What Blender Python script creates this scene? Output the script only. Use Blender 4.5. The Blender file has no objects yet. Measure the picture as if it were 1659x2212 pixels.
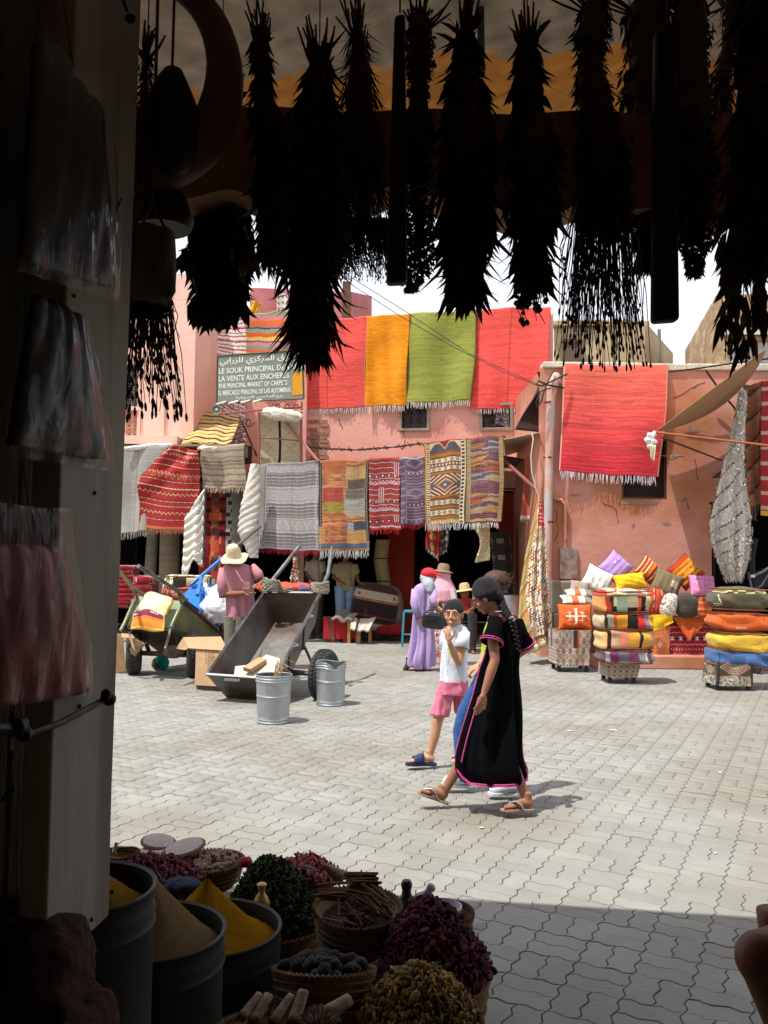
import bpy, bmesh, math, random
import numpy as np
from mathutils import Vector, Matrix
rad = math.radians
S = bpy.context.scene
COL = S.collection
# ---------------------------------------------------------------- camera
F, PITCH, ROLL, EYE = 1920.0, rad(2.9), rad(0.7), 1.64
cp, sp, cr, sr = math.cos(PITCH), math.sin(PITCH), math.cos(ROLL), math.sin(ROLL)
camd = bpy.data.cameras.new('camera'); cam = bpy.data.objects.new('camera', camd); COL.objects.link(cam)
camd.sensor_fit = 'VERTICAL'; camd.sensor_height = 36; camd.lens = 36*F/2212
camd.clip_start = .05; camd.clip_end = 600
Rv, Uv, Bv = (cr, -sr*sp, sr*cp), (-sr, -cr*sp, cr*cp), (0, -cp, -sp)
cam.matrix_world = Matrix(((Rv[0], Uv[0], Bv[0], 0), (Rv[1], Uv[1], Bv[1], 0), (Rv[2], Uv[2], Bv[2], EYE), (0, 0, 0, 1)))
S.camera = cam
# ---------------------------------------------------------------- sky, sun, exposure
SUN_EL, SHX, SHY = rad(67), .82, .57          # shadows fall to the right and a little away
w = bpy.data.worlds.new('World'); S.world = w; w.use_nodes = True
nt = w.node_tree; bg = nt.nodes['Background']; sky = nt.nodes.new('ShaderNodeTexSky')
sky.sky_type = 'NISHITA'; sky.sun_disc = False; sky.sun_elevation = SUN_EL
sky.sun_rotation = math.atan2(-SHX, -SHY); sky.air_density = 1.0; sky.dust_density = 3.0; sky.ozone_density = .6
# summer haze: the clear sky goes over to a pale veil towards the horizon, all the way round
tcw = nt.nodes.new('ShaderNodeTexCoord'); sx = nt.nodes.new('ShaderNodeSeparateXYZ'); nt.links.new(tcw.outputs['Generated'], sx.inputs[0])
hm = nt.nodes.new('ShaderNodeMapRange'); hm.inputs[1].default_value = 0; hm.inputs[2].default_value = .9; hm.inputs[3].default_value = .95; hm.inputs[4].default_value = .35
nt.links.new(sx.outputs[2], hm.inputs[0]); hz = nt.nodes.new('ShaderNodeMix'); hz.data_type = 'RGBA'; nt.links.new(hm.outputs[0], hz.inputs[0])
nt.links.new(sky.outputs[0], hz.inputs[6]); hz.inputs[7].default_value = (9.0, 9.3, 9.7, 1)
nt.links.new(hz.outputs[2], bg.inputs[0]); bg.inputs[1].default_value = .125
sd = bpy.data.lights.new('sun', 'SUN'); sd.energy = 4.6; sd.angle = rad(.5); sd.color = (1, .965, .91)
sun = bpy.data.objects.new('sun', sd); COL.objects.link(sun)
ld = Vector((SHX*math.cos(SUN_EL), SHY*math.cos(SUN_EL), -math.sin(SUN_EL)))
sun.rotation_euler = ld.to_track_quat('-Z', 'Y').to_euler()
S.view_settings.view_transform = 'Standard'; S.view_settings.look = 'None'
S.view_settings.exposure = .24; S.view_settings.gamma = 1; S.view_settings.use_curve_mapping = False
S.cycles.max_bounces = 8; S.cycles.diffuse_bounces = 6; S.cycles.transparent_max_bounces = 12
# ---------------------------------------------------------------- photo-measure helpers (they return points in the place)
def ray(x, y):
    u, v = x-829.5, -(y-1106); u, v = cr*u-sr*v, sr*u+cr*v
    return Vector((u, F*cp-v*sp, v*cp+F*sp))
def at(x, y, Y):                       # point at distance Y in front of the camera
    d = ray(x, y); t = Y/d.y; return Vector((d.x*t, Y, EYE+d.z*t))
def gnd(x, y, z=0):                    # point on the ground (or at height z)
    d = ray(x, y); t = (z-EYE)/d.z; return Vector((d.x*t, d.y*t, z))
def proj(p):
    p = Vector(p)-Vector((0, 0, EYE)); d = -p.dot(Vector(Bv)); return (829.5+F*p.dot(Vector(Rv))/d, 1106-F*p.dot(Vector(Uv))/d)
def crop(x0, y0, s): return lambda x, y: ((x0+x/s)/1.507, (y0+y/s)/1.507)
# ---------------------------------------------------------------- objects
def link(name, me, mat=None, parent=None, kind=None):
    o = bpy.data.objects.new(name, me); COL.objects.link(o)
    if me is not None and mat is not None:
        for m in (mat if isinstance(mat, (list, tuple)) else [mat]): me.materials.append(m)
    if parent is not None: o.parent = parent
    if kind: o['kind'] = kind
    return o
def tag(o, label, cat, group=None):
    o['label'] = label; o['category'] = cat
    if group: o['group'] = group
    return o
def thing(name, label, cat, loc=(0, 0, 0), group=None):
    o = bpy.data.objects.new(name, None); COL.objects.link(o); o.location = loc; o.empty_display_size = .1
    return tag(o, label, cat, group)
def place(ch, root):
    """parent a mesh built in world coordinates to a thing standing at root.location"""
    ch.parent = root; ch.matrix_parent_inverse = Matrix.Translation(-Vector(root.location)); return ch
def lin(c):
    c = np.asarray(c, float); return np.where(c <= .04045, c/12.92, ((c+.055)/1.055)**2.4)
def hx(h):
    return np.array([int(h[i:i+2], 16)/255 for i in (0, 2, 4)])
def L(h, k=1.0): return tuple(lin(hx(h))*k)
def mesh_np(name, V, Fs, mat=None, parent=None, cols=None, smooth=False, mi=None):
    """V (n,3); Fs list of faces or (m,k) array; cols per face (m,3) linear"""
    me = bpy.data.meshes.new(name); V = np.asarray(V, np.float32)
    if isinstance(Fs, np.ndarray):
        m, k = Fs.shape; me.vertices.add(len(V)); me.vertices.foreach_set('co', V.ravel())
        me.loops.add(m*k); me.loops.foreach_set('vertex_index', Fs.ravel().astype(np.int32))
        me.polygons.add(m); me.polygons.foreach_set('loop_start', np.arange(0, m*k, k, dtype=np.int32))
        me.polygons.foreach_set('loop_total', np.full(m, k, np.int32)); me.update(calc_edges=True)
    else:
        me.from_pydata([tuple(map(float, v)) for v in V], [], [tuple(f) for f in Fs]); me.update()
    if cols is not None:
        a = me.attributes.new('Col', 'FLOAT_COLOR', 'FACE'); c = np.ones((len(me.polygons), 4), np.float32)
        c[:, :3] = cols; a.data.foreach_set('color', c.ravel())
    if smooth: me.polygons.foreach_set('use_smooth', np.ones(len(me.polygons), bool))
    if mi is not None: me.polygons.foreach_set('material_index', np.asarray(mi, np.int32))
    return link(name, me, mat, parent)
class MB:
    def __init__(s): s.v = []; s.f = []; s.c = []
    def add(s, vs, fs, col=None):
        n = len(s.v); s.v += [tuple(v) for v in vs]; s.f += [tuple(i+n for i in f) for f in fs]; s.c += [col]*len(fs); return s
    def box(s, c, d, M=None, col=None):
        x, y, z = (i/2 for i in d); c = Vector(c)
        vs = [Vector((a*x, b*y, e*z)) for a in (-1, 1) for b in (-1, 1) for e in (-1, 1)]
        if M is not None: vs = [M @ v for v in vs]
        return s.add([c+v for v in vs], [(0, 1, 3, 2), (4, 6, 7, 5), (0, 4, 5, 1), (2, 3, 7, 6), (0, 2, 6, 4), (1, 5, 7, 3)], col)
    def tube(s, pts, r, n=8, cap=True, col=None, flat=1.0):
        pts = [Vector(p) for p in pts]; rs = r if isinstance(r, (list, tuple)) else [r]*len(pts)
        vs = []; ref = None
        for i, p in enumerate(pts):
            t = (pts[min(i+1, len(pts)-1)]-pts[max(i-1, 0)]).normalized()
            if ref is None: ref = Vector((0, 0, 1)) if abs(t.z) < .9 else Vector((1, 0, 0))
            a = (ref-t*ref.dot(t)).normalized(); b = t.cross(a); ref = a
            for k in range(n):
                an = 2*math.pi*k/n; vs.append(p+a*math.cos(an)*rs[i]*flat+b*math.sin(an)*rs[i])
        fs = []
        for i in range(len(pts)-1):
            for k in range(n):
                k2 = (k+1) % n; fs.append((i*n+k, i*n+k2, (i+1)*n+k2, (i+1)*n+k))
        if cap: fs += [tuple(range(n))[::-1], tuple((len(pts)-1)*n+k for k in range(n))]
        return s.add(vs, fs, col)
    def lathe(s, prof, c=(0, 0, 0), n=20, M=None, col=None, close=False):
        c = Vector(c); vs = []
        for (r, z) in prof:
            for k in range(n):
                an = 2*math.pi*k/n; v = Vector((r*math.cos(an), r*math.sin(an), z)); vs.append(c+(M @ v if M is not None else v))
        fs = []; m = len(prof)
        for i in range(m-1 if not close else m):
            j = (i+1) % m
            for k in range(n):
                k2 = (k+1) % n; fs.append((i*n+k, i*n+k2, j*n+k2, j*n+k))
        return s.add(vs, fs, col)
    def quadslab(s, q, t, col=None):
        """thick panel from four corner points, thickness t along its normal"""
        q = [Vector(p) for p in q]; nrm = ((q[2]-q[0]).cross(q[3]-q[1])).normalized()*t
        return s.add(q+[p+nrm for p in q], [(0, 1, 2, 3), (7, 6, 5, 4), (0, 4, 5, 1), (1, 5, 6, 2), (2, 6, 7, 3), (3, 7, 4, 0)], col)
    def ell(s, c, r, n=10, m=7, M=None, col=None):
        c = Vector(c); vs = []; fs = []
        r = (r, r, r) if not isinstance(r, (tuple, list)) else r
        vs.append(Vector((0, 0, r[2])))
        for i in range(1, m):
            ph = math.pi*i/m
            for k in range(n):
                an = 2*math.pi*k/n; vs.append(Vector((r[0]*math.sin(ph)*math.cos(an), r[1]*math.sin(ph)*math.sin(an), r[2]*math.cos(ph))))
        vs.append(Vector((0, 0, -r[2]))); e = len(vs)-1
        for k in range(n): fs.append((0, 1+k, 1+(k+1) % n)); fs.append((e, e-n+(k+1) % n, e-n+k))
        for i in range(m-2):
            for k in range(n):
                k2 = (k+1) % n; fs.append((1+i*n+k, 1+(i+1)*n+k, 1+(i+1)*n+k2, 1+i*n+k2))
        if M is not None: vs = [M @ v for v in vs]
        return s.add([c+v for v in vs], fs, col)
    def build(s, name, mat=None, parent=None, smooth=False, bevel=0, fix=True):
        me = bpy.data.meshes.new(name); me.from_pydata(s.v, [], s.f)
        if fix:
            bm = bmesh.new(); bm.from_mesh(me); bm.faces.ensure_lookup_table(); bmesh.ops.recalc_face_normals(bm, faces=bm.faces); bm.to_mesh(me); bm.free()
        if any(c is not None for c in s.c):
            a = me.attributes.new('Col', 'FLOAT_COLOR', 'FACE'); c = np.ones((len(me.polygons), 4), np.float32)
            c[:, :3] = [cc if cc is not None else (.5, .5, .5) for cc in s.c]; a.data.foreach_set('color', c.ravel())
        if smooth:
            me.polygons.foreach_set('use_smooth', np.ones(len(me.polygons), bool))
        o = link(name, me, mat)
        if parent is not None: place(o, parent)
        if smooth and smooth != 'all':
            me.set_sharp_from_angle(angle=rad(45))
        if bevel:
            b = o.modifiers.new('bevel', 'BEVEL'); b.width = bevel; b.segments = 2; b.limit_method = 'ANGLE'
        return o
def orient(fwd, up=(0, 0, 1)):
    """matrix whose columns are right, forward, up"""
    f = Vector(fwd).normalized(); r = f.cross(Vector(up)).normalized(); u = r.cross(f)
    return Matrix((r, f, u)).transposed()
# ---------------------------------------------------------------- materials
def mat(name, col, rough=.8, metal=0, var=.25, scale=6, bump=.15, bscale=None, spec=.3, stretch=(1, 1, 1), col2=None, blot=None, trans=0, coords='Object', sheen=0, sharp=0, emit=None):
    m = bpy.data.materials.new(name); m.use_nodes = True; n = m.node_tree.nodes; l = m.node_tree.links
    b = n['Principled BSDF']; b.inputs['Roughness'].default_value = rough; b.inputs['Metallic'].default_value = metal
    b.inputs['Specular IOR Level'].default_value = spec
    if sheen: b.inputs['Sheen Weight'].default_value = sheen
    if trans: b.inputs['Transmission Weight'].default_value = trans
    tc = n.new('ShaderNodeTexCoord'); mp = n.new('ShaderNodeMapping'); mp.inputs['Scale'].default_value = stretch
    l.new(n.new('ShaderNodeNewGeometry').outputs['Position'] if coords == 'World' else tc.outputs[coords], mp.inputs[0])
    if col == 'Col':
        a = n.new('ShaderNodeAttribute'); a.attribute_name = 'Col'; src = a.outputs['Color']
    else:
        r = n.new('ShaderNodeRGB'); r.outputs[0].default_value = (*col, 1); src = r.outputs[0]
    if coords == 'World':                    # each paver has its own tone
        ta = n.new('ShaderNodeAttribute'); ta.attribute_name = 'tone'; oi = n.new('ShaderNodeObjectInfo'); ad = n.new('ShaderNodeMath'); ad.operation = 'ADD'; l.new(ta.outputs['Fac'], ad.inputs[0]); l.new(oi.outputs['Random'], ad.inputs[1])
        fr_ = n.new('ShaderNodeMath'); fr_.operation = 'FRACT'; l.new(ad.outputs[0], fr_.inputs[0]); tr_ = n.new('ShaderNodeMapRange'); tr_.inputs[3].default_value = .92; tr_.inputs[4].default_value = 1.07; l.new(fr_.outputs[0], tr_.inputs[0])
        vs_ = n.new('ShaderNodeVectorMath'); vs_.operation = 'SCALE'; l.new(src, vs_.inputs[0]); l.new(tr_.outputs[0], vs_.inputs['Scale']); src = vs_.outputs[0]
    no = n.new('ShaderNodeTexNoise'); no.inputs['Scale'].default_value = scale; no.inputs['Detail'].default_value = 6
    no.inputs['Roughness'].default_value = .65; l.new(mp.outputs[0], no.inputs['Vector'])
    if col2 is not None:                     # big patches of a second colour (stains, repaints)
        nb = n.new('ShaderNodeTexNoise'); nb.inputs['Scale'].default_value = blot or scale*.3; nb.inputs['Detail'].default_value = 5
        l.new(mp.outputs[0], nb.inputs['Vector'])
        rp = n.new('ShaderNodeMapRange'); rp.inputs[1].default_value = .47-sharp*0; rp.inputs[2].default_value = .62 if not sharp else .5
        l.new(nb.outputs[0], rp.inputs[0]); mx = n.new('ShaderNodeMix'); mx.data_type = 'RGBA'
        l.new(rp.outputs[0], mx.inputs[0]); l.new(src, mx.inputs[6]); mx.inputs[7].default_value = (*col2, 1); src = mx.outputs[2]
    mr = n.new('ShaderNodeMapRange'); mr.inputs[1].default_value = .25; mr.inputs[2].default_value = .75
    mr.inputs[3].default_value = 1-var; mr.inputs[4].default_value = 1+var; l.new(no.outputs[0], mr.inputs[0])
    vm = n.new('ShaderNodeVectorMath'); vm.operation = 'MULTIPLY'; l.new(src, vm.inputs[0])
    cb = n.new('ShaderNodeCombineXYZ'); [l.new(mr.outputs[0], cb.inputs[i]) for i in range(3)]; l.new(cb.outputs[0], vm.inputs[1])
    l.new(vm.outputs[0], b.inputs['Base Color'])
    if bump:
        nb2 = n.new('ShaderNodeTexNoise'); nb2.inputs['Scale'].default_value = bscale or scale*6; nb2.inputs['Detail'].default_value = 4
        l.new(mp.outputs[0], nb2.inputs['Vector'])
        bp = n.new('ShaderNodeBump'); bp.inputs['Strength'].default_value = min(1, bump*2); bp.inputs['Distance'].default_value = .01
        l.new(nb2.outputs[0], bp.inputs['Height']); l.new(bp.outputs[0], b.inputs['Normal'])
    if rough < .6:
        rr = n.new('ShaderNodeMapRange'); rr.inputs[3].default_value = max(.03, rough-.12); rr.inputs[4].default_value = rough+.18
        l.new(no.outputs[0], rr.inputs[0]); l.new(rr.outputs[0], b.inputs['Roughness'])
    return m
RN = np.random.RandomState(7); random.seed(5)
def R(a, b): return random.uniform(a, b)
M_WOV = mat('woven_fabric', 'Col', .95, var=.16, scale=55, bump=.35, bscale=160, spec=.1, sheen=.15)
M_COL = mat('coloured_surface', 'Col', .8, var=.15, scale=25, bump=.15, spec=.25)
def FB(name, h, k=1., var=.12, scale=14): return mat(name, L(h, k), .92, var=var, scale=scale, bump=.25, bscale=90, spec=.1, sheen=.1)
# ---------------------------------------------------------------- cloth with a woven pattern
def fbm1(x, seed, k=4):
    r = np.random.RandomState(seed); out = 0
    for i in range(k): out = out+np.sin(x*(2.0**i)*r.uniform(.7, 1.3)*3+r.uniform(0, 6.28))/(1.6**i)
    return out/2
def sheet(name, q, nu, nv, cf, m=None, parent=None, disp=None, thick=.012, warp=None, smooth=True):
    """cloth between four corners q = TL,TR,BR,BL; cf(U,V) -> sRGB (n,3); disp(U,V) -> metres along the normal"""
    q = [np.array(p, float) for p in q]
    u = np.linspace(0, 1, nu+1); v = np.linspace(0, 1, nv+1); U, V = np.meshgrid(u, v)
    Ue = U; Ve = V
    P = ((1-Ue)*(1-Ve))[..., None]*q[0]+(Ue*(1-Ve))[..., None]*q[1]+(Ue*Ve)[..., None]*q[2]+((1-Ue)*Ve)[..., None]*q[3]
    nrm = np.cross(q[1]-q[0], q[3]-q[0]); nrm /= np.linalg.norm(nrm)
    if nrm[1] > 0: nrm = -nrm
    ax = (q[1]-q[0])/np.linalg.norm(q[1]-q[0])
    if disp is not None: P = P+disp(U, V)[..., None]*nrm
    if warp is not None:
        wx, wz = warp(U, V); P = P+wx[..., None]*ax; P[..., 2] += wz
    i = np.arange(nv)[:, None]*(nu+1)+np.arange(nu)[None]
    Fs = np.stack([i, i+nu+1, i+nu+2, i+1], -1).reshape(-1, 4)
    fu = ((np.arange(nu)+.5)/nu)[None].repeat(nv, 0).ravel(); fv = ((np.arange(nv)+.5)/nv)[:, None].repeat(nu, 1).ravel()
    c = lin(np.clip(cf(fu, fv), 0, 1))
    o = mesh_np(name, P.reshape(-1, 3), Fs, m or M_WOV, None, c, smooth)
    if thick:
        s = o.modifiers.new('thick', 'SOLIDIFY'); s.thickness = thick; s.offset = 0
    if parent is not None: place(o, parent)
    return o, P
def fringe(line, length, col, parent, name='fringe', n=None, wid=.012, out=(0, -1, 0), jit=.3):
    """strands of a fringe hanging from a polyline"""
    line = [np.array(p, float) for p in line]; d = [0]
    for a, b in zip(line, line[1:]): d.append(d[-1]+np.linalg.norm(b-a))
    n = n or max(4, int(d[-1]/(wid*1.25))); V = []; Fs = []
    for k in range(n):
        t = min(max((k+R(-.5, 1.5))/n, 0), .999)*d[-1]; j = min(len(line)-2, int(np.searchsorted(d, t)-1)); j = max(j, 0)
        a = line[j]+(line[j+1]-line[j])*((t-d[j])/(d[j+1]-d[j]+1e-9)); ax = (line[j+1]-line[j]); ax = ax/np.linalg.norm(ax)
        ln = length*R(1-jit, 1.1); sw = R(-.25, .25)*length; w0 = wid*R(.6, 1.1)/2; o_ = np.array(out, float)*R(-.01, .02)
        p0 = a+np.array((0, 0, .006)); p1 = a+ax*sw*.4+o_+np.array((0, 0, -ln*.5)); p2 = a+ax*sw+o_*.5+np.array((0, 0, -ln)); b = len(V)
        th = np.array(out, float)*w0
        for p, ww in ((p0, w0), (p1, w0*.9), (p2, w0*.6)): V += [p-ax*ww, p+ax*ww, p+th]
        for s in (0, 3): Fs += [(b+s, b+s+3, b+s+4, b+s+1), (b+s+1, b+s+4, b+s+5, b+s+2), (b+s+2, b+s+5, b+s+3, b+s)]
    o = mesh_np(name, np.array(V), np.array(Fs), M_COL, None, np.array([lin(hx(col))*(1)*np.ones(3) for _ in Fs])*RN.uniform(.75, 1.1, (len(Fs), 1)))
    o['kind'] = 'stuff'; place(o, parent); return o
# pattern pieces
def full(U, h): return np.ones((len(U), 3))*hx(h)
def put(C, mask, h): C[mask] = hx(h) if isinstance(h, str) else h
def bands(V, stops):
    """stops: list of (v_end, hex)"""
    e = np.array([s[0] for s in stops]); c = np.array([hx(s[1]) for s in stops]); return c[np.clip(np.searchsorted(e, V), 0, len(c)-1)]
def tri(x): return 2*np.abs((x % 1)-.5)
def zig(C, U, V, v0, amp, per, th, h, ph=0): put(C, np.abs(V-(v0+amp*(tri(U/per+ph)-.5))) < th, h)
def dia(U, V, cu, cv, ru, rv): return np.abs(U-cu)/ru+np.abs(V-cv)/rv
def nz(C, a=.05, seed=1):
    return C*(1+np.random.RandomState(seed).uniform(-a, a, (len(C), 1)))
def slub(C, U, V, nv, a=.1, seed=3):
    """weft rows of slightly different shade"""
    r = np.random.RandomState(seed); k = (V*nv).astype(int); row = r.uniform(-a, a, nv+2)
    seg = r.uniform(-a, a, (nv+2, 9)); return C*(1+row[k]*.6+seg[k, np.clip(((U+.07*np.sin(k*2.4))*8).astype(int), 0, 8)]*.7)[:, None]
# ================================================================ THE SETTING
def wallface(name, p0, ax, xs, zs, holes, depth, m, parent=None, kind=None, jag=None, nx=1):
    """front face of a wall with real recessed openings. p0 (x,y) plan origin, ax unit plan direction, holes = set of (i,j) cells"""
    p0 = np.array((p0[0], p0[1], 0.)); a = np.array((ax[0], ax[1], 0.)); nrm = np.array((ax[1], -ax[0], 0.))
    if nrm[1] > 0: nrm = -nrm
    mb = MB()
    def P(s, z, d=0): return p0+a*s+np.array((0, 0, z))-nrm*d
    for i in range(len(xs)-1):
        for j in range(len(zs)-1):
            x0, x1, z0, z1 = xs[i], xs[i+1], zs[j], zs[j+1]
            if (i, j) in holes:
                for (aa, bb) in (((x0, z0), (x1, z0)), ((x1, z0), (x1, z1)), ((x1, z1), (x0, z1)), ((x0, z1), (x0, z0))):
                    mb.add([P(*aa), P(*bb), P(*bb, depth), P(*aa, depth)], [(0, 1, 2, 3)])
            else: mb.add([P(x0, z0), P(x1, z0), P(x1, z1), P(x0, z1)], [(0, 1, 2, 3)])
    o = mb.build(name, m, parent)
    if kind: o['kind'] = kind
    return o
class Plane:
    def __init__(s, x, Y, dx, dy):
        n = math.hypot(dx, dy); s.a = Vector((dx/n, dy/n, 0)); s.n = Vector((dy/n, -dx/n, 0)); s.p = Vector((at(x, 1203, Y).x, Y, 0))
        if s.n.y > 0: s.n = -s.n
    def pt(s, x, y, off=0):               # pixel -> point on the plane, off metres in front of it
        d = ray(x, y); o = Vector((0, 0, EYE)); q = s.p+s.n*off; t = (q-o).dot(s.n)/d.dot(s.n); return o+d*t
    def sz(s, x, y, off=0):
        q = s.pt(x, y, off); return (q-s.p).dot(s.a), q.z
    def w(s, u, z, off=0): return s.p+s.a*u+s.n*off+Vector((0, 0, z))
M_JOINT = mat('joint_sand', L('978a76', .6), .95, var=.25, scale=3, bump=.2)
M_PAVER = mat('paver_concrete', L('a9a8a0', .70), .85, var=.15, scale=2.2, bump=.25, bscale=60, col2=L('a59f92', .62), blot=.5, coords='World')
def plaster(name, h, k, h2, k2, **kw): return mat(name, L(h, k), .93, var=.1, scale=1.3, bump=.35, bscale=9, col2=L(h2, k2), spec=.1, **kw)
M_PINK = plaster('pink_plaster', 'ecae9e', .9, 'e69e8c', .88, blot=.5)
M_PINKL = plaster('pale_pink_plaster', 'f2c6b4', .9, 'efbca4', .86, blot=.6)
M_TERR = plaster('terracotta_plaster', 'dc9c8a', .84, 'c98460', .72, blot=.55)
M_TAN = plaster('tan_plaster', 'cdb894', .75, 'b9a181', .7, blot=.5)
M_CONC = plaster('bare_cement', 'b5aa98', .7, 'a59784', .62, blot=1.2)
M_ROSE = plaster('rose_plaster', 'd98c8c', .8, 'd08080', .75, blot=.6)
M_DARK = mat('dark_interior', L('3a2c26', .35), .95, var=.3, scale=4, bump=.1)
M_WOOD = mat('brown_wood', L('7a5a40', .7), .8, var=.3, scale=5, stretch=(6, 6, 1), bump=.3)
M_STEEL = mat('grey_painted_steel', L('7d8284', .8), .45, metal=.55, var=.25, scale=7, bump=.1, col2=L('6b5a4c', .8), blot=4)
M_IRON = mat('wrought_iron', L('5b3a30', .7), .6, metal=.3, var=.2, scale=10)
M_CABLE = mat('black_cable', L('2a2724', 1), .6, var=.1)
# ---- pavement: every unit is an S-edged interlocking paver in basket weave, as measured in the photo
TH, GX, GY, MOD = -.457276, -4.08534, 15.49279, 1.64/7.33
cth, sth = math.cos(TH), math.sin(TH)
def grid2w(u, v):                       # module coordinates -> ground (numpy)
    u = (u+GX)*MOD; v = (v+GY)*MOD; return u*cth-v*sth, u*sth+v*cth
WV = .04
def wav(t):                              # edge wave, period half a module
    t = (t*2) % 1; return WV*np.interp(t, [0, .3, .7, 1], [0, 1, -1, 0])
def paver_outline(i, j, which):
    """which 0/1; horizontal pair if (i+j) even. outline in module coords, counter-clockwise"""
    if (i+j) % 2 == 0: x0, x1, y0, y1 = 0, 1, which*.5, which*.5+.5
    else: x0, x1, y0, y1 = which*.5, which*.5+.5, 0, 1
    pts = []
    ks = [0, .15, .35]
    def hx_(y, xa, xb):
        n = int(round(abs(xb-xa)*2)); s = 1 if xb > xa else -1; o = []
        for q in range(n):
            for k in ks:
                k2 = k; x = xa+s*(q*.5+k2); o.append((x, y+wav(np.array(x))))
        return o
    def vy_(x, ya, yb):
        n = int(round(abs(yb-ya)*2)); s = 1 if yb > ya else -1; o = []
        for q in range(n):
            for k in ks: y = ya+s*(q*.5+k); o.append((x+wav(np.array(y)), y))
        return o
    pts = hx_(y0, x0, x1)+vy_(x1, y0, y1)+hx_(y1, x1, x0)+vy_(x0, y1, y0)
    P = np.array(pts, float); c = P.mean(0)
    # inset for the joint and chamfer
    def inset(P, d):
        n = len(P); Q = P.copy()
        for k in range(n):
            a, b, e = P[k-1], P[k], P[(k+1) % n]; t = (e-a); t /= np.linalg.norm(t)+1e-9; Q[k] = b+np.array((-t[1], t[0]))*d
        return Q
    return c, inset(P, .011), inset(P, .021)
base = MB().add([(-70, -12, -.014), (70, -12, -.014), (70, 110, -.014), (-70, 110, -.014)], [(0, 1, 2, 3)]).build('pavement', M_JOINT)
base['kind'] = 'structure'
protos = {}
for par in (0, 1):
    for wh in (0, 1):
        c, A, B = paver_outline(0, par, wh); n = len(A)
        V = np.vstack([np.c_[A, np.full(n, -.014)], np.c_[A, np.full(n, -.002)], np.c_[B, np.zeros(n)]])
        V[:, :2] -= c
        x, y = V[:, 0]*MOD, V[:, 1]*MOD; Vw = np.c_[x*cth-y*sth, x*sth+y*cth, V[:, 2]]
        protos[par, wh] = (c, Vw, n)
cells = []
for i in range(-75, 90):
    for j in range(-45, 95):
        X, Y = grid2w(i+.5, j+.5)
        if not (1.0 < Y < 19.4 and abs(X) < 2.2+.52*Y): continue
        cells.append((i, j))
near = []
for (i, j) in cells:
    par = (i+j) % 2
    for wh in (0, 1):
        c = protos[par, wh][0]; X, Y = grid2w(i+c[0], j+c[1]); px, py = proj((X, Y, 0))
        vis = -30 < px < 1690 and py < 2240 and not (px < 1010 and py > 1850+.12*(px-250)) and px > 235
        near.append((Y if vis else 99+Y, i, j, wh, X, Y))
near.sort()
pm = {}
for par in (0, 1):
    for wh in (0, 1):
        c, V, n = protos[par, wh]
        Fs = [tuple(range(2*n, 3*n))]+[(k, (k+1) % n, n+(k+1) % n, n+k) for k in range(n)]+[(n+k, n+(k+1) % n, 2*n+(k+1) % n, 2*n+k) for k in range(n)]
        me = bpy.data.meshes.new('paver'); me.from_pydata([tuple(v) for v in V], [], Fs); me.update(); me.materials.append(M_PAVER); pm[par, wh] = me
first = {}
NP = 296
for (_, i, j, wh, X, Y) in near[:NP]:
    o = bpy.data.objects.new('paver', pm[(i+j) % 2, wh]); COL.objects.link(o); o.parent = base; o.location = (X, Y, R(-.0015, .0015))
    o.rotation_euler = (R(-.006, .006), R(-.006, .006), 0)
AV = []; AF = []; off = 0; tops = []
bulk = {k: [] for k in protos}
for (_, i, j, wh, X, Y) in near[NP:]: bulk[(i+j) % 2, wh].append((X, Y))
for k, lst in bulk.items():
    c, V, n = protos[k]; pts = np.array(lst); m = len(pts)
    z = RN.uniform(-.0015, .0015, m); VV = V[None]+np.c_[pts, z][:, None, :]; VV = VV[:, n:, :]           # chamfer ring + top
    q = np.array([(a, (a+1) % n, n+(a+1) % n, n+a) for a in range(n)]); 
    AV.append((VV.reshape(-1, 3), q, n, m, RN.uniform(0, 1, m)))
# side quads as one mesh, tops as n-gons
me = bpy.data.meshes.new('paver_field'); vs = np.concatenate([a[0] for a in AV]); loops = []; ls = []; lt = []; o0 = 0; pos = 0
tones = []
for (VV, q, n, m, tn_) in AV:
    tones += [np.repeat(tn_, n), tn_]
    idx = (np.arange(m)*2*n)[:, None, None]+q[None]+o0; idx = idx.reshape(-1, 4)
    loops.append(idx.ravel()); ls.append(pos+np.arange(0, len(idx)*4, 4)); lt.append(np.full(len(idx), 4)); pos += len(idx)*4
    t = (np.arange(m)*2*n)[:, None]+np.arange(n, 2*n)[None]+o0
    loops.append(t.ravel()); ls.append(pos+np.arange(0, m*n, n)); lt.append(np.full(m, n)); pos += m*n; o0 += m*2*n
loops = np.concatenate(loops).astype(np.int32); ls = np.concatenate(ls).astype(np.int32); lt = np.concatenate(lt).astype(np.int32)
me.vertices.add(len(vs)); me.vertices.foreach_set('co', vs.astype(np.float32).ravel()); me.loops.add(len(loops)); me.loops.foreach_set('vertex_index', loops)
me.polygons.add(len(ls)); me.polygons.foreach_set('loop_start', ls); me.polygons.foreach_set('loop_total', lt); me.update(calc_edges=True)
ta_ = me.attributes.new('tone', 'FLOAT', 'FACE'); ta_.data.foreach_set('value', np.concatenate(tones).astype(np.float32))
link('paver_field', me, M_PAVER, base, 'stuff')

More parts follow.
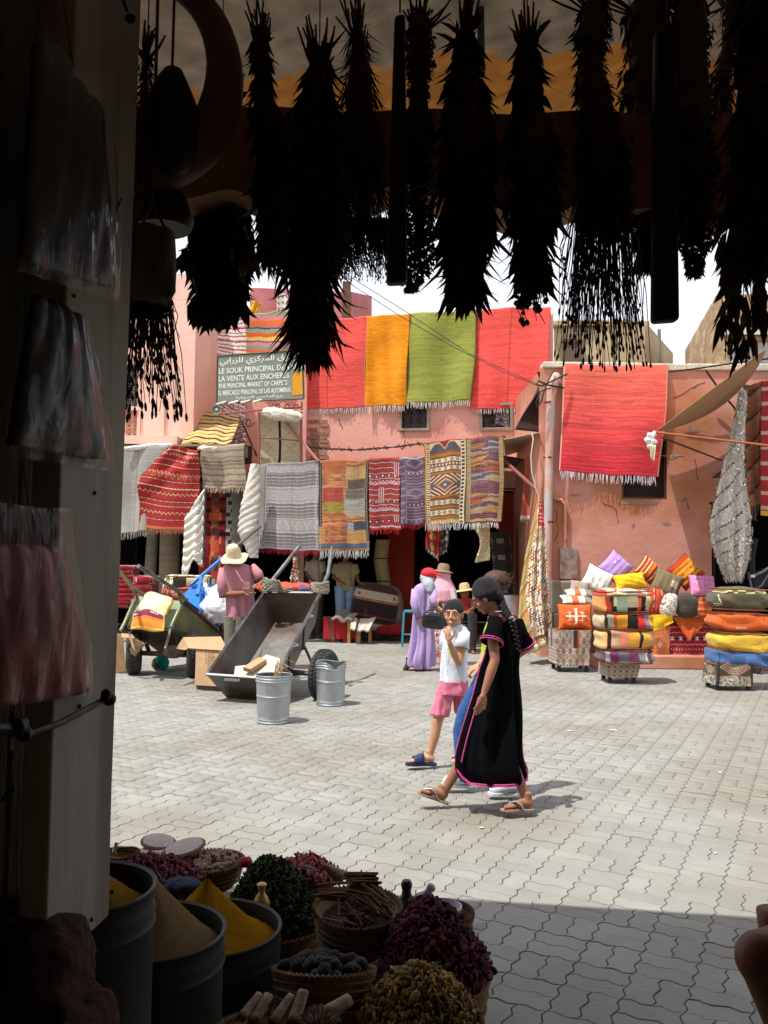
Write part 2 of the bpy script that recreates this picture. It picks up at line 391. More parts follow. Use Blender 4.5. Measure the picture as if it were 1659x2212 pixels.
# ---- grilles
def grille(p, plane, x0, y0, x1, y1, nx, nz, parent, off=-.06, m=None, scroll=True):
    u0, zt = plane.sz(x0, y0, off); u1, zb = plane.sz(x1, y1, off); m = m or M_IRON
    mb = MB(); r = .009; W = u1-u0; H = zt-zb
    for k in range(nx+1): u = u0+W*k/nx; mb.tube([plane.w(u, zb, off), plane.w(u, zt, off)], r, 5)
    for k in range(nz+1): z = zb+H*k/nz; mb.tube([plane.w(u0, z, off), plane.w(u1, z, off)], r, 5)
    if scroll:
        cw, chh = W/nx, H/nz
        for a in range(nx):
            for b in range(nz):
                cx, cz = u0+(a+.5)*cw, zb+(b+.5)*chh
                for sx in (-1, 1):
                    pts = [plane.w(cx+sx*(cw*.1+cw*.33*math.sin(t*.5)), cz+chh*.42*math.cos(t), off) for t in np.linspace(.2, 2.9, 6)]
                    mb.tube(pts, r*.7, 4)
                mb.tube([plane.w(cx-cw*.45, cz-chh*.45, off), plane.w(cx+cw*.45, cz+chh*.45, off)], r*.6, 4)
                mb.tube([plane.w(cx-cw*.45, cz+chh*.45, off), plane.w(cx+cw*.45, cz-chh*.45, off)], r*.6, 4)
    return mb.build('grille', m, parent)
def frame(plane, x0, y0, x1, y1, wdt, dep, parent, m, off=.0):
    u0, zt = plane.sz(x0, y0, off); u1, zb = plane.sz(x1, y1, off); mb = MB(); A = orient(plane.n*-1)
    cx, cz = (u0+u1)/2, (zt+zb)/2; W, H = u1-u0, zt-zb
    for (uu, zz, ww, hh) in ((cx, zt+wdt/2, W+2*wdt, wdt), (cx, zb-wdt/2, W+2*wdt, wdt), (u0-wdt/2, cz, wdt, H), (u1+wdt/2, cz, wdt, H)):
        mb.box(plane.w(uu, zz, off), (ww, dep, hh), A)
    return mb.build('frame', m, parent)
M_GLASS = mat('dusty_glass', L('4a4f50', .5), .15, var=.2, scale=3, bump=0, spec=.5)
# ---- centre building (behind the four big plain rugs)
PC = Plane(900, 18.3, 1, -.15)
uL, _ = PC.sz(662, 1000); uR, _ = PC.sz(1192, 1000); zTop = PC.sz(900, 690)[1]; zOpen = PC.sz(800, 1060)[1]
bC = thing('souk_building', 'pink plastered two storey building behind the red, orange and green rugs', 'building', PC.w(0, 0))
w1 = (*PC.sz(868, 872), *PC.sz(922, 925)); w2 = (*PC.sz(1042, 880), *PC.sz(1102, 924))
ua, za, ub, zb_ = w1; uc, zc, ud, zd = w2
wallface('wall', (PC.p.x, PC.p.y), (PC.a.x, PC.a.y), [uL, ua, ub, uc, ud, uR], [zOpen, zb_, za, zTop], {(1, 1), (3, 1)}, .22, M_PINK, bC)
for k, (a0, a1, a2, a3) in enumerate(((868, 872, 922, 925), (1042, 876, 1102, 925))):
    wn = MB().quadslab([PC.pt(a0-3, a1-3, -.2), PC.pt(a2+3, a1-3, -.2), PC.pt(a2+3, a3+3, -.2), PC.pt(a0-3, a3+3, -.2)], .01).build('window', M_GLASS, bC)
    g = grille(0, PC, a0, a1, a2, a3, 3 if k == 0 else 3, 3, bC, m=M_IRON if k else M_IRON); 
    fr = frame(PC, a0, a1, a2, a3, .05, .06, bC, M_CONC, .015)
MB().quadslab([PC.pt(1072, 884, -.10), PC.pt(1100, 886, -.10), PC.pt(1100, 924, -.10), PC.pt(1070, 915, -.10)], .01).build('plastic_sheet', mat('milky_plastic', L('c9ccd0', .9), .3, var=.2, bump=.3), bC)
A = orient(PC.n*-1)
def pbox(name, m, parent, pl, u0, u1, z0, z1, d0, d1, **k):
    """box on a facade plane: u,z extents and offsets (+ towards the street)"""
    return MB().box(pl.w((u0+u1)/2, (z0+z1)/2, (d0+d1)/2), (abs(u1-u0), abs(d1-d0), abs(z1-z0)), orient(pl.n*-1)).build(name, m, parent, **k)
side = MB().quadslab([PC.w(uR, 0, 0), PC.w(uR, 0, -6), PC.w(uR, zTop-.1, -6), PC.w(uR, zTop+.05, 0)], .02).build('side_wall', M_PINK, bC)
pbox('roof', M_CONC, bC, PC, uL, uR-.03, zTop-.3, zTop-.12, -.03, -6)
pbox('parapet_cap', M_CONC, bC, PC, uL+.02, uR-.02, zTop, zTop+.05, -.2, .02)
# brick showing at the broken left corner of the facade
M_BRICK = mat('worn_brick', L('b98a70', .7), .95, var=.35, scale=6, bump=.5)
bm0 = None
for r_ in range(11):
    zz = PC.sz(680, 905)[1]-.09-r_*.085
    for q in range(2):
        if random.random() < .15: continue
        o = pbox('brick', M_BRICK, bC, PC, uL+.03+q*.21+(r_ % 2)*.06, uL+.03+q*.21+.19+(r_ % 2)*.04, zz, zz+.07, -.02, R(.015, .04))
# dark ground-floor room behind
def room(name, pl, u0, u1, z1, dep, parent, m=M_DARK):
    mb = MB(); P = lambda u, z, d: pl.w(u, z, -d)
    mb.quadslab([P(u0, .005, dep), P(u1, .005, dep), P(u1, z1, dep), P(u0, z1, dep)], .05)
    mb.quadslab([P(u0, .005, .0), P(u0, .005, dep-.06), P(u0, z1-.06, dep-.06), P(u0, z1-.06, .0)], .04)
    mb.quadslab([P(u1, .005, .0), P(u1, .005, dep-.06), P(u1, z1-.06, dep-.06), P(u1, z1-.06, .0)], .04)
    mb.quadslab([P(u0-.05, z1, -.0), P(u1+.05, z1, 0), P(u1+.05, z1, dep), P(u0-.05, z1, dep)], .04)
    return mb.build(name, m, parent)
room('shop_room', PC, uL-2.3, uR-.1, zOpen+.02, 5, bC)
M_REDW = mat('dark_red_plaster', L('9c3325', .8), .9, var=.2, scale=2, bump=.2)
u_a, u_b = PC.sz(838, 1200)[0], PC.sz(893, 1200)[0]
pbox('red_pier', M_REDW, bC, PC, u_a, u_b, .0, zOpen-.02, -.35, .0)
pbox('red_pier', M_REDW, bC, PC, PC.sz(1075, 1200)[0], PC.sz(1180, 1200)[0], .0, zOpen-.02, -.6, -.25)
# ---- middle recess wall and left building
bM = thing('souk_building', 'narrow pink wall behind the striped blankets and the green sign', 'building', at(550, 1203, 19.6)-Vector((0, 0, EYE)))
PM = Plane(550, 19.6, 1, 0)
wallface('wall', (PM.p.x, PM.p.y), (1, 0), [PM.sz(430, 900)[0], PM.sz(672, 900)[0]], [PM.sz(500, 1035)[1], PM.sz(500, 705)[1]], set(), .1, M_PINK, bM)
pbox('parapet_cap', M_CONC, bM, PM, PM.sz(430, 900)[0], PM.sz(672, 900)[0], PM.sz(500, 705)[1]+.003, PM.sz(500, 705)[1]+.06, -.3, .02)
pbox('wall_return', M_PINK, bM, PM, PM.sz(655, 900)[0], PM.sz(672, 900)[0], 0, PM.sz(500, 706)[1]-.05, .02, 1.2)
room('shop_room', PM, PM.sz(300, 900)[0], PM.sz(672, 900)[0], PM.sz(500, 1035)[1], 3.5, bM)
PLf = Plane(340, 17.6, 1, 0)
bL = thing('souk_building', 'pale pink corner building with iron window grilles at the left', 'building', at(340, 1203, 17.6)-Vector((0, 0, EYE)))
xl0, xl1 = PLf.sz(120, 900)[0], PLf.sz(416, 900)[0]; zl = PLf.sz(400, 592)[1]; zlo = PLf.sz(400, 965)[1]
gx0, gx1 = PLf.sz(245, 790)[0], PLf.sz(299, 790)[0]; gz = [PLf.sz(280, y)[1] for y in (943, 886, 878, 792)]
wallface('wall', (PLf.p.x, PLf.p.y), (1, 0), [xl0, gx0, gx1, xl1], [zlo-.4, gz[0], gz[1], gz[2], gz[3], zl], {(1, 1), (1, 3)}, .25, M_PINKL, bL)
MB().quadslab([PLf.w(xl1, zlo-.4, 0), PLf.w(xl1+.1, zlo-.4, -2.4), PLf.w(xl1+.1, zl, -2.4), PLf.w(xl1, zl, 0)], .02).build('side_wall', M_PINKL, bL)
pbox('roof', M_CONC, bL, PLf, xl0, xl1-.04, zl-.2, zl-.05, -.03, -5)
pbox('ledge', M_PINKL, bL, PLf, PLf.sz(230, 950)[0], PLf.sz(395, 950)[0], PLf.sz(330, 966)[1], PLf.sz(330, 948)[1], .005, .5)
pbox('window', M_GLASS, bL, PLf, gx0, gx1, gz[2], gz[3], -.26, -.24); pbox('window', mat('shutter_paint', L('e0bfa8', .8), .7), bL, PLf, gx0, gx1, gz[0], gz[1], -.26, -.2)
grille(0, PLf, 245, 792, 299, 878, 4, 6, bL, off=-.03, m=mat('grey_iron', L('8d8378', .7), .6, metal=.2)); grille(0, PLf, 245, 886, 299, 943, 4, 3, bL, off=-.03, m=mat('pink_painted_iron', L('d9a28c', .8), .6))
frame(PLf, 245, 886, 299, 943, .03, .05, bL, M_PINKL, .01)
pbox('drain_pipe', M_PINKL, bL, PLf, PLf.sz(410, 900)[0]-.55, PLf.sz(410, 900)[0]-.5, PLf.sz(400, 965)[1], PLf.sz(400, 860)[1], .0, .05)
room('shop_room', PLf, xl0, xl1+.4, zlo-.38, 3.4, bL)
# ---- rose tower far behind the striped blankets
PT = Plane(700, 24, 1, .1)
bT = thing('rooftop_room', 'rose coloured rooftop room rising behind the striped blankets', 'building', PT.w(0, 0))
t0, t1, tz = PT.sz(540, 640)[0], PT.sz(757, 640)[0], PT.sz(700, 628)[1]
wallface('wall', (PT.p.x, PT.p.y), (PT.a.x, PT.a.y), [t0, t1], [3, tz], set(), .1, M_ROSE, bT)
q = [PT.w(t1, 3, 0), at(801, 1203, 27.5)*1.0, at(801, 640, 27.5), PT.w(t1, tz, 0)]; q[1].z = 3
MB().quadslab(q, .03).build('side_wall', M_ROSE, bT)
pbox('timber_post', M_WOOD, bT, PT, PT.sz(740, 640)[0], PT.sz(757, 640)[0], 4, tz+.25, .0, .12)
# ---- right building
PR = Plane(1350, 15.0, 1, 0)
bR = thing('souk_building', 'terracotta building behind the cushions, with a white drain pipe on its corner', 'building', PR.w(0, 0))
r0, r1, r2, r3 = PR.sz(1172, 1000)[0], PR.sz(1343, 1000)[0], PR.sz(1441, 1000)[0], PR.sz(1536, 1000)[0]
zr = PR.sz(1300, 797)[1]; zw0, zw1 = PR.sz(1390, 1078)[1], PR.sz(1390, 950)[1]; zo = PR.sz(1560, 1090)[1]; r4 = PR.sz(1900, 1000)[0]
wallface('wall', (PR.p.x, PR.p.y), (1, 0), [r0, r1, r2, r3], [0, zw0, zw1, zr], {(1, 1)}, .2, M_TERR, bR)
wallface('wall', (PR.p.x, PR.p.y), (1, 0), [r3, r4], [zo, zr], set(), .2, M_TERR, bR)
pbox('window', mat('dark_shutter', L('4c4038', .5), .7), bR, PR, r1, r2, zw0, zw1, -.21, -.17); frame(PR, 1346, 952, 1438, 1075, .04, .05, bR, M_WOOD, -.05)
MB().quadslab([PR.w(r0, 0, 0), PR.w(r0+.02, 0, -4), PR.w(r0+.02, zr, -4), PR.w(r0, zr, 0)], -.03).build('side_wall', M_TERR, bR)
room('shop_room', PR, r3+.02, r4, zo, 3, bR)
pbox('roof', M_CONC, bR, PR, r0, r4, zr-.25, zr-.08, -.03, -5)
nseg = 7; mb = MB()
for k in range(nseg):
    a, b = r0+(r4-r0)*k/nseg, r0+(r4-r0)*(k+1)/nseg
    mb.box(PR.w((a+b)/2, zr+.05+R(-.01, .015), -.12), (b-a, .32, .1+R(0, .03)))
cap = mb.build('parapet_cap', mat('weathered_cream_cement', L('d8cfbb', .85), .95, var=.3, scale=5, bump=.8), bR, bevel=.02)
pbox('meter_cover', mat('rusty_plate', L('9a7f72', .7), .7, var=.3, scale=6, col2=L('b9aaa0', .7), blot=3), bR, PR, PR.sz(1208, 1200)[0], PR.sz(1246, 1200)[0], PR.sz(1220, 1250)[1], PR.sz(1220, 1184)[1], .005, .05)
pbox('plinth', M_CONC, bR, PR, PR.sz(1186, 1200)[0], PR.sz(1243, 1200)[0], 0, PR.sz(1220, 1254)[1], .005, .32, bevel=.03)
stp = pbox('doorstep', M_TERR, None, PR, PR.sz(1240, 1203)[0], PR.sz(1620, 1203)[0], 0, .2, .006, 1.5, bevel=.02); stp['kind'] = 'structure'
mb = MB()                                # the down pipe with its swan neck and straps
pu = PR.sz(1183, 1000)[0]; zz = lambda y: PR.sz(1183, y)[1]
mb.tube([PR.w(pu+.13, zz(815), .02), PR.w(pu+.1, zz(822), .1), PR.w(pu+.05, zz(838), .13), PR.w(pu+.03, zz(860), .12), PR.w(pu, zz(1000), .12), PR.w(pu-.02, zz(1210), .12), PR.w(pu-.0, zz(1330), .13)], [.09, .095, .09, .075, .07, .07, .07], 14)
pp = mb.build('drain_pipe', mat('pipe_pink_wash', L('d9a896', .85), .6, var=.2, scale=4, col2=L('c3b7b4', .85), blot=2), bR, smooth=True)
for y in (872, 990, 1128): MB().tube([PR.w(pu-.09, zz(y), .10), PR.w(pu, zz(y), .21), PR.w(pu+.09, zz(y), .10)], .012, 5).build('pipe_strap', M_IRON, bR)
mb = MB(); mb.tube([PR.w(pu+.1, zz(1078), .03), PR.w(pu+.22, zz(1080), .05), PR.w(pu+.29, zz(1092), .05), PR.w(pu+.3, zz(1165), .04)], .03, 8); mb.build('conduit', M_TERR, bR, smooth=True)
# cracks and bare plaster patches, raised a little (chips of the render)
def chips(pl, spots, m, parent):
    for (x, y, wd, ht) in spots:
        u, z = pl.sz(x, y); n = 13; vs = [pl.w(u, z, .006)]
        for k in range(n):
            a = 2*math.pi*k/n; vs.append(pl.w(u+wd*math.cos(a)*R(.2, 1), z+ht*math.sin(a)*R(.2, 1.2), .004))
        MB().add(vs, [(0, 1+k, 1+(k+1) % n) for k in range(n)]).build('chipped_patch', m, parent)
M_CHIP = mat('exposed_render', L('b09080', .75), .95, var=.4, scale=8, bump=.6)
chips(PR, [(1245, 1070, .16, .03), (1390, 1087, .5, .05), (1470, 1080, .12, .04), (1215, 810, .15, .1), (1500, 930, .16, .08), (1455, 985, .25, .06), (1440, 1130, .1, .05), (1368, 1135, .06, .04), (1215, 1275, .05, .08)], M_CHIP, bR)
chips(PC, [(868, 930, .14, .06), (775, 915, .02, .02), (1025, 922, .02, .02), (1068, 918, .02, .02), (700, 955, .1, .2)], M_CHIP, bC)
def crack(pl, pts, m, parent):
    P = []
    for (a, b) in zip(pts, pts[1:]):
        for k in range(5): f = k/5; P.append(pl.pt(a[0]+(b[0]-a[0])*f+R(-1.6, 1.6), a[1]+(b[1]-a[1])*f+R(-1.6, 1.6), .002))
    MB().tube(P, [R(.003, .009) for _ in P], 4).build('crack', m, parent)
M_CRK = mat('crack_dirt', L('6a4a3c', .5), .95)
for c_ in ([(1200, 1100), (1206, 1140), (1196, 1180)], [(1300, 1085), (1330, 1100), (1338, 1140)], [(1470, 1086), (1482, 1075), (1488, 1105)], [(1215, 905), (1222, 950), (1216, 985)], [(1455, 860), (1500, 835), (1530, 822)], [(1500, 990), (1512, 1050)]): crack(PR, c_, M_CRK, bR)
for c_ in ([(872, 930), (876, 958), (866, 975)], [(730, 905), (745, 935)], [(1105, 925), (1112, 945)]): crack(PC, c_, M_CRK, bC)
# ---- tan buildings on the skyline
def skyline(name, label, pts, ztop, m, extra=None):
    b = thing(name, label, 'building', (pts[0][0], pts[0][1], 0)); mb = MB()
    for (p, q) in zip(pts, pts[1:]): mb.quadslab([(p[0], p[1], 2), (q[0], q[1], 2), (q[0], q[1], ztop), (p[0], p[1], ztop)], .05)
    mb.build('wall', m, b); return b
def xy(x, Y): v = at(x, 1203, Y); return (v.x, Y)
z1 = at(1395, 700, 24).z
tb = skyline('skyline_house', 'flat tan house with one shuttered window between the two rows of rugs', [xy(1195, 24.4), xy(1395, 24), xy(1452, 27.4)], z1, M_TAN)
PB = Plane(1300, 24.2, 200, -.4*1); pbox('window', mat('weathered_shutter', L('7a6a5c', .6), .8, var=.3, scale=20), tb, PB, PB.sz(1216, 760)[0], PB.sz(1250, 760)[0], PB.sz(1230, 790)[1], PB.sz(1230, 742)[1], .02, .16)
pbox('lintel', M_WOOD, tb, PB, PB.sz(1212, 760)[0], PB.sz(1256, 760)[0], PB.sz(1230, 742)[1], PB.sz(1230, 736)[1], .02, .2)
mbk = MB(); [mbk.box(((xy(1195, 24.4)[0]*(1-t)+xy(1395, 24)[0]*t), 24.25, z1+.04+R(-.03, .03)), (.5, .35, .16)) for t in np.linspace(.04, .96, 9)]
mbk.build('parapet', M_TAN, tb, bevel=.03)
MB().tube([at(1424, 712, 25.6), at(1424, 800, 25.6)], .05, 8).build('drain_pipe', M_STEEL, tb)
z2 = at(1557, 636, 20).z
tb2 = skyline('skyline_house', 'tall stone and plaster house at the right edge of the skyline', [xy(1486, 25.4), xy(1557, 20), xy(1800, 20)], z2, mat('rubble_stone', L('c2a37e', .72), .95, var=.4, scale=3, bump=.9, bscale=7, col2=L('d9c3a0', .75), blot=1.3, stretch=(1, 1, 1.6)))
PB2 = Plane(1620, 19.98, 1, 0)
pbox('window_lintel', mat('cream_render', L('d8d0b8', .8), .9), tb2, PB2, PB2.sz(1560, 700)[0], PB2.sz(1700, 700)[0], PB2.sz(1600, 728)[1], PB2.sz(1600, 712)[1], .05, .25)
pbox('window_recess', mat('pale_blue_grey_wall', L('b9b4ac', .8), .9), tb2, PB2, PB2.sz(1572, 700)[0], PB2.sz(1700, 700)[0], PB2.sz(1600, 790)[1], PB2.sz(1600, 732)[1], .04, .1)
pbox('wood_beam', mat('orange_wood', L('b07a4a', .7), .8), tb2, PB2, PB2.sz(1575, 700)[0], PB2.sz(1700, 700)[0], PB2.sz(1600, 740)[1], PB2.sz(1600, 731)[1], .11, .2)
pbox('red_line', mat('faded_red_band', L('c77a5e', .7), .8), tb2, PB2, PB2.sz(1580, 700)[0], PB2.sz(1700, 700)[0], PB2.sz(1600, 666)[1], PB2.sz(1600, 662)[1], .055, .075)

# ================================================================ OUR OWN SHOP (dark frame of the picture)
M_SHOP = mat('shop_plaster', L('b8a08c', .85), .95, var=.25, scale=2, bump=.3)
sh = thing('spice_shop', 'dark plastered spice shop around the viewer, its ochre lintel arching over the herbs', 'building', (0, 3, 0))
YB, ZC = 2.0, 3.3                          # inner beam, porch ceiling
M_LINT = mat('lintel_plaster', 'Col', .95, var=.25, scale=7, bump=.6, bscale=11, spec=.1)
def ceil_col(U, V):
    X = -4+8*U; Yy = 3.34-1.84*V; C = full(U, 'e09a50'); px = 829+X/2.9*1920
    lim = np.interp(px, [300, 500, 950, 1240], [3.12, 3.05, 2.87, 2.83])+.05*fbm1(X*5, 9)+.02*fbm1(X*21, 4)
    C[Yy < lim] = hx('b8a898'); n = .05*np.sin(X*23+Yy*31+2*np.sin(Yy*17+X*9))+.05*np.sin(X*41-Yy*19+2*np.sin(X*13))*(Yy < lim)
    return np.clip(C*(1+n)[:, None], 0, 1)
o, _ = sheet('porch_ceiling', [(-4, 3.34, ZC), (4, 3.34, ZC), (4, 1.5, ZC), (-4, 1.5, ZC)], 520, 150, ceil_col, M_LINT, sh, thick=0)
zt0, zb0 = at(829, 238, YB).z, at(829, 492, YB+.16).z; nu = 240; V_ = []; F_ = []
for j in range(nu+1):
    x = -3+6*j/nu; e = .022*math.sin(x*13+1)+.012*math.sin(x*31)+.018*math.sin(x*5.3+2); t_ = .006*math.sin(x*17)
    V_ += [(x, YB, zt0+t_), (x, YB, zb0+e), (x, YB+.16, zb0+e+.01), (x, YB+.16, zt0+t_)]
for j in range(nu):
    for k in range(4): F_.append((j*4+k, j*4+(k+1) % 4, j*4+4+(k+1) % 4, j*4+4+k))
o = mesh_np('beam', np.array(V_), np.array(F_), mat('dark_red_beam', L('a87c5c', .95), .95, var=.35, scale=9, bump=.6, bscale=14), None, None, True); o.data.set_sharp_from_angle(angle=rad(40)); place(o, sh)
mb = MB()
mb.box((0, 3.17, (ZC+.01+4.0)/2), (16, .2, 4.0-ZC-.01), Matrix.Rotation(-.127, 3, 'Z')); mb.box((0, 1.25, ZC+.1), (16, 3.7, .16))         # front edge of the roof, roof
mb.box((0, -2.3, ZC+.1), (16, 3.3, .16))
mb.box((0, -3.5, 1.7), (7, .2, 3.36)); mb.box((3.3, -.5, 1.69), (.2, 6.2, 3.38)); mb.box((-3.0, -.6, 1.69), (.2, 6.0, 3.38))
mb.box((5.9, 3.0, 1.69), (5.2, .3, 3.38)); mb.box((-5.3, 3.0, 1.69), (4.6, .3, 3.38))
mb.build('shell', M_SHOP, sh)
# ================================================================ HANGING RUGS
PH = Plane(800, 16.7, 1, -.13)             # line of awning poles carrying the lower rugs
def wrinkle(seed, a=.02, k=1.0, sag=0.):
    r = np.random.RandomState(seed); f1, f2, p1, p2, p3 = r.uniform(5, 9), r.uniform(10, 17), *r.uniform(0, 6, 3)
    def d(U, V):
        return a*(np.sin(U*f1*k+p1+V*1.7)*.6+.5*np.sin(U*f2*k+p2-V*2.5)*(.3+V)+.35*np.sin(V*7+p3+U*3))+sag*U*0
    return d
def top_warp(seed, a=.012):
    r = np.random.RandomState(seed); p = r.uniform(0, 6, 4)
    def wf(U, V): return .010*np.sin(V*6+p[0])*(.5+U), a*np.sin(U*7+p[1])*(1-V*.3)+a*.5*np.sin(U*19+p[2])
    return wf
def rug(name, label, pl, off, c, nu, nv, cf, fr=None, fl=.11, seed=1, a=.022, group=None, frbot=True, frwid=.014, thick=.014, warp=None, fold=True, disp=None, m=None):
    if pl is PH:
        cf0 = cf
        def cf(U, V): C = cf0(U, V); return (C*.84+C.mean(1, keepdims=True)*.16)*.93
    q = [pl.pt(x, y, off) if not isinstance(off, (list, tuple)) else pl.pt(x, y, off[i]) for i, (x, y) in enumerate(c)]
    t = thing(name, label, 'rug' if 'blanket' not in name else 'blanket', tuple((q[2]+q[3])/2), group)
    o, P = sheet('cloth', q, nu, nv, cf, m, t, disp or wrinkle(seed, a), thick, warp or top_warp(seed))
    if fr: fringe(P[-1][::max(1, nu//12)], fl, fr, t, wid=frwid)
    if fold:                               # the flap that goes back over the wall or pole
        n = np.array(pl.n)*-1; T = P[0][::max(1, nu//10)]; V = []; Fs = []
        for p in T:
            for k, (b, z) in enumerate(((0, 0), (.05, .022), (.13, .018), (.2, -.06), (.22, -.22))): V.append(p+n*b+np.array((0, 0, z)))
        for i in range(len(T)-1):
            for k in range(4): Fs.append((i*5+k, i*5+k+1, i*5+5+k+1, i*5+5+k))
        cc = lin(cf(np.array([.5]), np.array([.02])))[0]
        f = mesh_np('fold', np.array(V), np.array(Fs), m or M_WOV, None, np.tile(cc, (len(Fs), 1)), True)
        s = f.modifiers.new('t', 'SOLIDIFY'); s.thickness = thick; s.offset = 0; place(f, t)
    return t
def plain(h, seed, edge=None, seam=None, k=.09, h2=None):
    def cf(U, V):
        C = full(U, h)
        if h2: C = C*(1-V[:, None])+hx(h2)*V[:, None]
        C = slub(C, U, V, 95, k, seed)
        if seam: C[np.abs(U-seam) < .006] *= .82
        if edge: put(C, (U < .012) | (U > .988), edge)
        return nz(C, .03, seed)
    return cf
OFF = .045
rug('hanging_rug', 'plain red rug with white fringe, first of the big rugs, right of the green sign', PC, OFF, [(648, 693), (793.5, 685), (788.5, 879), (648, 886)], 60, 110, plain('e2584e', 1, 'e59a8a', .42), 'eadfe0', .12, 11, .03)
rug('hanging_rug', 'narrow plain orange yellow rug hanging on the pink facade', PC, .10, [(793.5, 685), (884, 678.5), (877.5, 875.5), (789, 877)], 44, 110, plain('e68e1a', 2, None, .25), 'eee2d8', .15, 12, .05)
rug('hanging_rug', 'plain olive green rug hanging between the orange and the red rug', PC, .11, [(884.3, 678.5), (1031.3, 671), (1019, 865), (877.8, 871)], 60, 110, plain('8d9242', 3, '7c8238', .45), 'e6dcd0', .14, 13, .06)
rug('hanging_rug', 'plain red rug hanging at the right end of the pink facade', PC, OFF+.012, [(1031.5, 671), (1190, 662.5), (1182, 881), (1015, 884)], 60, 110, plain('e4544c', 4, None, .48), 'e4c8c8', .11, 14, .04)
rug('hanging_rug', 'single large coral red rug with white fringe hung from the terracotta roof edge', PR, .1, [(1217.5, 790.5), (1445.3, 791), (1426, 1031), (1207.5, 1018)], 80, 130, plain('ec7460', 5, 'e8a888', .5, .13, 'd03440'), 'ead8dc', .15, 15, .03)
# ---- striped blankets over the middle wall
def sripes_A(U, V):
    x = V+.012*np.sin(U*6)
    seq = ['f1e6dc', 'c2405a', 'f0e4da', '7b5a50', 'f3e9e0', 'e8a9b4', 'c23b50', 'f2e8de', '5b4a4a', 'f2e8de', 'b96a60', 'f6eee2', 'd98d96', '8a4050', 'f3e9e0', '9a7a66']
    w_ = [.020, .014, .022, .008, .02, .012, .012, .026, .006, .02, .012, .022, .012, .01, .024, .01]; e = np.cumsum(w_); s = (x % e[-1]); return bands(s, list(zip(e, seq)))
def stripes_B(U, V):
    x = V+.03*(1-U)+.01*np.sin(U*7); seq = ['9a9a80', 'd98a8a', 'e0742f', 'c9756a', '3a3a48', '8fa58e', 'd8662a', 'e0b86c', '5a565a', 'c98a90', '7f9a86', 'd96a35', 'e6c07a', '6a4a50']
    w_ = [.06, .07, .055, .05, .02, .06, .06, .06, .02, .06, .05, .05, .05, .02]; e = np.cumsum(w_); return bands((x*1.0) % e[-1], list(zip(e, seq)))
rug('striped_blanket', 'long white, pink and maroon striped blanket hanging behind the left edge of the sign', PM, .1, [(451, 692), (531, 680), (531, 955), (444, 900)], 30, 170, sripes_A, None, seed=21, a=.035)
rug('striped_blanket', 'pastel green, orange and pink striped blanket hanging above the sign', PM, .12, [(532, 679), (628, 673), (627, 820), (532, 820)], 34, 110, stripes_B, None, seed=22, a=.03)
rug('hanging_cloth', 'crumpled yellow cloth thrown over the wall above the striped blankets', PM, -.1, [(545, 650), (567, 655), (552, 678), (530, 680)], 12, 12, plain('d89a2c', 8), None, seed=23, a=.05, fold=False)
def creamrug(U, V):
    C = full(U, 'd8ccc0'); put(C, dia(U*3 % 1, V*5 % 1, .5, .5, .4, .4) < 1, '8a7a80'); put(C, (U < .06) | (U > .94), 'c08a3a'); return nz(C, .1)
rug('hanging_rug', 'narrow cream rug with grey lozenges hanging from the rose rooftop room', PT, .1, [(597, 636), (624, 634), (624, 700), (597, 700)], 16, 40, creamrug, None, seed=24, fold=False)
rug('hanging_rug', 'narrow cream rug with orange border beside the timber post of the rooftop room', PT, .1, [(646, 634), (668, 632), (668, 700), (646, 700)], 16, 40, creamrug, None, seed=25, fold=False)
# ---- sign
sgn_q = [at(470, 769, 17.2), at(653, 756, 16.8), at(656, 861, 16.8), at(468, 870, 17.2)]
sg = thing('market_sign', 'green painted metal sign announcing the carpet market in four languages', 'sign', tuple(sgn_q[3]))
snn = (sgn_q[1]-sgn_q[0]).cross(sgn_q[3]-sgn_q[0]).normalized(); snn = -snn if snn.y > 0 else snn
MB().quadslab(sgn_q, .03 if (sgn_q[2]-sgn_q[0]).cross(sgn_q[3]-sgn_q[1]).y > 0 else -.03).build('board', mat('sign_green', L('82887a', .9), .6, var=.12, scale=3, bump=.1, col2=L('787c70', .85)), sg)
mb = MB()
for a, b in ((0, 1), (1, 2), (2, 3), (3, 0)): mb.tube([sgn_q[a]+snn*.0, sgn_q[b]+snn*.0], .018, 4)
mb.build('frame', mat('sign_frame', L('6b5a48', .6), .6), sg)
def bil(q, u, v): return q[0]*(1-u)*(1-v)+q[1]*u*(1-v)+q[2]*u*v+q[3]*(1-u)*v
M_WPAINT = mat('white_sign_paint', L('eef0e8', .85), .6, var=.08, bump=0)
def lettering(txt, u0, u1, v0, v1, parent, q, nrm, m, name='lettering', bold=.012, off=.004, xcut=None):
    cu = bpy.data.curves.new(name, 'FONT'); cu.body = txt; cu.size = 1; cu.offset = bold; cu.resolution_u = 3
    o = bpy.data.objects.new('tmp', cu); COL.objects.link(o); dg = bpy.context.evaluated_depsgraph_get(); dg.update()
    me = bpy.data.meshes.new_from_object(o.evaluated_get(dg)); bpy.data.objects.remove(o); 
    n = len(me.vertices)
    if n == 0: return None
    co = np.empty(n*3); me.vertices.foreach_get('co', co); co = co.reshape(-1, 3); mn, mx = co.min(0), co.max(0)
    out = np.empty((n, 3)); qq = [np.array(p) for p in q]
    for i in range(n):
        u = u0+(u1-u0)*(co[i, 0]-mn[0])/(mx[0]-mn[0]); v = v1+(v0-v1)*(co[i, 1]-mn[1])/(mx[1]-mn[1])
        out[i] = bil(qq, u, v)+np.array(nrm)*off
    me.vertices.foreach_set('co', out.ravel()); me.update(); ob = link(name, me, m); ob['kind'] = 'stuff'; place(ob, parent); return ob
def ar(cps): return ''.join(chr(c) for c in cps)[::-1]
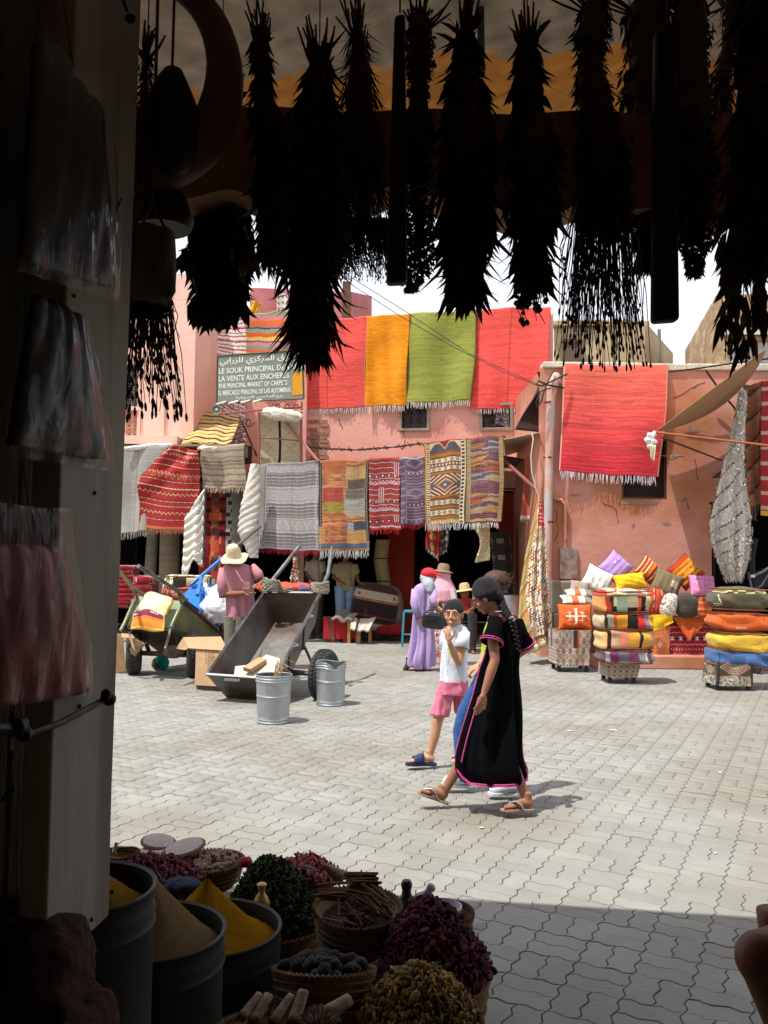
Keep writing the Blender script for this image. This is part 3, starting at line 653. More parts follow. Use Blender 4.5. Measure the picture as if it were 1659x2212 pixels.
# presentation forms, logical order then reversed for display
A1 = ar([0xFE8D, 0xFEDF, 0xFEB4, 0xFEEE, 0xFED5, 0x20, 0xFE8D, 0xFEDF, 0xFEE4, 0xFEAE, 0xFEDB, 0xFEB0, 0xFEF1, 0x20, 0xFEDF, 0xFEE0, 0xFEB0, 0xFEAD, 0xFE8D, 0xFE91, 0xFEF2])
A2 = ar([0xFE91, 0xFEF4, 0xFEC9, 0x20, 0xFE8D, 0xFEDF, 0xFEE4, 0xFEFC, 0xFE91, 0xFEB2, 0x20, 0xFE8D, 0xFEDF, 0xFEBC, 0xFEEE, 0xFED3, 0xFEF4, 0xFE94])
for (t, u0, u1, v0, v1) in ((A1, .03, .99, .05, .235), ('LE SOUK PRINCIPAL DE TAPIS', .02, .995, .27, .385), ('LA VENTE AUX ENCHERES', .02, .84, .44, .555), ('THE PRINCIPAL MARKET OF CARPETS', .02, .82, .60, .70), ('EL MERCADO PRINCIPAL DE LAS ALFOMBRAS', .02, .86, .75, .85), (A2, .22, .77, .885, .965)):
    lettering(t, u0, u1, v0, v1, sg, sgn_q, snn, M_WPAINT)
qq = [bil(sgn_q, u, v)+snn*.006 for u, v in ((.885, .46), (.998, .45), (.998, .91), (.87, .92))]
MB().quadslab(qq, .003).build('orange_patch', mat('orange_paper', L('e09a20', .85), .7, var=.08), sg)
# frame that carries the sign, lamp row, loudspeaker
M_REDP = mat('red_brown_painted_steel', L('a86a5e', .75), .55, var=.2, scale=5, bump=.1)
fr_ = thing('sign_support', 'rusty red steel awning frame with scrollwork under the green sign', 'frame', tuple(at(560, 1010, 17)))
def bars(name, lst, r, m, parent, Y=None, n=6, smooth=True):
    mb = MB()
    for p in lst: mb.tube([at(*q) if len(q) == 3 else at(q[0], q[1], Y) for q in p], r, n)
    return mb.build(name, m, parent, smooth=smooth)
bars('post', [[(559, 890), (559, 1012)]], .028, M_REDP, fr_, 17)
bars('post', [[(650, 890), (651, 1000)]], .028, M_REDP, fr_, 17)
bars('rail', [[(470, 895), (560, 886), (652, 880)]], .02, M_REDP, fr_, 17)
for _r in ([(515, 876), (516, 894)], [(590, 872), (590, 888)], [(652, 868), (652, 886)]): bars('upright', [_r], .015, M_REDP, fr_, 17)
bars('rail', [[(560, 945), (650, 952)]], .015, M_REDP, fr_, 17)
bars('strut', [[(612, 905, 17.3), (688, 997, 16.6)]], .03, M_REDP, fr_)
bars('strut', [[(517, 900, 17.6), (555, 985, 17.2)]], .022, M_IRON, fr_)
sc = []
for cx in (531, 538): sc.append([(cx+11*math.cos(t)*(1-t/9), 912+12*math.sin(t)*(1-t/9)) for t in np.linspace(0, 6, 12)])
for cx in (480, 500, 600, 620, 640): sc.append([(cx+5*math.cos(t), 878+4*math.sin(t)) for t in np.linspace(0, 6, 9)])
bars('scroll', sc, .010, M_IRON, fr_, 17.05, 4)['kind'] = 'stuff'
for k in range(7):
    x = 478+k*26; p = at(x, 872-(k*1.5), 17.0)
    MB().tube([p+Vector((-.09, 0, -.01)), p+Vector((.09, 0, .04))], .018, 6).build('lamp_tube', mat('lamp_white%d' % k, L('f0ece4', .9), .4, bump=0) if k == 0 else bpy.data.materials['lamp_white0'], fr_, smooth=True)
lsp = at(467.6, 884.5, 16.8); ls_ = thing('loudspeaker', 'grey horn loudspeaker under the lower left corner of the sign', 'speaker', tuple(lsp))
Mx = orient((.05, -1, 0)) @ Matrix.Rotation(-math.pi/2, 3, 'X')
MB().lathe([(.030, -.14), (.035, -.1), (.05, -.06), (.085, 0), (.095, .01), (.088, .012), (.05, -.045), (.015, -.05)], lsp, 20, Matrix(((1, 0, 0), (0, 0, -1), (0, 1, 0)))).build('horn', mat('grey_horn', L('9b9a92', .8), .4, metal=.2), ls_, smooth=True)
MB().lathe([(0, .0), (.028, -.005), (.03, -.04)], lsp, 14, Matrix(((1, 0, 0), (0, 0, -1), (0, 1, 0)))).build('driver', mat('light_cap', L('d5d3c8', .8), .5), ls_, smooth=True)
# ---- blanket awning and the left group
def brownstripe(U, V):
    x = V+.015*np.sin(U*5); C = full(U, 'c9a667')
    for k in range(9): put(C, np.abs(x-(.06+k*.115)) < (.022 if k % 2 else .012), '4a2c20')
    return slub(C, U, V, 60, .08, 5)
def q4(c): return [at(*p) for p in c]
t = thing('striped_blanket', 'ochre and dark brown striped blanket stretched as a sloping awning', 'blanket', tuple(at(445, 958, 17)))
sheet('cloth', q4([(438, 886, 18.6), (522, 898, 18.6), (500, 957, 17.1), (391, 960, 17.1)]), 40, 70, brownstripe, None, t, wrinkle(31, .03))
def redwhite(U, V): return bands((V*1.0+.02*U) % .2, [(.05, 'efe2da'), (.08, 'b03a48'), (.13, 'f0e6dc'), (.16, '6a3a40'), (.2, 'c75a62')])
rug('striped_blanket', 'scrap of red and white striped blanket beneath the ochre awning', PM, 1.2, [(508, 905), (527, 903), (525, 960), (496, 962)], 14, 40, redwhite, None, seed=32, fold=False)
def grey(U, V): C = slub(full(U, 'aaa49a'), U, V, 90, .06, 6); C[np.abs(U-.42) < .008] *= .85; return C
rug('hanging_rug', 'plain grey woollen rug hanging left of the red kilim', PH, .32, [(255, 964), (362, 966), (338, 1146), (252, 1152)], 40, 90, grey, 'b0aaa0', .12, 33, .04, fold=False)
def fleece(name, label, pts, r, h='e6dcc8', n=900, seed=1, cat='fleece'):
    """lumpy pile of wool along a polyline"""
    rs = np.random.RandomState(seed); mb = MB(); P = [at(*p) for p in pts]
    t = thing(name, label, cat, tuple(P[-1])); mb.tube(P, r, 12)
    o = mb.build('pelt', mat(name+'_wool', L(h, .85), .95, var=.3, scale=18, bump=.9, bscale=40), t, smooth=True)
    s = o.modifiers.new('s', 'SUBSURF'); s.levels = s.render_levels = 2
    tx = bpy.data.textures.new(name, 'CLOUDS'); tx.noise_scale = .09; d = o.modifiers.new('d', 'DISPLACE'); d.texture = tx; d.strength = .09
    return t
fleece('sheep_fleece', 'cream sheep fleece draped along the top of the awning frame', [(566, 892, 16.9), (590, 893, 16.85), (620, 898, 16.85), (655, 903, 16.9)], [.10, .12, .13, .09], seed=2)
fleece('sheep_fleece', 'white fleece lying on the awning left of the red kilim', [(262, 970, 16.9), (330, 962, 17), (385, 963, 17)], [.05, .06, .04], h='f3ece0', seed=3)
fleece('sheep_fleece', 'small tuft of cream fleece right of the red kilim top', [(425, 968, 16.7), (450, 972, 16.65), (470, 966, 16.7)], [.05, .06, .04], h='e9dcc0', seed=4)
def redk(U, V):
    C = slub(full(U, 'b82a26'), U, V, 100, .12, 7); rows = [.05, .1, .17, .24, .33, .42, .5, .57, .66, .72, .8, .88]
    for k, v in enumerate(rows):
        vv = V+.0*U
        if k % 3 == 0: put(C, (np.abs(vv-v) < .004) & ((U*23+k) % 1 < .8), 'e8c9a0')
        elif k % 3 == 1: zig(C, U, vv, v, .03, .075, .006, 'e0b088')
        else:
            put(C, (np.abs(vv-v) < .012), '8c1c22'); put(C, (np.abs(vv-v) < .003) & ((U*40) % 1 < .6), 'e8d0b0')
    put(C, dia(U*9 % 1, V, .5, .36, .35, .03) < 1, 'cf7a4a'); put(C, dia(U*9 % 1, V, .5, .36, .2, .015) < 1, '8c1c22')
    put(C, V > .965, 'cf7048'); return C
def redwarp(U, V):
    b = np.interp(V, [0, .15, .4, .55, .75, 1], [0, -.16, -.33, -.30, -.14, 0]); return b*(1-U)**1.3, .02*np.sin(U*6+V*3)
def reddisp(U, V): return .05*np.exp(-((V-.55+.55*U)/.1)**2)+.035*np.sin(U*9+V*4)*(1-V*.5)+.02*np.sin(U*20-V*6)*(1-V)
rug('hanging_kilim', 'bright red kilim with fine zigzag rows, gathered at its top and flaring out', PH, .38, [(371, 964), (432, 972), (428, 1150), (299, 1137)], 90, 140, redk, 'd08050', .09, 34, warp=redwarp, disp=reddisp, fold=False)
def brnk(U, V):
    C = slub(full(U, 'b09a7c'), U, V, 80, .08, 8)
    for k in range(12):
        v = .04+k*.08; put(C, np.abs(V-v) < (.016 if k % 3 else .01), '5a3a34'); put(C, (np.abs(V-v) < .006) & ((U*28+k*.37) % 1 < .5), 'e0d6c4')
    return C
rug('hanging_rug', 'beige rug with thin dark brown dashed stripes, hanging right of the red kilim', PH, .3, [(434, 966), (529, 962), (531, 1056), (437, 1054)], 60, 90, brnk, 'cabfa4', .09, 35, .03)
# white tufted blanket with pointed end, and the twisted ones
def tuft(U, V):
    C = full(U, 'e2ddd0'); x = (V*7+np.abs(U-.62)*1.6) % 1; put(C, x < .14, 'cfc8b8'); put(C, (x < .08) & (U > .6), '3a3838'); put(C, U > .93, '4a4644'); return nz(C, .05)
t = thing('tufted_blanket', 'white tufted wedding blanket hanging in a point in front of the dark doorway', 'blanket', tuple(at(420, 1230, 16.3)))
sheet('cloth', q4([(400, 1120, 16.3), (445, 1052, 16.3), (441, 1205, 16.3), (393, 1238, 16.3)]), 30, 60, tuft, None, t, lambda U, V: .05*np.exp(-((U-.62)/.15)**2)+.018*np.sin((V*7+np.abs(U-.62)*1.6)*6.28), .03, lambda U, V: (U*0, -.22*(1-np.abs(U-.3)/.7)*V**3*0-.10*np.sin(U*9)*V**4))
def twisted(name, label, pts, rr, h, parent=None, ridg=9, seed=1, pitch=14, cat='blanket', stripe=None):
    P = [np.array(at(*p)) for p in pts]; d = np.linspace(0, 1, len(P)); n = 150; ns = 36; V = []; cols = []
    t = thing(name, label, cat, tuple(P[-1])); rs = np.random.RandomState(seed)
    for i in range(n):
        s = i/(n-1); c = np.array([np.interp(s, d, [p[k] for p in P]) for k in range(3)]); r = np.interp(s, d, rr)
        for k in range(ns):
            an = 2*math.pi*k/ns; a2 = an*1+s*pitch*.8; q = r*(1+.20*abs(math.sin(a2*ridg/4+s*pitch))+.05*rs.uniform(-1, 1)+.08*math.sin(3*an+s*8))
            V.append(c+np.array((q*math.cos(an), q*.7*math.sin(an), 0)))
    Fs = np.array([(i*ns+k, i*ns+(k+1) % ns, (i+1)*ns+(k+1) % ns, (i+1)*ns+k) for i in range(n-1) for k in range(ns)])
    s_ = (Fs[:, 0]//ns)/n; an_ = (Fs[:, 0] % ns)/ns*2*np.pi; ph = (an_+s_*pitch*.8)*ridg/4+s_*pitch
    C = full(s_, h)*(.78+.22*np.abs(np.sin(ph)))[:, None]
    if stripe: put(C, (np.abs(np.sin(ph*.5+.6)) < .10), stripe)
    o = mesh_np('cloth', np.array(V), Fs, M_WOV, None, lin(np.clip(C, 0, 1)), True); place(o, t); return t
twisted('tufted_blanket', 'thick white ribbed blanket hanging as a twisted column left of the grey rug', [(551, 1002, 16.5), (541, 1090, 16.5), (536, 1150, 16.5), (548, 1205, 16.5)], [.07, .15, .16, .07], 'e3dccd', seed=5)
# ---- the main lower row
def greyrug(U, V):
    C = slub(full(U, '8c8482'), U, V, 120, .06, 9); Wt = 'd4cfc8'; 
    bands_ = [(0.02, .10), (.27, .46), (.63, .80)]
    for b in np.arange(.12, .98, .038):
        inn = (U > .13)
        put(C, inn & (np.abs(V-b) < .0035) & ((U*60) % 1 < .65), Wt)
        put(C, inn & (np.abs(V-b-.016) < .004), '7d7078')
    for (a, b) in bands_:
        m_ = (V > a) & (V < b) & (U > .13); put(C, m_, '9d918f'); h = (b-a)
        uu = ((U-.13)*3.5) % 1; vv = (V-a)/h
        d = np.abs(uu-.5)*1.9+np.abs(vv-.5)*1.5
        put(C, m_ & (((d*7) % 1) < .42) & (vv > .16) & (vv < .84), Wt); put(C, m_ & ((vv < .1) | (vv > .9)) & ((U*40) % 1 < .55), Wt)
        put(C, m_ & (d < .14), 'c9b070')
    zig(C, U*0+V*.5, V*0+U, .065, .05, .012, .008, Wt); put(C, (np.abs(U-.12) < .006) | (np.abs(U-.025) < .005), Wt); put(C, (U > .10) & (U < .115) & ((V*70) % 1 < .5), '6a5a60')
    zig(C, V, U, .955, .03, .02, .006, Wt); C[np.abs(U-.55) < .004] *= .75; put(C, V > .975, 'b0a4a4'); return C
rug('hanging_rug', 'large grey and white geometric rug with red fringe, widest of the lower row', PH, .2, [(560, 1006), (689, 997), (690, 1190), (556, 1185)], 130, 190, greyrug, 'b02838', .1, 41, .03)
def patchrug(U, V):
    C = slub(full(U, 'c07a48'), U, V, 110, .3, 10); r = np.random.RandomState(12)
    s = slub(full(U, 'c98a58'), U, V, 60, .3, 13)
    def blk(u0, u1, v0, v1, h, dots=None, st=.0):
        m = (U > u0) & (U < u1) & (V > v0) & (V < v1); C[m] = (slub(full(U, h), U, V, 130, .14, 14))[m]
        if dots: put(C, m & ((U*26) % 1 < .35) & ((V*38+(np.floor(U*26) % 2)*.5) % 1 < .4), dots)
    blk(.08, .55, .0, .15, 'c06a40'); blk(.55, .93, .07, .2, 'c9a068', 'a0703a'); blk(.6, .93, .21, .31, '5f5a50'); blk(.55, .93, .32, .42, '6a655c', 'a89a80')
    blk(.08, .5, .3, .46, 'b84638', 'c4685a'); blk(.08, .52, .46, .58, 'a08a34'); blk(.52, .93, .42, .55, '9c9a90', 'b0a890'); blk(.5, .93, .55, .62, 'b5a488')
    blk(.0, .12, .73, 1, 'c98b46'); blk(.55, .98, .68, .77, '50525e', None); m = (U > .57) & (U < .7) & (V > .69) & (V < .77); put(C, m & (np.abs(tri(U*20)-tri(V*40)) < .25), 'd8dce0')
    blk(.55, .98, .77, .91, 'c79048', 'e0b878'); blk(.0, 1, .92, .98, '56697c'); put(C, (U < .06) & (V < .73), '3c3a40'); put(C, (U > .94) & (V < .9), '403c40'); put(C, ((U < .045) & (U > .02) | (U > .955) & (U < .98)) & ((V*60) % 1 < .5), 'b0a898')
    lz = (V > .6) & (V < .92) & (U < .55) & (U > .12) & (dia(U*5 % 1, V*14 % 1, .5, .5, .5, .3) < 1); put(C, lz, 'b85040'); return C
rug('hanging_rug', 'patchwork kilim in orange, ochre and grey blocks with long white fringe', PH, .22, [(689, 997), (796, 994), (796, 1188), (690, 1190)], 120, 180, patchrug, 'd8d6cc', .15, 42, .03)
def redrug(U, V):
    C = slub(full(U, 'b8382c'), U, V, 120, .08, 15); W = 'd9c8cc'
    for v in np.arange(.05, .99, .075):
        put(C, np.abs(V-v) < .022, '9c3034'); zig(C, U, V, v, .012, .03, .004, W)
    for v, in ((.33,), (.71,)): put(C, (np.abs(dia(U*8 % 1, V, .5, v, .42, .025)-1) < .25) & (np.abs(V-v) < .03), W)
    for v in (.235, .60, .88): put(C, (np.abs(V-v) < .014), '6f2a2c'); put(C, (np.abs(V-v) < .009) & ((U*5) % 1 < .3), 'e8e0dc'); put(C, (np.abs(V-v) < .009) & (((U*5) % 1 > .55) & ((U*5) % 1 < .7)), 'd08a2c')
    for (u0, u1, v0, v1) in ((.78, .97, .03, .23), (.28, .5, .4, .62), (.78, .97, .78, .88)):
        m = (U > u0) & (U < u1) & (V > v0) & (V < v1); put(C, m, 'a03038'); put(C, m & (np.abs(((U-u0)/(u1-u0)*3) % 1-.5-.3*(tri(V*45)-.5)) < .16), W)
    put(C, (np.abs(V-.96) < .008) & (tri(U*8) > .2), W); return C
rug('hanging_kilim', 'red kilim with white bands and chain pattern, hanging right of the patchwork one', PH, .22, [(797, 992.5), (863, 992), (866, 1144), (799, 1145)], 90, 150, redrug, 'b82420', .09, 43, .025)
def purrug(U, V):
    C = slub(full(U, '6f5468'), U, V, 120, .09, 16); W = 'a899ac'
    put(C, np.abs(U-.22) < .012, W)
    for v in np.arange(.2, .95, .045): put(C, (np.abs(V-v) < .004) & (U > .24), W)
    for v in (.06, .52): d = dia(U, V, .6, v, .5, .09); put(C, (U > .26) & (np.abs(d-.8) < .22) & (((U*26) % 1 < .5) ^ ((V*46) % 1 < .5)), W)
    for v in (.22, .70): put(C, (np.abs(V-v) < .014) & (U > .24), '9a3a34'); put(C, (np.abs(V-v) < .009) & (U > .26) & ((U*6) % 1 < .35), 'f0ece8')
    put(C, (V > .91) & (V < .97) & (((U*5) % 1) < .4) & (((U*40) % 1 < .5) ^ ((V*60) % 1 < .5)), W); put(C, (U < .2) & (((V*9) % 1) < .25) & (((U*40) % 1 < .5) ^ ((V*50) % 1 < .5)), W); return C
rug('hanging_kilim', 'purple kilim with pale lozenges, narrowest of the lower row', PH, .24, [(863.5, 992), (917, 989.5), (920, 1132), (867, 1134)], 70, 150, purrug, 'b02436', .09, 44, .025)
def diarug(U, V):
    C = slub(full(U, '9a5a30'), U, V, 120, .08, 17); Cr = 'e4d6b0'; inn = (U > .14) & (U < .86)
    put(C, U < .045, 'd09030'); put(C, (U > .045) & (U < .13) | (U > .87), Cr); put(C, (np.abs(U-.088) < .03) & (((V*36) % 1) < .5), '7a3a2c'); put(C, (np.abs(U-.93) < .035) & (np.abs(((V*22) % 1)-.5) < .3), '5a4038')
    m = inn & (V < .12); put(C, m, '5a5c66'); put(C, m & (V < .02+.09*np.abs(np.sin((U-.14)/.72*2*np.pi))**.6*0+.055*(1-np.abs(((U-.14)/.36) % 1-.5)*2)*0), 'e4d6b0')
    pk = .10-.085*np.abs(np.sin((U-.14)/.72*2*np.pi)); put(C, m & (V < pk), 'c8702c'); put(C, m & (V < pk-.012), Cr); put(C, m & (V < pk-.022) & (np.abs(U-.5) < .2), 'a02c24')
    for (a, b) in ((.19, .26), (.295, .36), (.70, .775), (.82, .90)):
        m = inn & (V > a) & (V < b); put(C, m, Cr); c = (a+b)/2; dd = dia(((U-.14)*6.9) % 1, V, .5, c, .33, (b-a)*.36); put(C, m & (dd < 1), '8a4a34'); put(C, m & (dd < .45), 'dccfa8'); put(C, m & ((V < a+.008) | (V > b-.008)), '6a4a30')
    put(C, inn & (np.abs(V-.277) < .012) & (((U*12) % 1) < .5), 'e0c8b8')
    for v in (.155, .165, .38, .665, .80, .92): put(C, inn & (np.abs(V-v) < .008), 'c07a2c')
    m = inn & (V > .40) & (V < .65); d = dia(U, V, .5, .525, .36, .125); dq = np.floor(d*7)/7
    put(C, m, '8c3a2a'); put(C, m & (np.abs(((d*2.6+.06*np.sign(np.sin(U*160))) % 1)-.5) < .2), Cr); put(C, m & (d < .45), '5a6068'); put(C, m & (np.abs(d-.5) < .08), 'c07a2c'); put(C, m & (d < .12), 'dcd6c8')
    e = np.minimum(dia(U, V, .14, .525, .12, .05), dia(U, V, .86, .525, .12, .05)); put(C, m & (e < 1), '5a6472')
    put(C, inn & (V > .94), 'c98a3c'); put(C, inn & (V > .955) & (((U*24) % 1) < .5), Cr); return C
rug('hanging_rug', 'cream, rust and blue rug with a large central diamond and white fringe', PH, .5, [(916, 959), (1006.5, 949), (1004, 1130), (920, 1133)], 110, 200, diarug, 'e4e2e0', .12, 45, .025)
def multirug(U, V):
    r = np.random.RandomState(21); cols = ['8a3a30', 'c0762c', '565a78', 'a0483c', 'd09a3a', '6a4a5c', 'b0a48c', '7a3030', 'b8602c', '4a506a', 'c08a50', 'a83440']
    x = V*46+.9*np.sin(U*5+np.floor(V*12)*2)*.5; k = np.floor(x).astype(int); C = np.array([hx(cols[i]) for i in r.randint(0, 12, 400)])[k+5+ (U > .52+.1*np.sin(V*40))*17]
    C = slub(C, U, V, 130, .1, 22); put(C, (np.abs((x % 1)-.5) < .12) & (((U*22) % 1) < .45), 'b09aa0')
    b = (U < .12) | (U > .88) | (V > .95); put(C, b, 'c6a66a'); put(C, (U < .02) | (U > .98) | (((V*30) % 1 < .12) & ((U < .1) | (U > .9))), '7a5a34'); put(C, (np.abs(U-.13) < .008) | (np.abs(U-.87) < .008), '8a8a98')
    put(C, (V > .985), '8c2a34'); return C
rug('hanging_rug', 'many coloured striped kilim with a straw yellow border, right end of the lower row', PH, .52, [(1007, 949), (1090, 942), (1085.5, 1128), (1004.5, 1130)], 90, 190, multirug, 'e4e2e4', .11, 46, .022)
# poles that carry them
def pole(label, pts, r, m, name='awning_pole', cat='pole'):
    o = MB().tube([at(*p) for p in pts], r, 8).build(name, m, smooth=True); return tag(o, label, cat)
M_POLE = mat('old_pole', L('8a6f55', .7), .8, var=.3, scale=8)
def pp_(x, y, off): v = PH.pt(x, y, off); return v
for lab, a, b, o_ in (('pole carrying the grey and patchwork rugs', (545, 1008), (800, 994), .14), ('pole carrying the red and purple kilims', (798, 993), (920, 989), .13), ('pole carrying the diamond rug and the striped kilim', (912, 960), (1092, 943), .4), ('pole carrying the rugs left of the white column', (250, 966), (535, 962), .2)):
    tag(MB().tube([pp_(*a, o_), pp_(*b, o_)], .03, 8).build('awning_pole', M_POLE, smooth=True), lab, 'pole')
# canvas awning between the right pole and the corner
t = thing('awning', 'dirty cream canvas awning stretched between the striped kilim and the pipe corner', 'awning', tuple(at(1130, 960, 15.6)))
sheet('canvas', [PH.pt(1088, 950, .3), at(1165, 934, 14.9), at(1168, 962, 17.5), PC.pt(1090, 985, .1)], 20, 20, plain('b9a888', 41), None, t, lambda U, V: -.05*np.sin(U*3.1)*np.sin(V*3.1), .01)
t = thing('hanging_tarp', 'dark brown sagging tarpaulin tied at the top of the pipe corner', 'tarpaulin', tuple(at(1150, 925, 15)))
def tw(U, V): return -.25*np.sin(V*2.2+.2)**2*(1-U)*0+.0*U, 0*U
sheet('canvas', [at(1160, 803, 15.1), at(1172, 800, 15.3), at(1169, 932, 15.3), at(1120, 930, 15.1)], 14, 30, plain('3d2b25', 42), None, t, lambda U, V: .08*np.sin(V*5+U*3), .02, lambda U, V: (.13*np.sin(V*math.pi)*(1-U)+.05*np.sin(V*9)*(1-U), U*0))
# the diamond cream blankets in the steel frame
def crm(U, V):
    C = slub(full(U, 'c6b592'), U, V, 80, .05, 31); put(C, (np.abs(dia(U*2 % 1, V*3 % 1, .5, .5, .5, .5)-1) < .05) & ((V*60) % 1 < .6), '7c6a58'); put(C, (np.abs(U-.5) < .035), '2c2622'); put(C, (np.abs(U-.5) < .008), 'c0b49a'); return C
rug('hanging_blanket', 'cream blanket with thin brown lozenges hanging inside the steel frame', Plane(600, 17.25, 1, -.1), 0, [(563, 893), (648, 900), (646, 1004), (563, 1004)], 60, 90, crm, None, seed=51, fold=False)
# strut and rope near the corner
tag(MB().tube([PH.pt(1088, 994, .3), at(1157, 1056, 15.6)], .035, 8).build('awning_strut', M_REDP, smooth=True), 'red painted diagonal strut right of the striped kilim', 'strut')
tag(MB().tube([at(1149, 936, 14.9), at(1152, 948, 14.85), at(1147, 985, 14.85), at(1149, 1020, 14.85), at(1158, 1058, 14.8), at(1164, 1072, 14.8)], .012, 6).build('rope', mat('white_rope', L('cfc6b4', .8), .9), smooth=True), 'thin white rope tying up the patchwork carpet', 'rope')
def cable(label, pts, r=.012, sag=0, name='cable', twist=0):
    P = [at(*p) for p in pts]; mb = MB()
    if twist:
        for s in range(2):
            Q = []
            for a, b in zip(P, P[1:]):
                for k in range(14):
                    f = k/14; q = a.lerp(b, f); an = f*14+s*math.pi; Q.append(q+Vector((0, math.cos(an), math.sin(an)))*r*1.3)
            mb.tube(Q, r, 5)
        for a, b in zip(P, P[1:]):
            for f in (.2, .5, .8): q = a.lerp(b, f); mb.tube([q+Vector((-.03, 0, .05)), q, q+Vector((.04, 0, -.04))], r*.8, 4)
    else: mb.tube(P, r, 5)
    return tag(mb.build(name, M_CABLE, smooth=True), label, 'cable')
cable('twisted grey power cable strung below the four big rugs', [(658, 963, 17.8), (700, 969, 17.7), (770, 972, 17.6), (850, 966, 17.3), (918, 957, 16.9)], .011, twist=1)
cable('upper of two thin wires crossing in front of the rugs', [(752, 595, 17), (884, 678, 16.8), (1015, 765, 16.4), (1165, 832, 15)], .007)
cable('lower of two thin wires crossing in front of the rugs', [(752, 610, 17), (860, 680, 16.8), (980, 750, 16.4), (1080, 800, 15.6), (1165, 835, 15)], .007)
cable('black cable bundle wrapped round the top of the pipe', [(1225, 808, 14.8), (1195, 822, 14.7), (1170, 834, 14.7), (1158, 829, 14.7), (1163, 823, 14.7), (1185, 832, 14.7), (1218, 838, 14.8)], .016)
cable('black cable drooping left of the pipe', [(1196, 800, 14.8), (1180, 830, 14.7), (1168, 870, 14.7), (1160, 880, 14.7), (1158, 868, 14.7), (1168, 845, 14.7), (1190, 838, 14.7)], .014)
cable('black cable along the terracotta roof edge', [(1445, 803, 14.75), (1500, 797, 14.72), (1560, 788, 14.72), (1659, 775, 14.7)], .015)
cable('black cable hanging down the terracotta wall beside the tan awning', [(1525, 800, 14.8), (1560, 850, 14.85), (1586, 880, 14.85), (1600, 912, 14.85)], .018)
# pink rug beside strut; little kilims; fleece
rug('hanging_rug', 'plain salmon rug with white end hanging in the shade left of the pipe corner', Plane(1140, 16.2, 1, -.1), 0, [(1136, 990), (1168, 985), (1160, 1120), (1124, 1124)], 24, 60, lambda U, V: np.where((V > .93)[:, None], hx('d9cfc4'), slub(full(U, 'b5604c'), U, V, 50, .06, 3)), 'c9beb0', .06, 61, fold=False)
def smallk(U, V): C = slub(full(U, '9a2c28'), U, V, 50, .1, 4); put(C, dia(U, V*3 % 1, .5, .5, .3, .4) < 1, 'a08048'); put(C, (U > .7) & (V > .5), 'b02430'); return C
PI_ = Plane(950, 16.4, 1, -.1)
rug('small_kilim', 'small red and ochre kilim dangling under the diamond rug', PI_, 0, [(922, 1128), (950, 1128), (948, 1205), (920, 1180)], 24, 50, smallk, 'd9d4cc', .08, 62, fold=False, a=.05)
rug('small_kilim', 'small dark patterned kilim dangling beside the red and ochre one', PI_, -.1, [(950, 1128), (974, 1128), (966, 1185), (948, 1195)], 20, 50, lambda U, V: nz(np.where((dia(U*2 % 1, V*4 % 1, .5, .5, .4, .4) < 1)[:, None], hx('8a8270'), hx('3a3030')), .1), 'c9c4bc', .06, 63, fold=False, a=.05)
def flc(U, V): return full(U, 'd9cfa8')*(1+.1*np.random.RandomState(3).uniform(-1, 1, (len(U), 1)))
t = thing('sheepskin', 'cream sheepskin hanging in a point below the striped kilim', 'sheepskin', tuple(at(1050, 1225, 16.2)))
sheet('pelt', q4([(1017, 1132, 16.2), (1058, 1130, 16.2), (1058, 1200, 16.2), (1036, 1215, 16.2)]), 24, 40, flc, mat('curly_wool', 'Col', .95, var=.3, scale=70, bump=1, bscale=70), t, lambda U, V: .04*np.sin(U*4+V*3)+.012*RN.uniform(-1, 1, U.shape), .03, lambda U, V: (.10*np.sin(V*4)*(1-U), -.08*U*V))
# patchwork carpet tied at the corner: gathered cone
def tied(name, label, stations, cf, n=46, m=90, hemcol=None):
    t = thing(name, label, 'carpet', tuple(at(*stations[-1][0][:3]))); V = np.zeros((m+1, n+1, 3)); s = np.linspace(0, 1, len(stations))
    Lp = np.array([at(*a) for a, b in stations]); Rp = np.array([at(*b) for a, b in stations])
    for i in range(m+1):
        q = i/m; l = np.array([np.interp(q, s, Lp[:, k]) for k in range(3)]); r = np.array([np.interp(q, s, Rp[:, k]) for k in range(3)])
        for j in range(n+1):
            u = j/n; p = l*(1-u)+r*u; wd = np.linalg.norm(r-l); p = p+np.array((0, -1, 0))*(wd*.35*math.sin(u*math.pi)+wd*.07*math.sin(u*19+q*2)); V[i, j] = p
    i = np.arange(m)[:, None]*(n+1)+np.arange(n)[None]; Fs = np.stack([i, i+n+1, i+n+2, i+1], -1).reshape(-1, 4)
    fu = ((np.arange(n)+.5)/n)[None].repeat(m, 0).ravel(); fv = ((np.arange(m)+.5)/m)[:, None].repeat(n, 1).ravel()
    o = mesh_np('cloth', V.reshape(-1, 3), Fs, M_WOV, None, lin(cf(fu, fv)), True); s_ = o.modifiers.new('t', 'SOLIDIFY'); s_.thickness = .02; place(o, t); return t, V
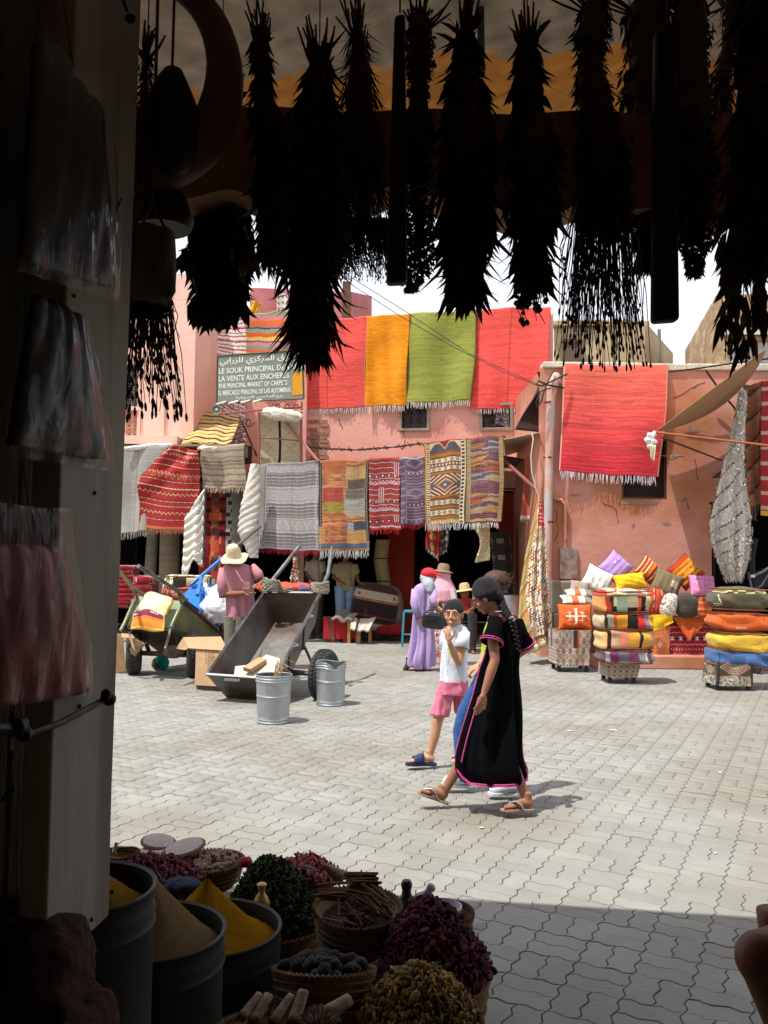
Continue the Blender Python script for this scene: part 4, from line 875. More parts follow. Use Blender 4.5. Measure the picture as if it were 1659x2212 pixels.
def checks(U, V):
    r = np.random.RandomState(5); pal = np.array([hx(h) for h in ('cdbda2', 'a06038', '454858', '94503a', 'b8884a', 'd2c6b0', '6e4030', '5a5f6c', 'a8703c', 'c4b494')])
    w_ = .1+.9*V; i = np.floor((U-.25)*w_*24+V*9).astype(int); j = np.floor(V*54+U*6).astype(int); C = pal[r.randint(0, 10, 4000)[(i*71+j*37) % 4000]]
    put(C, ((V*54+U*6) % 1 < .2), 'e6dac6'); put(C, (V < .22) & (U > .4), 'b0302c'); put(C, (V < .22) & (U > .4) & ((V*70) % 1 < .3) & ((U*9) % 1 < .4), 'e8dcc8')
    m = U < .25+.06*np.sin(V*9); C2 = bands((V*6+U*2) % 1, [(.3, 'ab9054'), (.42, '8a8678'), (.6, 'b09a5c'), (.75, '9a5a40'), (1, 'a88a50')]); C[m] = C2[m]
    put(C, (V > .955), 'd8c8a4'); put(C, (V > .9) & (V < .925), '5a4434'); put(C, (V > .97), 'a09060'); return nz(C, .07)
tied('patchwork_carpet', 'long carpet of small coloured blocks tied up by a rope at the pipe corner', [((1163, 1072, 14.6), (1167, 1072, 14.6)), ((1150, 1130, 14.5), (1176, 1130, 14.5)), ((1134, 1200, 14.4), (1180, 1200, 14.4)), ((1122, 1280, 14.3), (1185, 1290, 14.3)), ((1118, 1350, 14.1), (1194, 1340, 14.3)), ((1140, 1413, 13.9), (1193, 1377, 14.3))], checks, 60, 110)
# ---- tan awning rolled to an edge, its pole and the tied white plastic bag
tA = thing('tan_awning', 'tan canvas awning seen edge on, sloping up in front of the terracotta wall', 'awning', tuple(at(1420, 930, 12.5)))
P0, P1 = at(1419, 931, 12.2), at(1655, 754, 12.2); N = 40; V = []
for i in range(N+1):
    s = i/N; b = P0.lerp(P1, s)
    for j in range(9):
        q = j/8; sg = math.sin(s*math.pi)**.8*math.sin(min(1, q*1.6)*math.pi/2); V.append(b+(b-Vector((0, 0, EYE)))*q*.215+Vector((.20*sg, 0, -.22*sg)))
Fs = np.array([(i*9+j, i*9+j+1, i*9+10+j, i*9+9+j) for i in range(N) for j in range(8)])
o = mesh_np('canvas', np.array(V), Fs, mat('tan_canvas', L('b48a66', .75), .85, var=.1, scale=12, bump=.1), None, None, True); place(o, tA); o.modifiers.new('t', 'SOLIDIFY').thickness = .008
tag(MB().tube([at(1417, 934, 12.15), at(1800, 979, 11.4)], .016, 10).build('awning_pole', mat('orange_pole', L('b0623f', .8), .5, var=.1), smooth=True), 'thin orange brown pole running right from the white plastic bag', 'pole')
tag(MB().tube([at(1430, 945, 12.2), at(1500, 972, 13.5), at(1560, 995, 14.7)], .015, 6).build('awning_stay', M_IRON, smooth=True), 'thin dark stay behind the orange pole', 'pole')
bag = thing('plastic_bag', 'white plastic bag knotted round the end of the orange pole', 'plastic bag', tuple(at(1408, 945, 12.1)))
M_PLAS = mat('white_plastic', L('e8e6e4', .85), .35, var=.1, scale=20, bump=.6, bscale=30)
mb = MB(); rs = np.random.RandomState(4)
for (x, y, r) in ((1413, 938, .05), (1406, 944, .07), (1399, 951, .06), (1410, 954, .065), (1405, 964, .05)): mb.ell(at(x, y, 12.1), (r, r*.7, r*.9), 10, 7)
o = mb.build('knot', M_PLAS, bag, smooth=True); d = o.modifiers.new('s', 'SUBSURF'); d.levels = d.render_levels = 1; tx = bpy.data.textures.new('bagn', 'VORONOI'); tx.noise_scale = .08; d = o.modifiers.new('d', 'DISPLACE'); d.texture = tx; d.strength = .05
sheet('tail', q4([(1404, 960, 12.05), (1415, 962, 12.05), (1412, 996, 12.05), (1406, 990, 12.05)]), 8, 14, lambda U, V: full(U, 'd9d8b8'), M_COL, bag, lambda U, V: .03*np.sin(U*14), .004)
# ---- right edge blankets
def shag(U, V):
    C = full(U, 'd4cabd'); C = C*(1+.12*np.random.RandomState(2).uniform(-1, 1, (len(U), 1))); x = (V*11+U*1.6) % 1; put(C, x < .14, '3c3632'); return C
def stn(Lst): return [((a, b, 12.9), (c, d, 12.9)) for a, b, c, d in Lst]
tS, VS = tied('sequin_blanket', 'shaggy grey white blanket with dark bands and sequins at the right edge', stn([(1596, 845, 1612, 845), (1580, 930, 1606, 925), (1566, 986, 1606, 985), (1548, 1060, 1608, 1050), (1531, 1130, 1620, 1115), (1535, 1172, 1618, 1170), (1550, 1215, 1614, 1205), (1566, 1250, 1600, 1250)]), shag, 50, 130)
rs = np.random.RandomState(6); idx = rs.randint(0, VS.shape[0]*VS.shape[1], 5200); PP = VS.reshape(-1, 3)[idx]+rs.uniform(-.02, .02, (5200, 3)); V = []; Fs = []; cc = []
for k, p in enumerate(PP):
    d = np.array((rs.uniform(-.02, .02), -.035, rs.uniform(-.07, -.02))); e = np.array((.005, 0, 0)); b = len(V); V += [p-e, p+e, p+d]; Fs.append((b, b+1, b+2)); cc.append(lin(hx('d8cfc2'))*rs.uniform(.7, 1.2))
o = mesh_np('shag', np.array(V), np.array(Fs), M_COL, None, np.array(cc)); o['kind'] = 'stuff'; place(o, tS)
mb = MB()
for k in range(120):
    i = rs.randint(4, VS.shape[0]-3); j = rs.randint(2, VS.shape[1]-2); p = VS[i, j]+np.array((0, -.05, 0)); mb.box(p, (.022, .006, .022), Matrix.Rotation(rs.uniform(-1, 1), 3, 'X'))
o = mb.build('sequins', mat('silver_sequin', L('e0e0e0'), .15, metal=1, bump=0, var=0), tS); o['kind'] = 'stuff'
PRt = Plane(1640, 12.9, 1, 0)
rug('hanging_blanket', 'brown and rust striped blanket with grey fringe behind the shaggy one', PRt, -.35, [(1606, 832), (1650, 826), (1648, 1088), (1618, 1096)], 26, 110, lambda U, V: slub(bands((V*5+U*.5) % 1, [(.3, '8a6f58'), (.45, 'a85a34'), (.6, '5a4638'), (.8, '9a8068'), (1, 'b8683a')]), U, V, 90, .1, 6), '8a7a6a', .2, 71, .04, fold=False)
def rr(U, V): C = slub(full(U, '9c2c2c'), U, V, 80, .1, 7); zig(C, V, U, .3, .2, .05, .04, 'c9a89a'); put(C, (np.abs((V*9) % 1-.5) < .12), 'b89a88'); put(C, V > .96, 'd0a030'); return C
rug('hanging_rug', 'dark red patterned rug at the extreme right edge of the photo', PRt, .05, [(1644, 822), (1800, 800), (1800, 1118), (1644, 1112)], 60, 110, rr, None, seed=72, fold=False)

# canopies that shade the shop fronts
def canopy(label, pts, h='5a4a3c'):
    q = [Vector(p) for p in pts]; t = thing('awning', label, 'awning', tuple((q[0]+q[1])/2))
    sheet('canvas', q, 16, 10, plain(h, 9), None, t, lambda U, V: .05*np.sin(U*15)*np.sin(V*3.1), .012); return t
z_ = PH.pt(800, 994, .1).z
canopy('dark canvas canopy behind the tops of the lower rugs', [PC.w(PC.sz(560, 1000)[0], z_+.03, .02), PC.w(uR-.02, z_+.03, .02), PH.pt(1090, 985, .2), PH.pt(545, 1008, .1)])
canopy('dark canvas canopy over the left shop behind the red kilim', [PM.w(PM.sz(250, 1000)[0], z_+.2, .1), PM.w(PM.sz(545, 1000)[0], z_+.2, .1), PH.pt(545, 963, .15), PH.pt(120, 968, .15)])
canopy('grey canvas canopy over the shop at the right edge', [PR.w(r3+.0, zo+.45, .03), PR.w(r4, zo+.45, .03), (9.5, 12.7, 4.0), (6.2, 12.7, 4.05)])
# ================================================================ CARTS, BINS, BOXES
M_CART = mat('worn_grey_steel', L('6f7472', .75), .42, metal=.5, var=.3, scale=5, bump=.2, col2=L('7a5c4a', .7), blot=1.5)
M_CARTI = mat('rust_brown_steel_inside', L('6a564c', .75), .5, metal=.3, var=.3, scale=5, bump=.25, col2=L('83807c', .8), blot=.9)
M_RUB = mat('tyre_rubber', L('4a4947', .6), .85, var=.25, scale=8, bump=.3)
M_RIM = mat('rusty_rim', L('6a5648', .6), .6, metal=.4, var=.3, scale=9)
c7 = crop(370, 1700, 2.0); c2 = crop(650, 1750, 3.318); c1 = crop(400, 1750, 4.1475)
def wheel(root, c, axis, r, wd):
    A = orient(Vector(axis).cross(Vector((0, 0, 1))), (0, 0, 1)); Mx = Matrix((Vector((0, 0, 1)), A.col[1], Vector(axis).normalized())).transposed()
    h = wd/2; prof = [(r*.58, -h*.9), (r*.8, -h), (r*.95, -h*.8), (r, -h*.45), (r, h*.45), (r*.95, h*.8), (r*.8, h), (r*.58, h*.9)]
    w = MB().lathe(prof, c, 32, Mx, close=False).build('wheel', M_RIM, root)
    w.data.clear_geometry() if False else None
    t = MB().lathe(prof+[prof[0]], c, 36, Mx).build('tyre', M_RUB, None, smooth=True); t.parent = w; t.matrix_parent_inverse = (w.matrix_parent_inverse).inverted() if False else Matrix.Identity(4)
    me2 = MB().lathe([(.02, -h*.5), (r*.3, -h*.4), (r*.45, -h*.6), (r*.59, -h*.85), (r*.59, h*.85), (r*.45, h*.6), (r*.3, h*.4), (.02, h*.5)], c, 20, Mx)
    me = bpy.data.meshes.new('wheel'); me.from_pydata(me2.v, [], me2.f); me.materials.append(M_RIM); w.data = me
    tr = MB()
    for k in range(40):                   # tread blocks
        an = 2*math.pi*k/40
        for s in (-1, 1):
            v = Mx @ Vector((math.cos(an+s*.04)*(r+.004), math.sin(an+s*.04)*(r+.004), s*h*.33)); tg = Mx @ Vector((-math.sin(an), math.cos(an), .4*s)); B = orient(tg, (Vector(c)+v-Vector(c)).normalized())
            tr.box(Vector(c)+v, (h*.5, r*.09, .014), B)
    o = tr.build('tread', M_RUB, None); o['kind'] = 'stuff'; o.parent = w; return w
def cart(name, label, rim, depth, inset, m_out, m_in, thick=.02, rimr=.018):
    """rim = FL, FR, BR, BL world points of the open top; box hangs below it"""
    FL, FR, BR, BL = [Vector(p) for p in rim]; n = ((BL-FL).cross(FR-FL)).normalized(); n = n if n.z < 0 else -n
    a = (BL-FL).normalized(); b = (FR-FL).normalized(); i1, i2, i3 = inset
    bFL, bFR, bBR, bBL = FL+n*depth+b*i1+a*i2, FR+n*depth-b*i1+a*i2, BR+n*depth-b*i1-a*i3, BL+n*depth+b*i1-a*i3
    t = thing(name, label, 'cart', tuple((FL+BR)/2+n*depth)); cen = (FL+FR+BR+BL+bFL+bFR+bBR+bBL)/8
    for nm, q in (('front_panel', (FL, FR, bFR, bFL)), ('back_panel', (BL, BR, bBR, bBL)), ('side_panel', (FL, BL, bBL, bFL)), ('side_panel', (FR, BR, bBR, bFR)), ('floor_panel', (bFL, bFR, bBR, bBL))):
        nn = (q[2]-q[0]).cross(q[3]-q[1]); c0 = sum(q, Vector())/4; th = thick*(1 if nn.dot(c0-cen) > 0 else -1)
        # slightly shrunk so that panels butt
        o = MB().quadslab(q, -th).build(nm, m_out, t); o.data.materials.append(m_in)
        for p in o.data.polygons:
            if abs(p.normal.dot(nn.normalized())) > .8 and (Vector(p.center)-c0).dot((cen-c0)) > 1e-5: p.material_index = 1
    mb = MB()
    for p, q in ((FL, FR), (FR, BR), (BR, BL), (BL, FL)): mb.tube([p, q], rimr, 4)
    mb.build('rim_bar', M_STEEL, t)
    return t, (bFL, bFR, bBR, bBL), n, a, b
# --- big empty tipped cart
FL = at(*c2(72, 1478), 10.02); FR = at(*c2(815, 1530), 9.80); BL = at(*c2(690, 592), 11.62); BR = at(*c2(1300, 600), 11.40)
T, (bFL, bFR, bBR, bBL), n, a, b = cart('hand_cart', 'big empty grey steel hand cart tipped forward on its nose', (FL, FR, BR, BL), .42, (.10, .16, .05), M_CART, M_CARTI)
print('CART', [tuple(round(v) for v in proj(p)) for p in (bFL, bFR, bBR, bBL)], 'want bFL', c2(200, 1770), 'bBR', c2(1420, 885), 'bBL', c2(770, 850), [round(p.z, 2) for p in (bFL, bFR, bBR, bBL, FL, BL)], (BL-FL).length, (FR-FL).length)
for f in (.28, .62):                      # braces on the right side panel
    p = FR.lerp(BR, f); q = bFR.lerp(bBR, f+.02); MB().quadslab([p-a*.03+b*.012, p+a*.03+b*.012, q+a*.03+b*.016, q-a*.03+b*.016], .02).build('brace', M_STEEL, T)
for f in (.13, .36, .7):
    p = FR.lerp(BR, f)+b*.02; MB().tube([p-a*.03, p+b*.05-a*.01, p+b*.05+a*.01, p+a*.03], .007, 5).build('hook', M_STEEL, T)
    p = FL.lerp(BL, f)-b*.02
    if f > .3: MB().tube([p-a*.03, p-b*.05, p+a*.03], .007, 5).build('hook', M_STEEL, T)
q = [at(*c2(x, y), 9.9) for x, y in ((278, 1512), (445, 1520), (437, 1548), (272, 1538))]
MB().quadslab([p+Vector((0, -.06, 0)) for p in q], .006).build('number_plate', mat('tin_plate', L('a8a49c', .8), .4, metal=.3), T)
pl = thing('cardboard_sheet', 'pale cardboard lying in the nose of the big cart', 'cardboard', tuple(bFL+Vector((.2, .1, .1))))
M_CARD = mat('cardboard', L('c9a57c', .75), .9, var=.12, scale=6, bump=.2, bscale=20)
M_CARDL = mat('pale_cardboard', L('dccfb8', .8), .9, var=.08, scale=6, bump=.2)
fl = lambda u, v, h=.0: bFL*(1-u)*(1-v)+bFR*u*(1-v)+bBR*u*v+bBL*(1-u)*v-n*h
MB().quadslab([at(*c2(410, 1500), 10.16), at(*c2(838, 1532), 9.98), at(*c2(868, 1310), 10.35), at(*c2(720, 1268), 10.5)], .006).build('sheet', M_CARDL, pl)
MB().quadslab([at(*c2(372, 1498), 10.2), at(*c2(440, 1500), 10.14), at(*c2(560, 1375), 10.4), at(*c2(385, 1395), 10.42)], .006).build('sheet', M_CARDL, pl)
bx = thing('cardboard_box', 'flat brown cardboard carton lying on the pale cardboard in the cart', 'box', tuple(fl(.4, .1, .12)))
A = orient(at(*c2(700, 1300), 10.36)-at(*c2(490, 1430), 10.1), -n); MB().box(at(*c2(598, 1375), 10.22), (.11, .28, .05), A).build('carton', M_CARD, bx, bevel=.004)
wc = at(*c2(1335, 1490), 10.35); wc.z = .29
ax = Vector((.93, -.37, 0)).normalized(); wheel(T, at(*c2(1345, 1488), 10.35)*1.0, ax, .29, .19)
print('wheel bottom', at(*c2(1345, 1488), 10.35).z-.29)
wheel(T, at(*c2(1345, 1488), 10.35)-Vector(b)*1.17+Vector((0, .3, 0)), ax, .29, .19)
wp = at(*c2(1345, 1488), 10.35); MB().tube([wp+ax*.08, wp-Vector(b)*1.17+Vector((0, .3, 0))], .03, 8).build('axle', M_STEEL, T)
fb = lambda f, g, h=0: bFR.lerp(bBR, f).lerp(bFL.lerp(bBL, f), g)+n*h
for g in (.06, .9):
    MB().tube([fb(.33, g, .02), wp-ax*(.1 if g < .5 else .95)+Vector((0, 0, .02)), fb(.72, g, .02)], .02, 6).build('axle_bracket', M_STEEL, T)
for (p, q) in (((1425, 880), (1445, 1112)),):
    MB().tube([at(*c2(1395, 860), 11.3), at(*c2(1420, 980), 11.3), at(*c2(1447, 1112), 11.2)], .022, 8).build('leg', M_IRON, T, smooth=True)
MB().tube([fb(1, .9, .0), fb(1.0, .9, .35)], .02, 6).build('leg', M_IRON, T)
MB().tube([BL+Vector((.0, 0, -.05)), at(*c2(740, 520), 11.75), at(*c2(1075, 95), 12.3)], [.028, .028, .026], 10).build('handle', M_STEEL, T, smooth=True)
MB().tube([BR+Vector((-.02, .03, -.06)), at(*c2(1345, 490), 11.6), at(*c2(1385, 400), 11.75), at(*c2(1430, 105), 12.2)], .027, 10).build('handle', M_STEEL, T, smooth=True)
MB().tube([at(*c2(1195, 570), 11.5), at(*c2(1200, 505), 11.5), at(*c2(1300, 490), 11.55), at(*c2(1350, 500), 11.6)], .016, 8).build('bracket', M_STEEL, T, smooth=True)
def ropeball(name, label, c, r, h, n=26, seed=1):
    rs = np.random.RandomState(seed); t = thing(name, label, 'rope', tuple(c)); mb = MB()
    for k in range(n):
        pts = []; ph, th0 = rs.uniform(0, 6.3, 2); tilt = rs.uniform(-.6, .6)
        for q in np.linspace(0, 2.6, 7):
            pts.append(Vector(c)+Vector((r[0]*math.cos(q+ph)*rs.uniform(.85, 1.1), r[1]*math.sin(q+ph), r[2]*math.sin(q*1.3+th0)*.9+tilt*r[2]*math.cos(q+ph))))
        mb.tube(pts, .011, 5)
    o = mb.build('coil', mat(name+'_m'+str(seed), L(h, .8), .95, var=.2, scale=20), t, smooth=True); o['kind'] = 'stuff'; return t
ropeball('rope_coil', 'grey rope knotted round the left handle of the big cart', at(*c2(775, 510), 11.5), (.11, .07, .07), '9a9484', seed=1)
ropeball('rope_coil', 'frayed grey rope wound round the right handle of the big cart', at(*c2(1300, 545), 11.45), (.11, .07, .06), 'a39a86', seed=2, n=40)
ropeball('rope_coil', 'rope strands trailing along the back rim of the big cart', at(*c2(860, 560), 11.55), (.18, .05, .03), '8a867a', seed=3, n=12)
# cloths lying behind the cart
def lump(name, label, c, r, h, cat='cloth', seed=1, yaw=0, st=.25, part='fabric'):
    t = thing(name, label, cat, tuple(Vector(c)-Vector((0, 0, r[2])))); o = MB().ell(c, r, 16, 10, Matrix.Rotation(yaw, 3, 'Z')).build(part, mat(name+'_m%d' % seed, L(h, .85), .85, var=.15, scale=10, bump=.5, bscale=18), t, smooth=True)
    d = o.modifiers.new('s', 'SUBSURF'); d.levels = d.render_levels = 2; tx = bpy.data.textures.new(name, 'CLOUDS'); tx.noise_scale = max(r)*.7; d = o.modifiers.new('d', 'DISPLACE'); d.texture = tx; d.strength = max(r)*st; return t
lump('red_cloth', 'orange red cloth bundle behind the back rim of the big cart', at(*c2(900, 540), 13.0), (.42, .3, .10), 'e0563a', seed=2)
lump('purple_cloth', 'small crumpled purple cloth on the orange red bundle', at(*c2(1080, 560), 12.9), (.16, .15, .07), '6a5a86', seed=3)
# --- galvanised bins
M_GALV = mat('galvanised_sheet', L('b4babd', .85), .38, metal=.75, var=.14, scale=9, bump=.06, stretch=(3, 3, .5), spec=.5)
M_GALVD = mat('galvanised_inside', L('7d8284', .7), .5, metal=.6, var=.2, scale=9)
def bin_(label, c, r0, r1, h, dent=0, grp=None):
    t = thing('metal_bin', label, 'bin', tuple(c), grp); c = Vector(c)
    def rr(z): return r0+(r1-r0)*z/h
    prof = [(0, .01), (rr(0)-.012, .01), (rr(0), 0), (rr(0)+.008, .012), (rr(0), .028), (rr(0)+.007, .04), (rr(0), .055)]
    prof += [(rr(z), z) for z in np.linspace(.08, h*.55, 6)]+[(rr(h*.57)+.005, h*.565), (rr(h*.58), h*.58)]+[(rr(z), z) for z in np.linspace(h*.62, h-.075, 5)]
    prof += [(rr(h)+.006, h-.06), (rr(h), h-.048), (rr(h)+.007, h-.035), (rr(h), h-.022), (rr(h)+.009, h-.006), (rr(h)+.006, h), (rr(h)-.004, h-.006)]
    mb = MB().lathe(prof, (0, 0, 0), 48)
    if dent:
        nv = []
        for v in mb.v:
            v = Vector(v); an = math.atan2(v.y, v.x); g = math.exp(-((an+1.2)/.45)**2)*max(0, (v.z/h-.78)/.22)
            v.z -= .045*g; v.x *= 1-.10*g; v.y *= 1-.10*g; v.z += .010*math.sin(an*3+1)*max(0, v.z/h-.8)*5; nv.append(tuple(v))
        mb.v = nv
    mb.v = [tuple(Vector(v)+c) for v in mb.v]; mb.build('shell', M_GALV, t, smooth=True)
    MB().lathe([(rr(h)-.006, h-.012), (rr(h)-.01, h*.6), (rr(h*.5)-.01, h*.5)], c, 36).build('lining', M_GALVD, t, smooth=True)
    MB().lathe([(0, h*.72), (r1*.5, h*.74), (r1-.014, h*.7)], c, 20).build('rubbish', mat('bin_rubbish', L('6a6258', .6), .9, var=.4, scale=30, bump=.8), t)
    return t
cb = gnd(590, 1560); k = 1
cb2 = gnd(714, 1522)
sc_ = 1920/cb.y
b1 = bin_('near galvanised metal bin with yellow straws sticking out of it', cb, 33.5/sc_, 38/sc_, (1560-1458)/sc_*1.0)
sc2 = 1920/cb2.y
b2 = bin_('second galvanised metal bin with a dented rim, in front of the cart wheel', cb2, 29.5/sc2, 31.5/sc2, (1522-1431)/sc2, 1)
st = thing('straw', 'few bent yellow straws standing in the near bin', 'straw', tuple(cb+Vector((0, 0, .4))))
rs = np.random.RandomState(3)
for k in range(11):
    p = cb+Vector((rs.uniform(-.02, .06), rs.uniform(-.05, .05), .36)); q = p+Vector((rs.uniform(-.02, .09), rs.uniform(-.05, .05), rs.uniform(.18, .27))); r_ = q+Vector((rs.uniform(-.02, .12), 0, rs.uniform(-.10, .05)))
    MB().tube([p, q, r_], [.004, .0035, .002], 5).build('stalk', mat('straw', L('c9ae6c', .85), .7) if k == 0 else bpy.data.materials['straw'], st)
# --- green cart at the left
M_GREEN = mat('flaking_green_paint', L('a5b890', .75), .6, var=.2, scale=6, bump=.25, col2=L('8a9a72', .7), blot=2)
M_MOSS = mat('dirty_green_brown_paint', L('6f6650', .7), .7, var=.3, scale=6, bump=.35, col2=L('7d8a3c', .75), blot=2.2)
GBL = at(*c1(75, 1215), 12.05); GBR = at(*c1(650, 1242), 11.9); GTL = at(*c1(195, 790), 12.55); GTR = at(*c1(815, 862), 12.35); GN = at(*c1(1400, 1372), 13.3); GNL = GN+(GTL-GTR)
GBN = GN+(GBR-GTR)*.55+Vector((-.25, -.2, 0))
T2 = thing('hand_cart', 'old green hand cart with a cement sack leaning on its end panel', 'cart', (GBR.x, GBR.y, 0))
def panel(name, q, m, par, t=.02): return MB().quadslab(q, t).build(name, m, par)
panel('back_panel', [GBL, GBR, GTR, GTL], M_GREEN, T2, -.02)
panel('side_panel', [GBR, GTR, GN, GBN], M_MOSS, T2); panel('side_panel', [GBL, GTL, GNL, GBN+(GBL-GBR)], M_MOSS, T2)
panel('floor_panel', [GBL, GBR, GBN, GBN+(GBL-GBR)], mat('dirty_wood_floor', L('5c4a3a', .6), .85, var=.4, scale=8, stretch=(1, 1, 8)), T2)
panel('front_panel', [GN, GNL, GBN+(GBL-GBR), GBN], M_MOSS, T2)
MB().tube([GTR, GN], .03, 5).build('rim_bar', mat('dark_rim', L('5a3c36', .6), .7), T2); MB().tube([GTL, GNL], .03, 5).build('rim_bar', M_MOSS, T2)
M_OLIVE = mat('olive_grey_tube', L('8a8a6c', .75), .45, metal=.4, var=.25, scale=6)
for pts in (([(782, 918, 12.2), (650, 1210, 11.85), (625, 1260, 11.85)]), ([(155, 850, 12.4), (20, 1165, 11.95), (-30, 1260, 11.9)])): MB().tube([at(*c1(x, y), Y) for x, y, Y in pts], .026, 8).build('stanchion', M_OLIVE, T2, smooth=True)
MB().tube([at(*c1(650, 1210), 11.85), at(*c1(575, 1490), 11.7), at(*c1(640, 1570), 11.9)], .02, 8).build('leg', M_OLIVE, T2, smooth=True)
MB().tube([at(*c1(820, 800), 12.3), at(*c1(740, 720), 12.0), at(*c1(210, 385), 10.9)], .026, 10).build('handle', M_STEEL, T2, smooth=True)
MB().tube([at(*c1(290, 770), 12.5), at(*c1(130, 680), 12.2), at(*c1(-10, 500), 11.6), at(*c1(-70, 420), 11.3)], .026, 10).build('handle', M_OLIVE, T2, smooth=True)
MB().tube([at(*c1(130, 680), 12.2), at(*c1(190, 800), 12.5), at(*c1(175, 950), 12.45)], .022, 8).build('handle_stay', M_OLIVE, T2, smooth=True)
MB().tube([at(*c1(745, 730), 12.1), at(*c1(790, 880), 12.2), at(*c1(840, 830), 12.4), at(*c1(780, 740), 12.3)], .022, 8).build('handle_stay', M_OLIVE, T2, smooth=True)
for (x, y, Y) in ((845, 835, 12.4), (650, 1215, 11.85), (150, 860, 12.4), (1335, 1250, 13.1)):
    MB().box(at(*c1(x, y), Y), (.08, .06, .05)).build('clamp', M_STEEL, T2, bevel=.01)
wl = at(*c1(150, 1620), 12.25); wl.z = .29; wr = at(*c1(960, 1680), 12.05); wr.z = .29
axl = (wr-wl).normalized(); wheel(T2, wl, (axl+Vector((0, .45, 0))).normalized(), .29, .2); wheel(T2, wr, (axl+Vector((0, .45, 0))).normalized(), .29, .2); MB().tube([wl, wr], .035, 8).build('axle', M_RIM, T2)
MB().tube([wl+axl*.2+Vector((0, .1, 0)), GBL+Vector((.1, .2, 0))], .03, 6).build('axle_bracket', M_RIM, T2); MB().tube([wr-axl*.2+Vector((0, .1, 0)), GBR+Vector((-.0, .2, 0))], .03, 6).build('axle_bracket', M_RIM, T2)
# sack on it
def sack(U, V):
    C = full(U, 'efe3a8'); C = C*(1+.04*np.sin(U*40)*np.sin(V*31))[:, None]; put(C, V > .53+.10*U, '7e2c44'); put(C, V > .72+.02*U, 'e07a28'); put(C, V > .96, 'd8b860')
    put(C, (V > .75) & (V < .82) & ((U*30) % 1 < .4) & ((V*40) % 1 < .5), 'b0442c'); 
    for (u, v) in ((.16, .58), (.12, .66), (.7, .64)): put(C, (np.abs(V-v-.006*np.sin(U*90)) < .012) & (np.abs(U-u) < .11) & ((U*38) % 1 < .72), 'e8d8c0')
    put(C, U < .03, 'd8b050'); put(C, U > .97, 'e0c060'); return C
t = thing('cement_sack', 'printed sack, yellow above and maroon and orange below, leaning on the green cart', 'sack', tuple(at(*c1(300, 1250), 11.8)))
q = [at(*c1(300, 780), 12.25), at(*c1(668, 800), 12.2), at(*c1(530, 1270), 11.65), at(*c1(85, 1225), 11.75)]
pil = lambda h: (lambda U, V: h*(np.clip(np.sin(U*math.pi), 0, 1)**.45*np.clip(np.sin(V*math.pi), 0, 1)**.45)+.012*np.sin(U*9+V*5)+.008*np.sin(V*23))
sheet('bag', q, 60, 60, sack, M_COL, t, pil(.09), .02, lambda U, V: (.02*np.sin(V*8), .03*np.sin(U*5)*(V < .1)+.0*U))
# cardboard torn pieces left, box, plastic
def card(name, label, qs, m=None, part='flap', cat='cardboard', th=.008):
    t = thing(name, label, cat, tuple(at(*c1(*qs[0][0][:2]), qs[0][0][2])))
    for q in qs: MB().quadslab([at(*c1(x, y), Y) for x, y, Y in q], th).build(part, m or M_CARD, t)
    return t
card('cardboard_box', 'tall open cardboard box with folded flaps between the two carts', [[(988, 1500, 11.0), (1330, 1525, 10.9), (1300, 2010, 10.75), (970, 1990, 10.9)], [(988, 1500, 11.0), (970, 1990, 10.9), (985, 1960, 11.5), (1000, 1490, 11.6)], [(820, 1345, 11.3), (1320, 1335, 11.25), (1380, 1445, 11.0), (1335, 1525, 10.88)], [(820, 1345, 11.3), (1330, 1520, 10.87), (990, 1500, 10.97), (885, 1490, 11.05)], [(715, 1500, 11.4), (815, 1345, 11.3), (885, 1490, 11.05), (840, 1515, 11.1)]], part='side', cat='box')
M_INK = mat('faded_print', L('7a5a44', .7), .9, bump=0)
tb_ = thing('shipping_print', 'faded printed lettering on the side of the tall cardboard box', 'print', tuple(at(*c1(1150, 1700), 10.85)))
qb = [at(*c1(x, y), Y) for x, y, Y in ((1235, 1530, 10.90), (1235, 1830, 10.80), (1105, 1820, 10.82), (1105, 1525, 10.93))]
for k, tx_ in enumerate(('MADE IN', 'HANDLE WITH CARE', 'N.W. 18 KG')): lettering(tx_, .04, [.45, .9, .6][k], .08+k*.32, .30+k*.32, tb_, qb, Vector((0, -1, 0)), M_INK, off=.015)
card('torn_cardboard', 'torn strips of cardboard dangling over the left cart tyre', [[(-20, 1290, 11.8), (130, 1310, 11.75), (160, 1360, 11.7), (-20, 1345, 11.75)], [(70, 1310, 11.72), (110, 1300, 11.72), (170, 1540, 11.68), (120, 1480, 11.7)], [(130, 1370, 11.74), (210, 1390, 11.7), (295, 1440, 11.72), (150, 1490, 11.75)], [(100, 1500, 11.7), (340, 1400, 12.0), (165, 1600, 11.75), (120, 1560, 11.7)]], part='strip')
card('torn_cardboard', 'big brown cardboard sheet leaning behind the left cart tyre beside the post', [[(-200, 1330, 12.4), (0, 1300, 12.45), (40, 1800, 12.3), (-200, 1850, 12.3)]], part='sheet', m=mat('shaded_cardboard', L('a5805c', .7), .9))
lump('rag', 'brown rag hanging from the axle of the green cart', at(*c1(690, 1540), 12.0), (.16, .1, .09), '6a5c4c', seed=6)
lump('turquoise_bag', 'turquoise plastic bag on the ground under the green cart', gnd(*c1(530, 1790))+Vector((0, 0, .13)), (.09, .08, .13), '1f9a94', seed=7, st=.6, cat='plastic bag')
lump('brown_bag', 'small brown bag on the ground beside the turquoise bag', gnd(*c1(470, 1800))+Vector((-.03, .1, .09)), (.09, .08, .09), '6a4c34', seed=8, cat='bag')
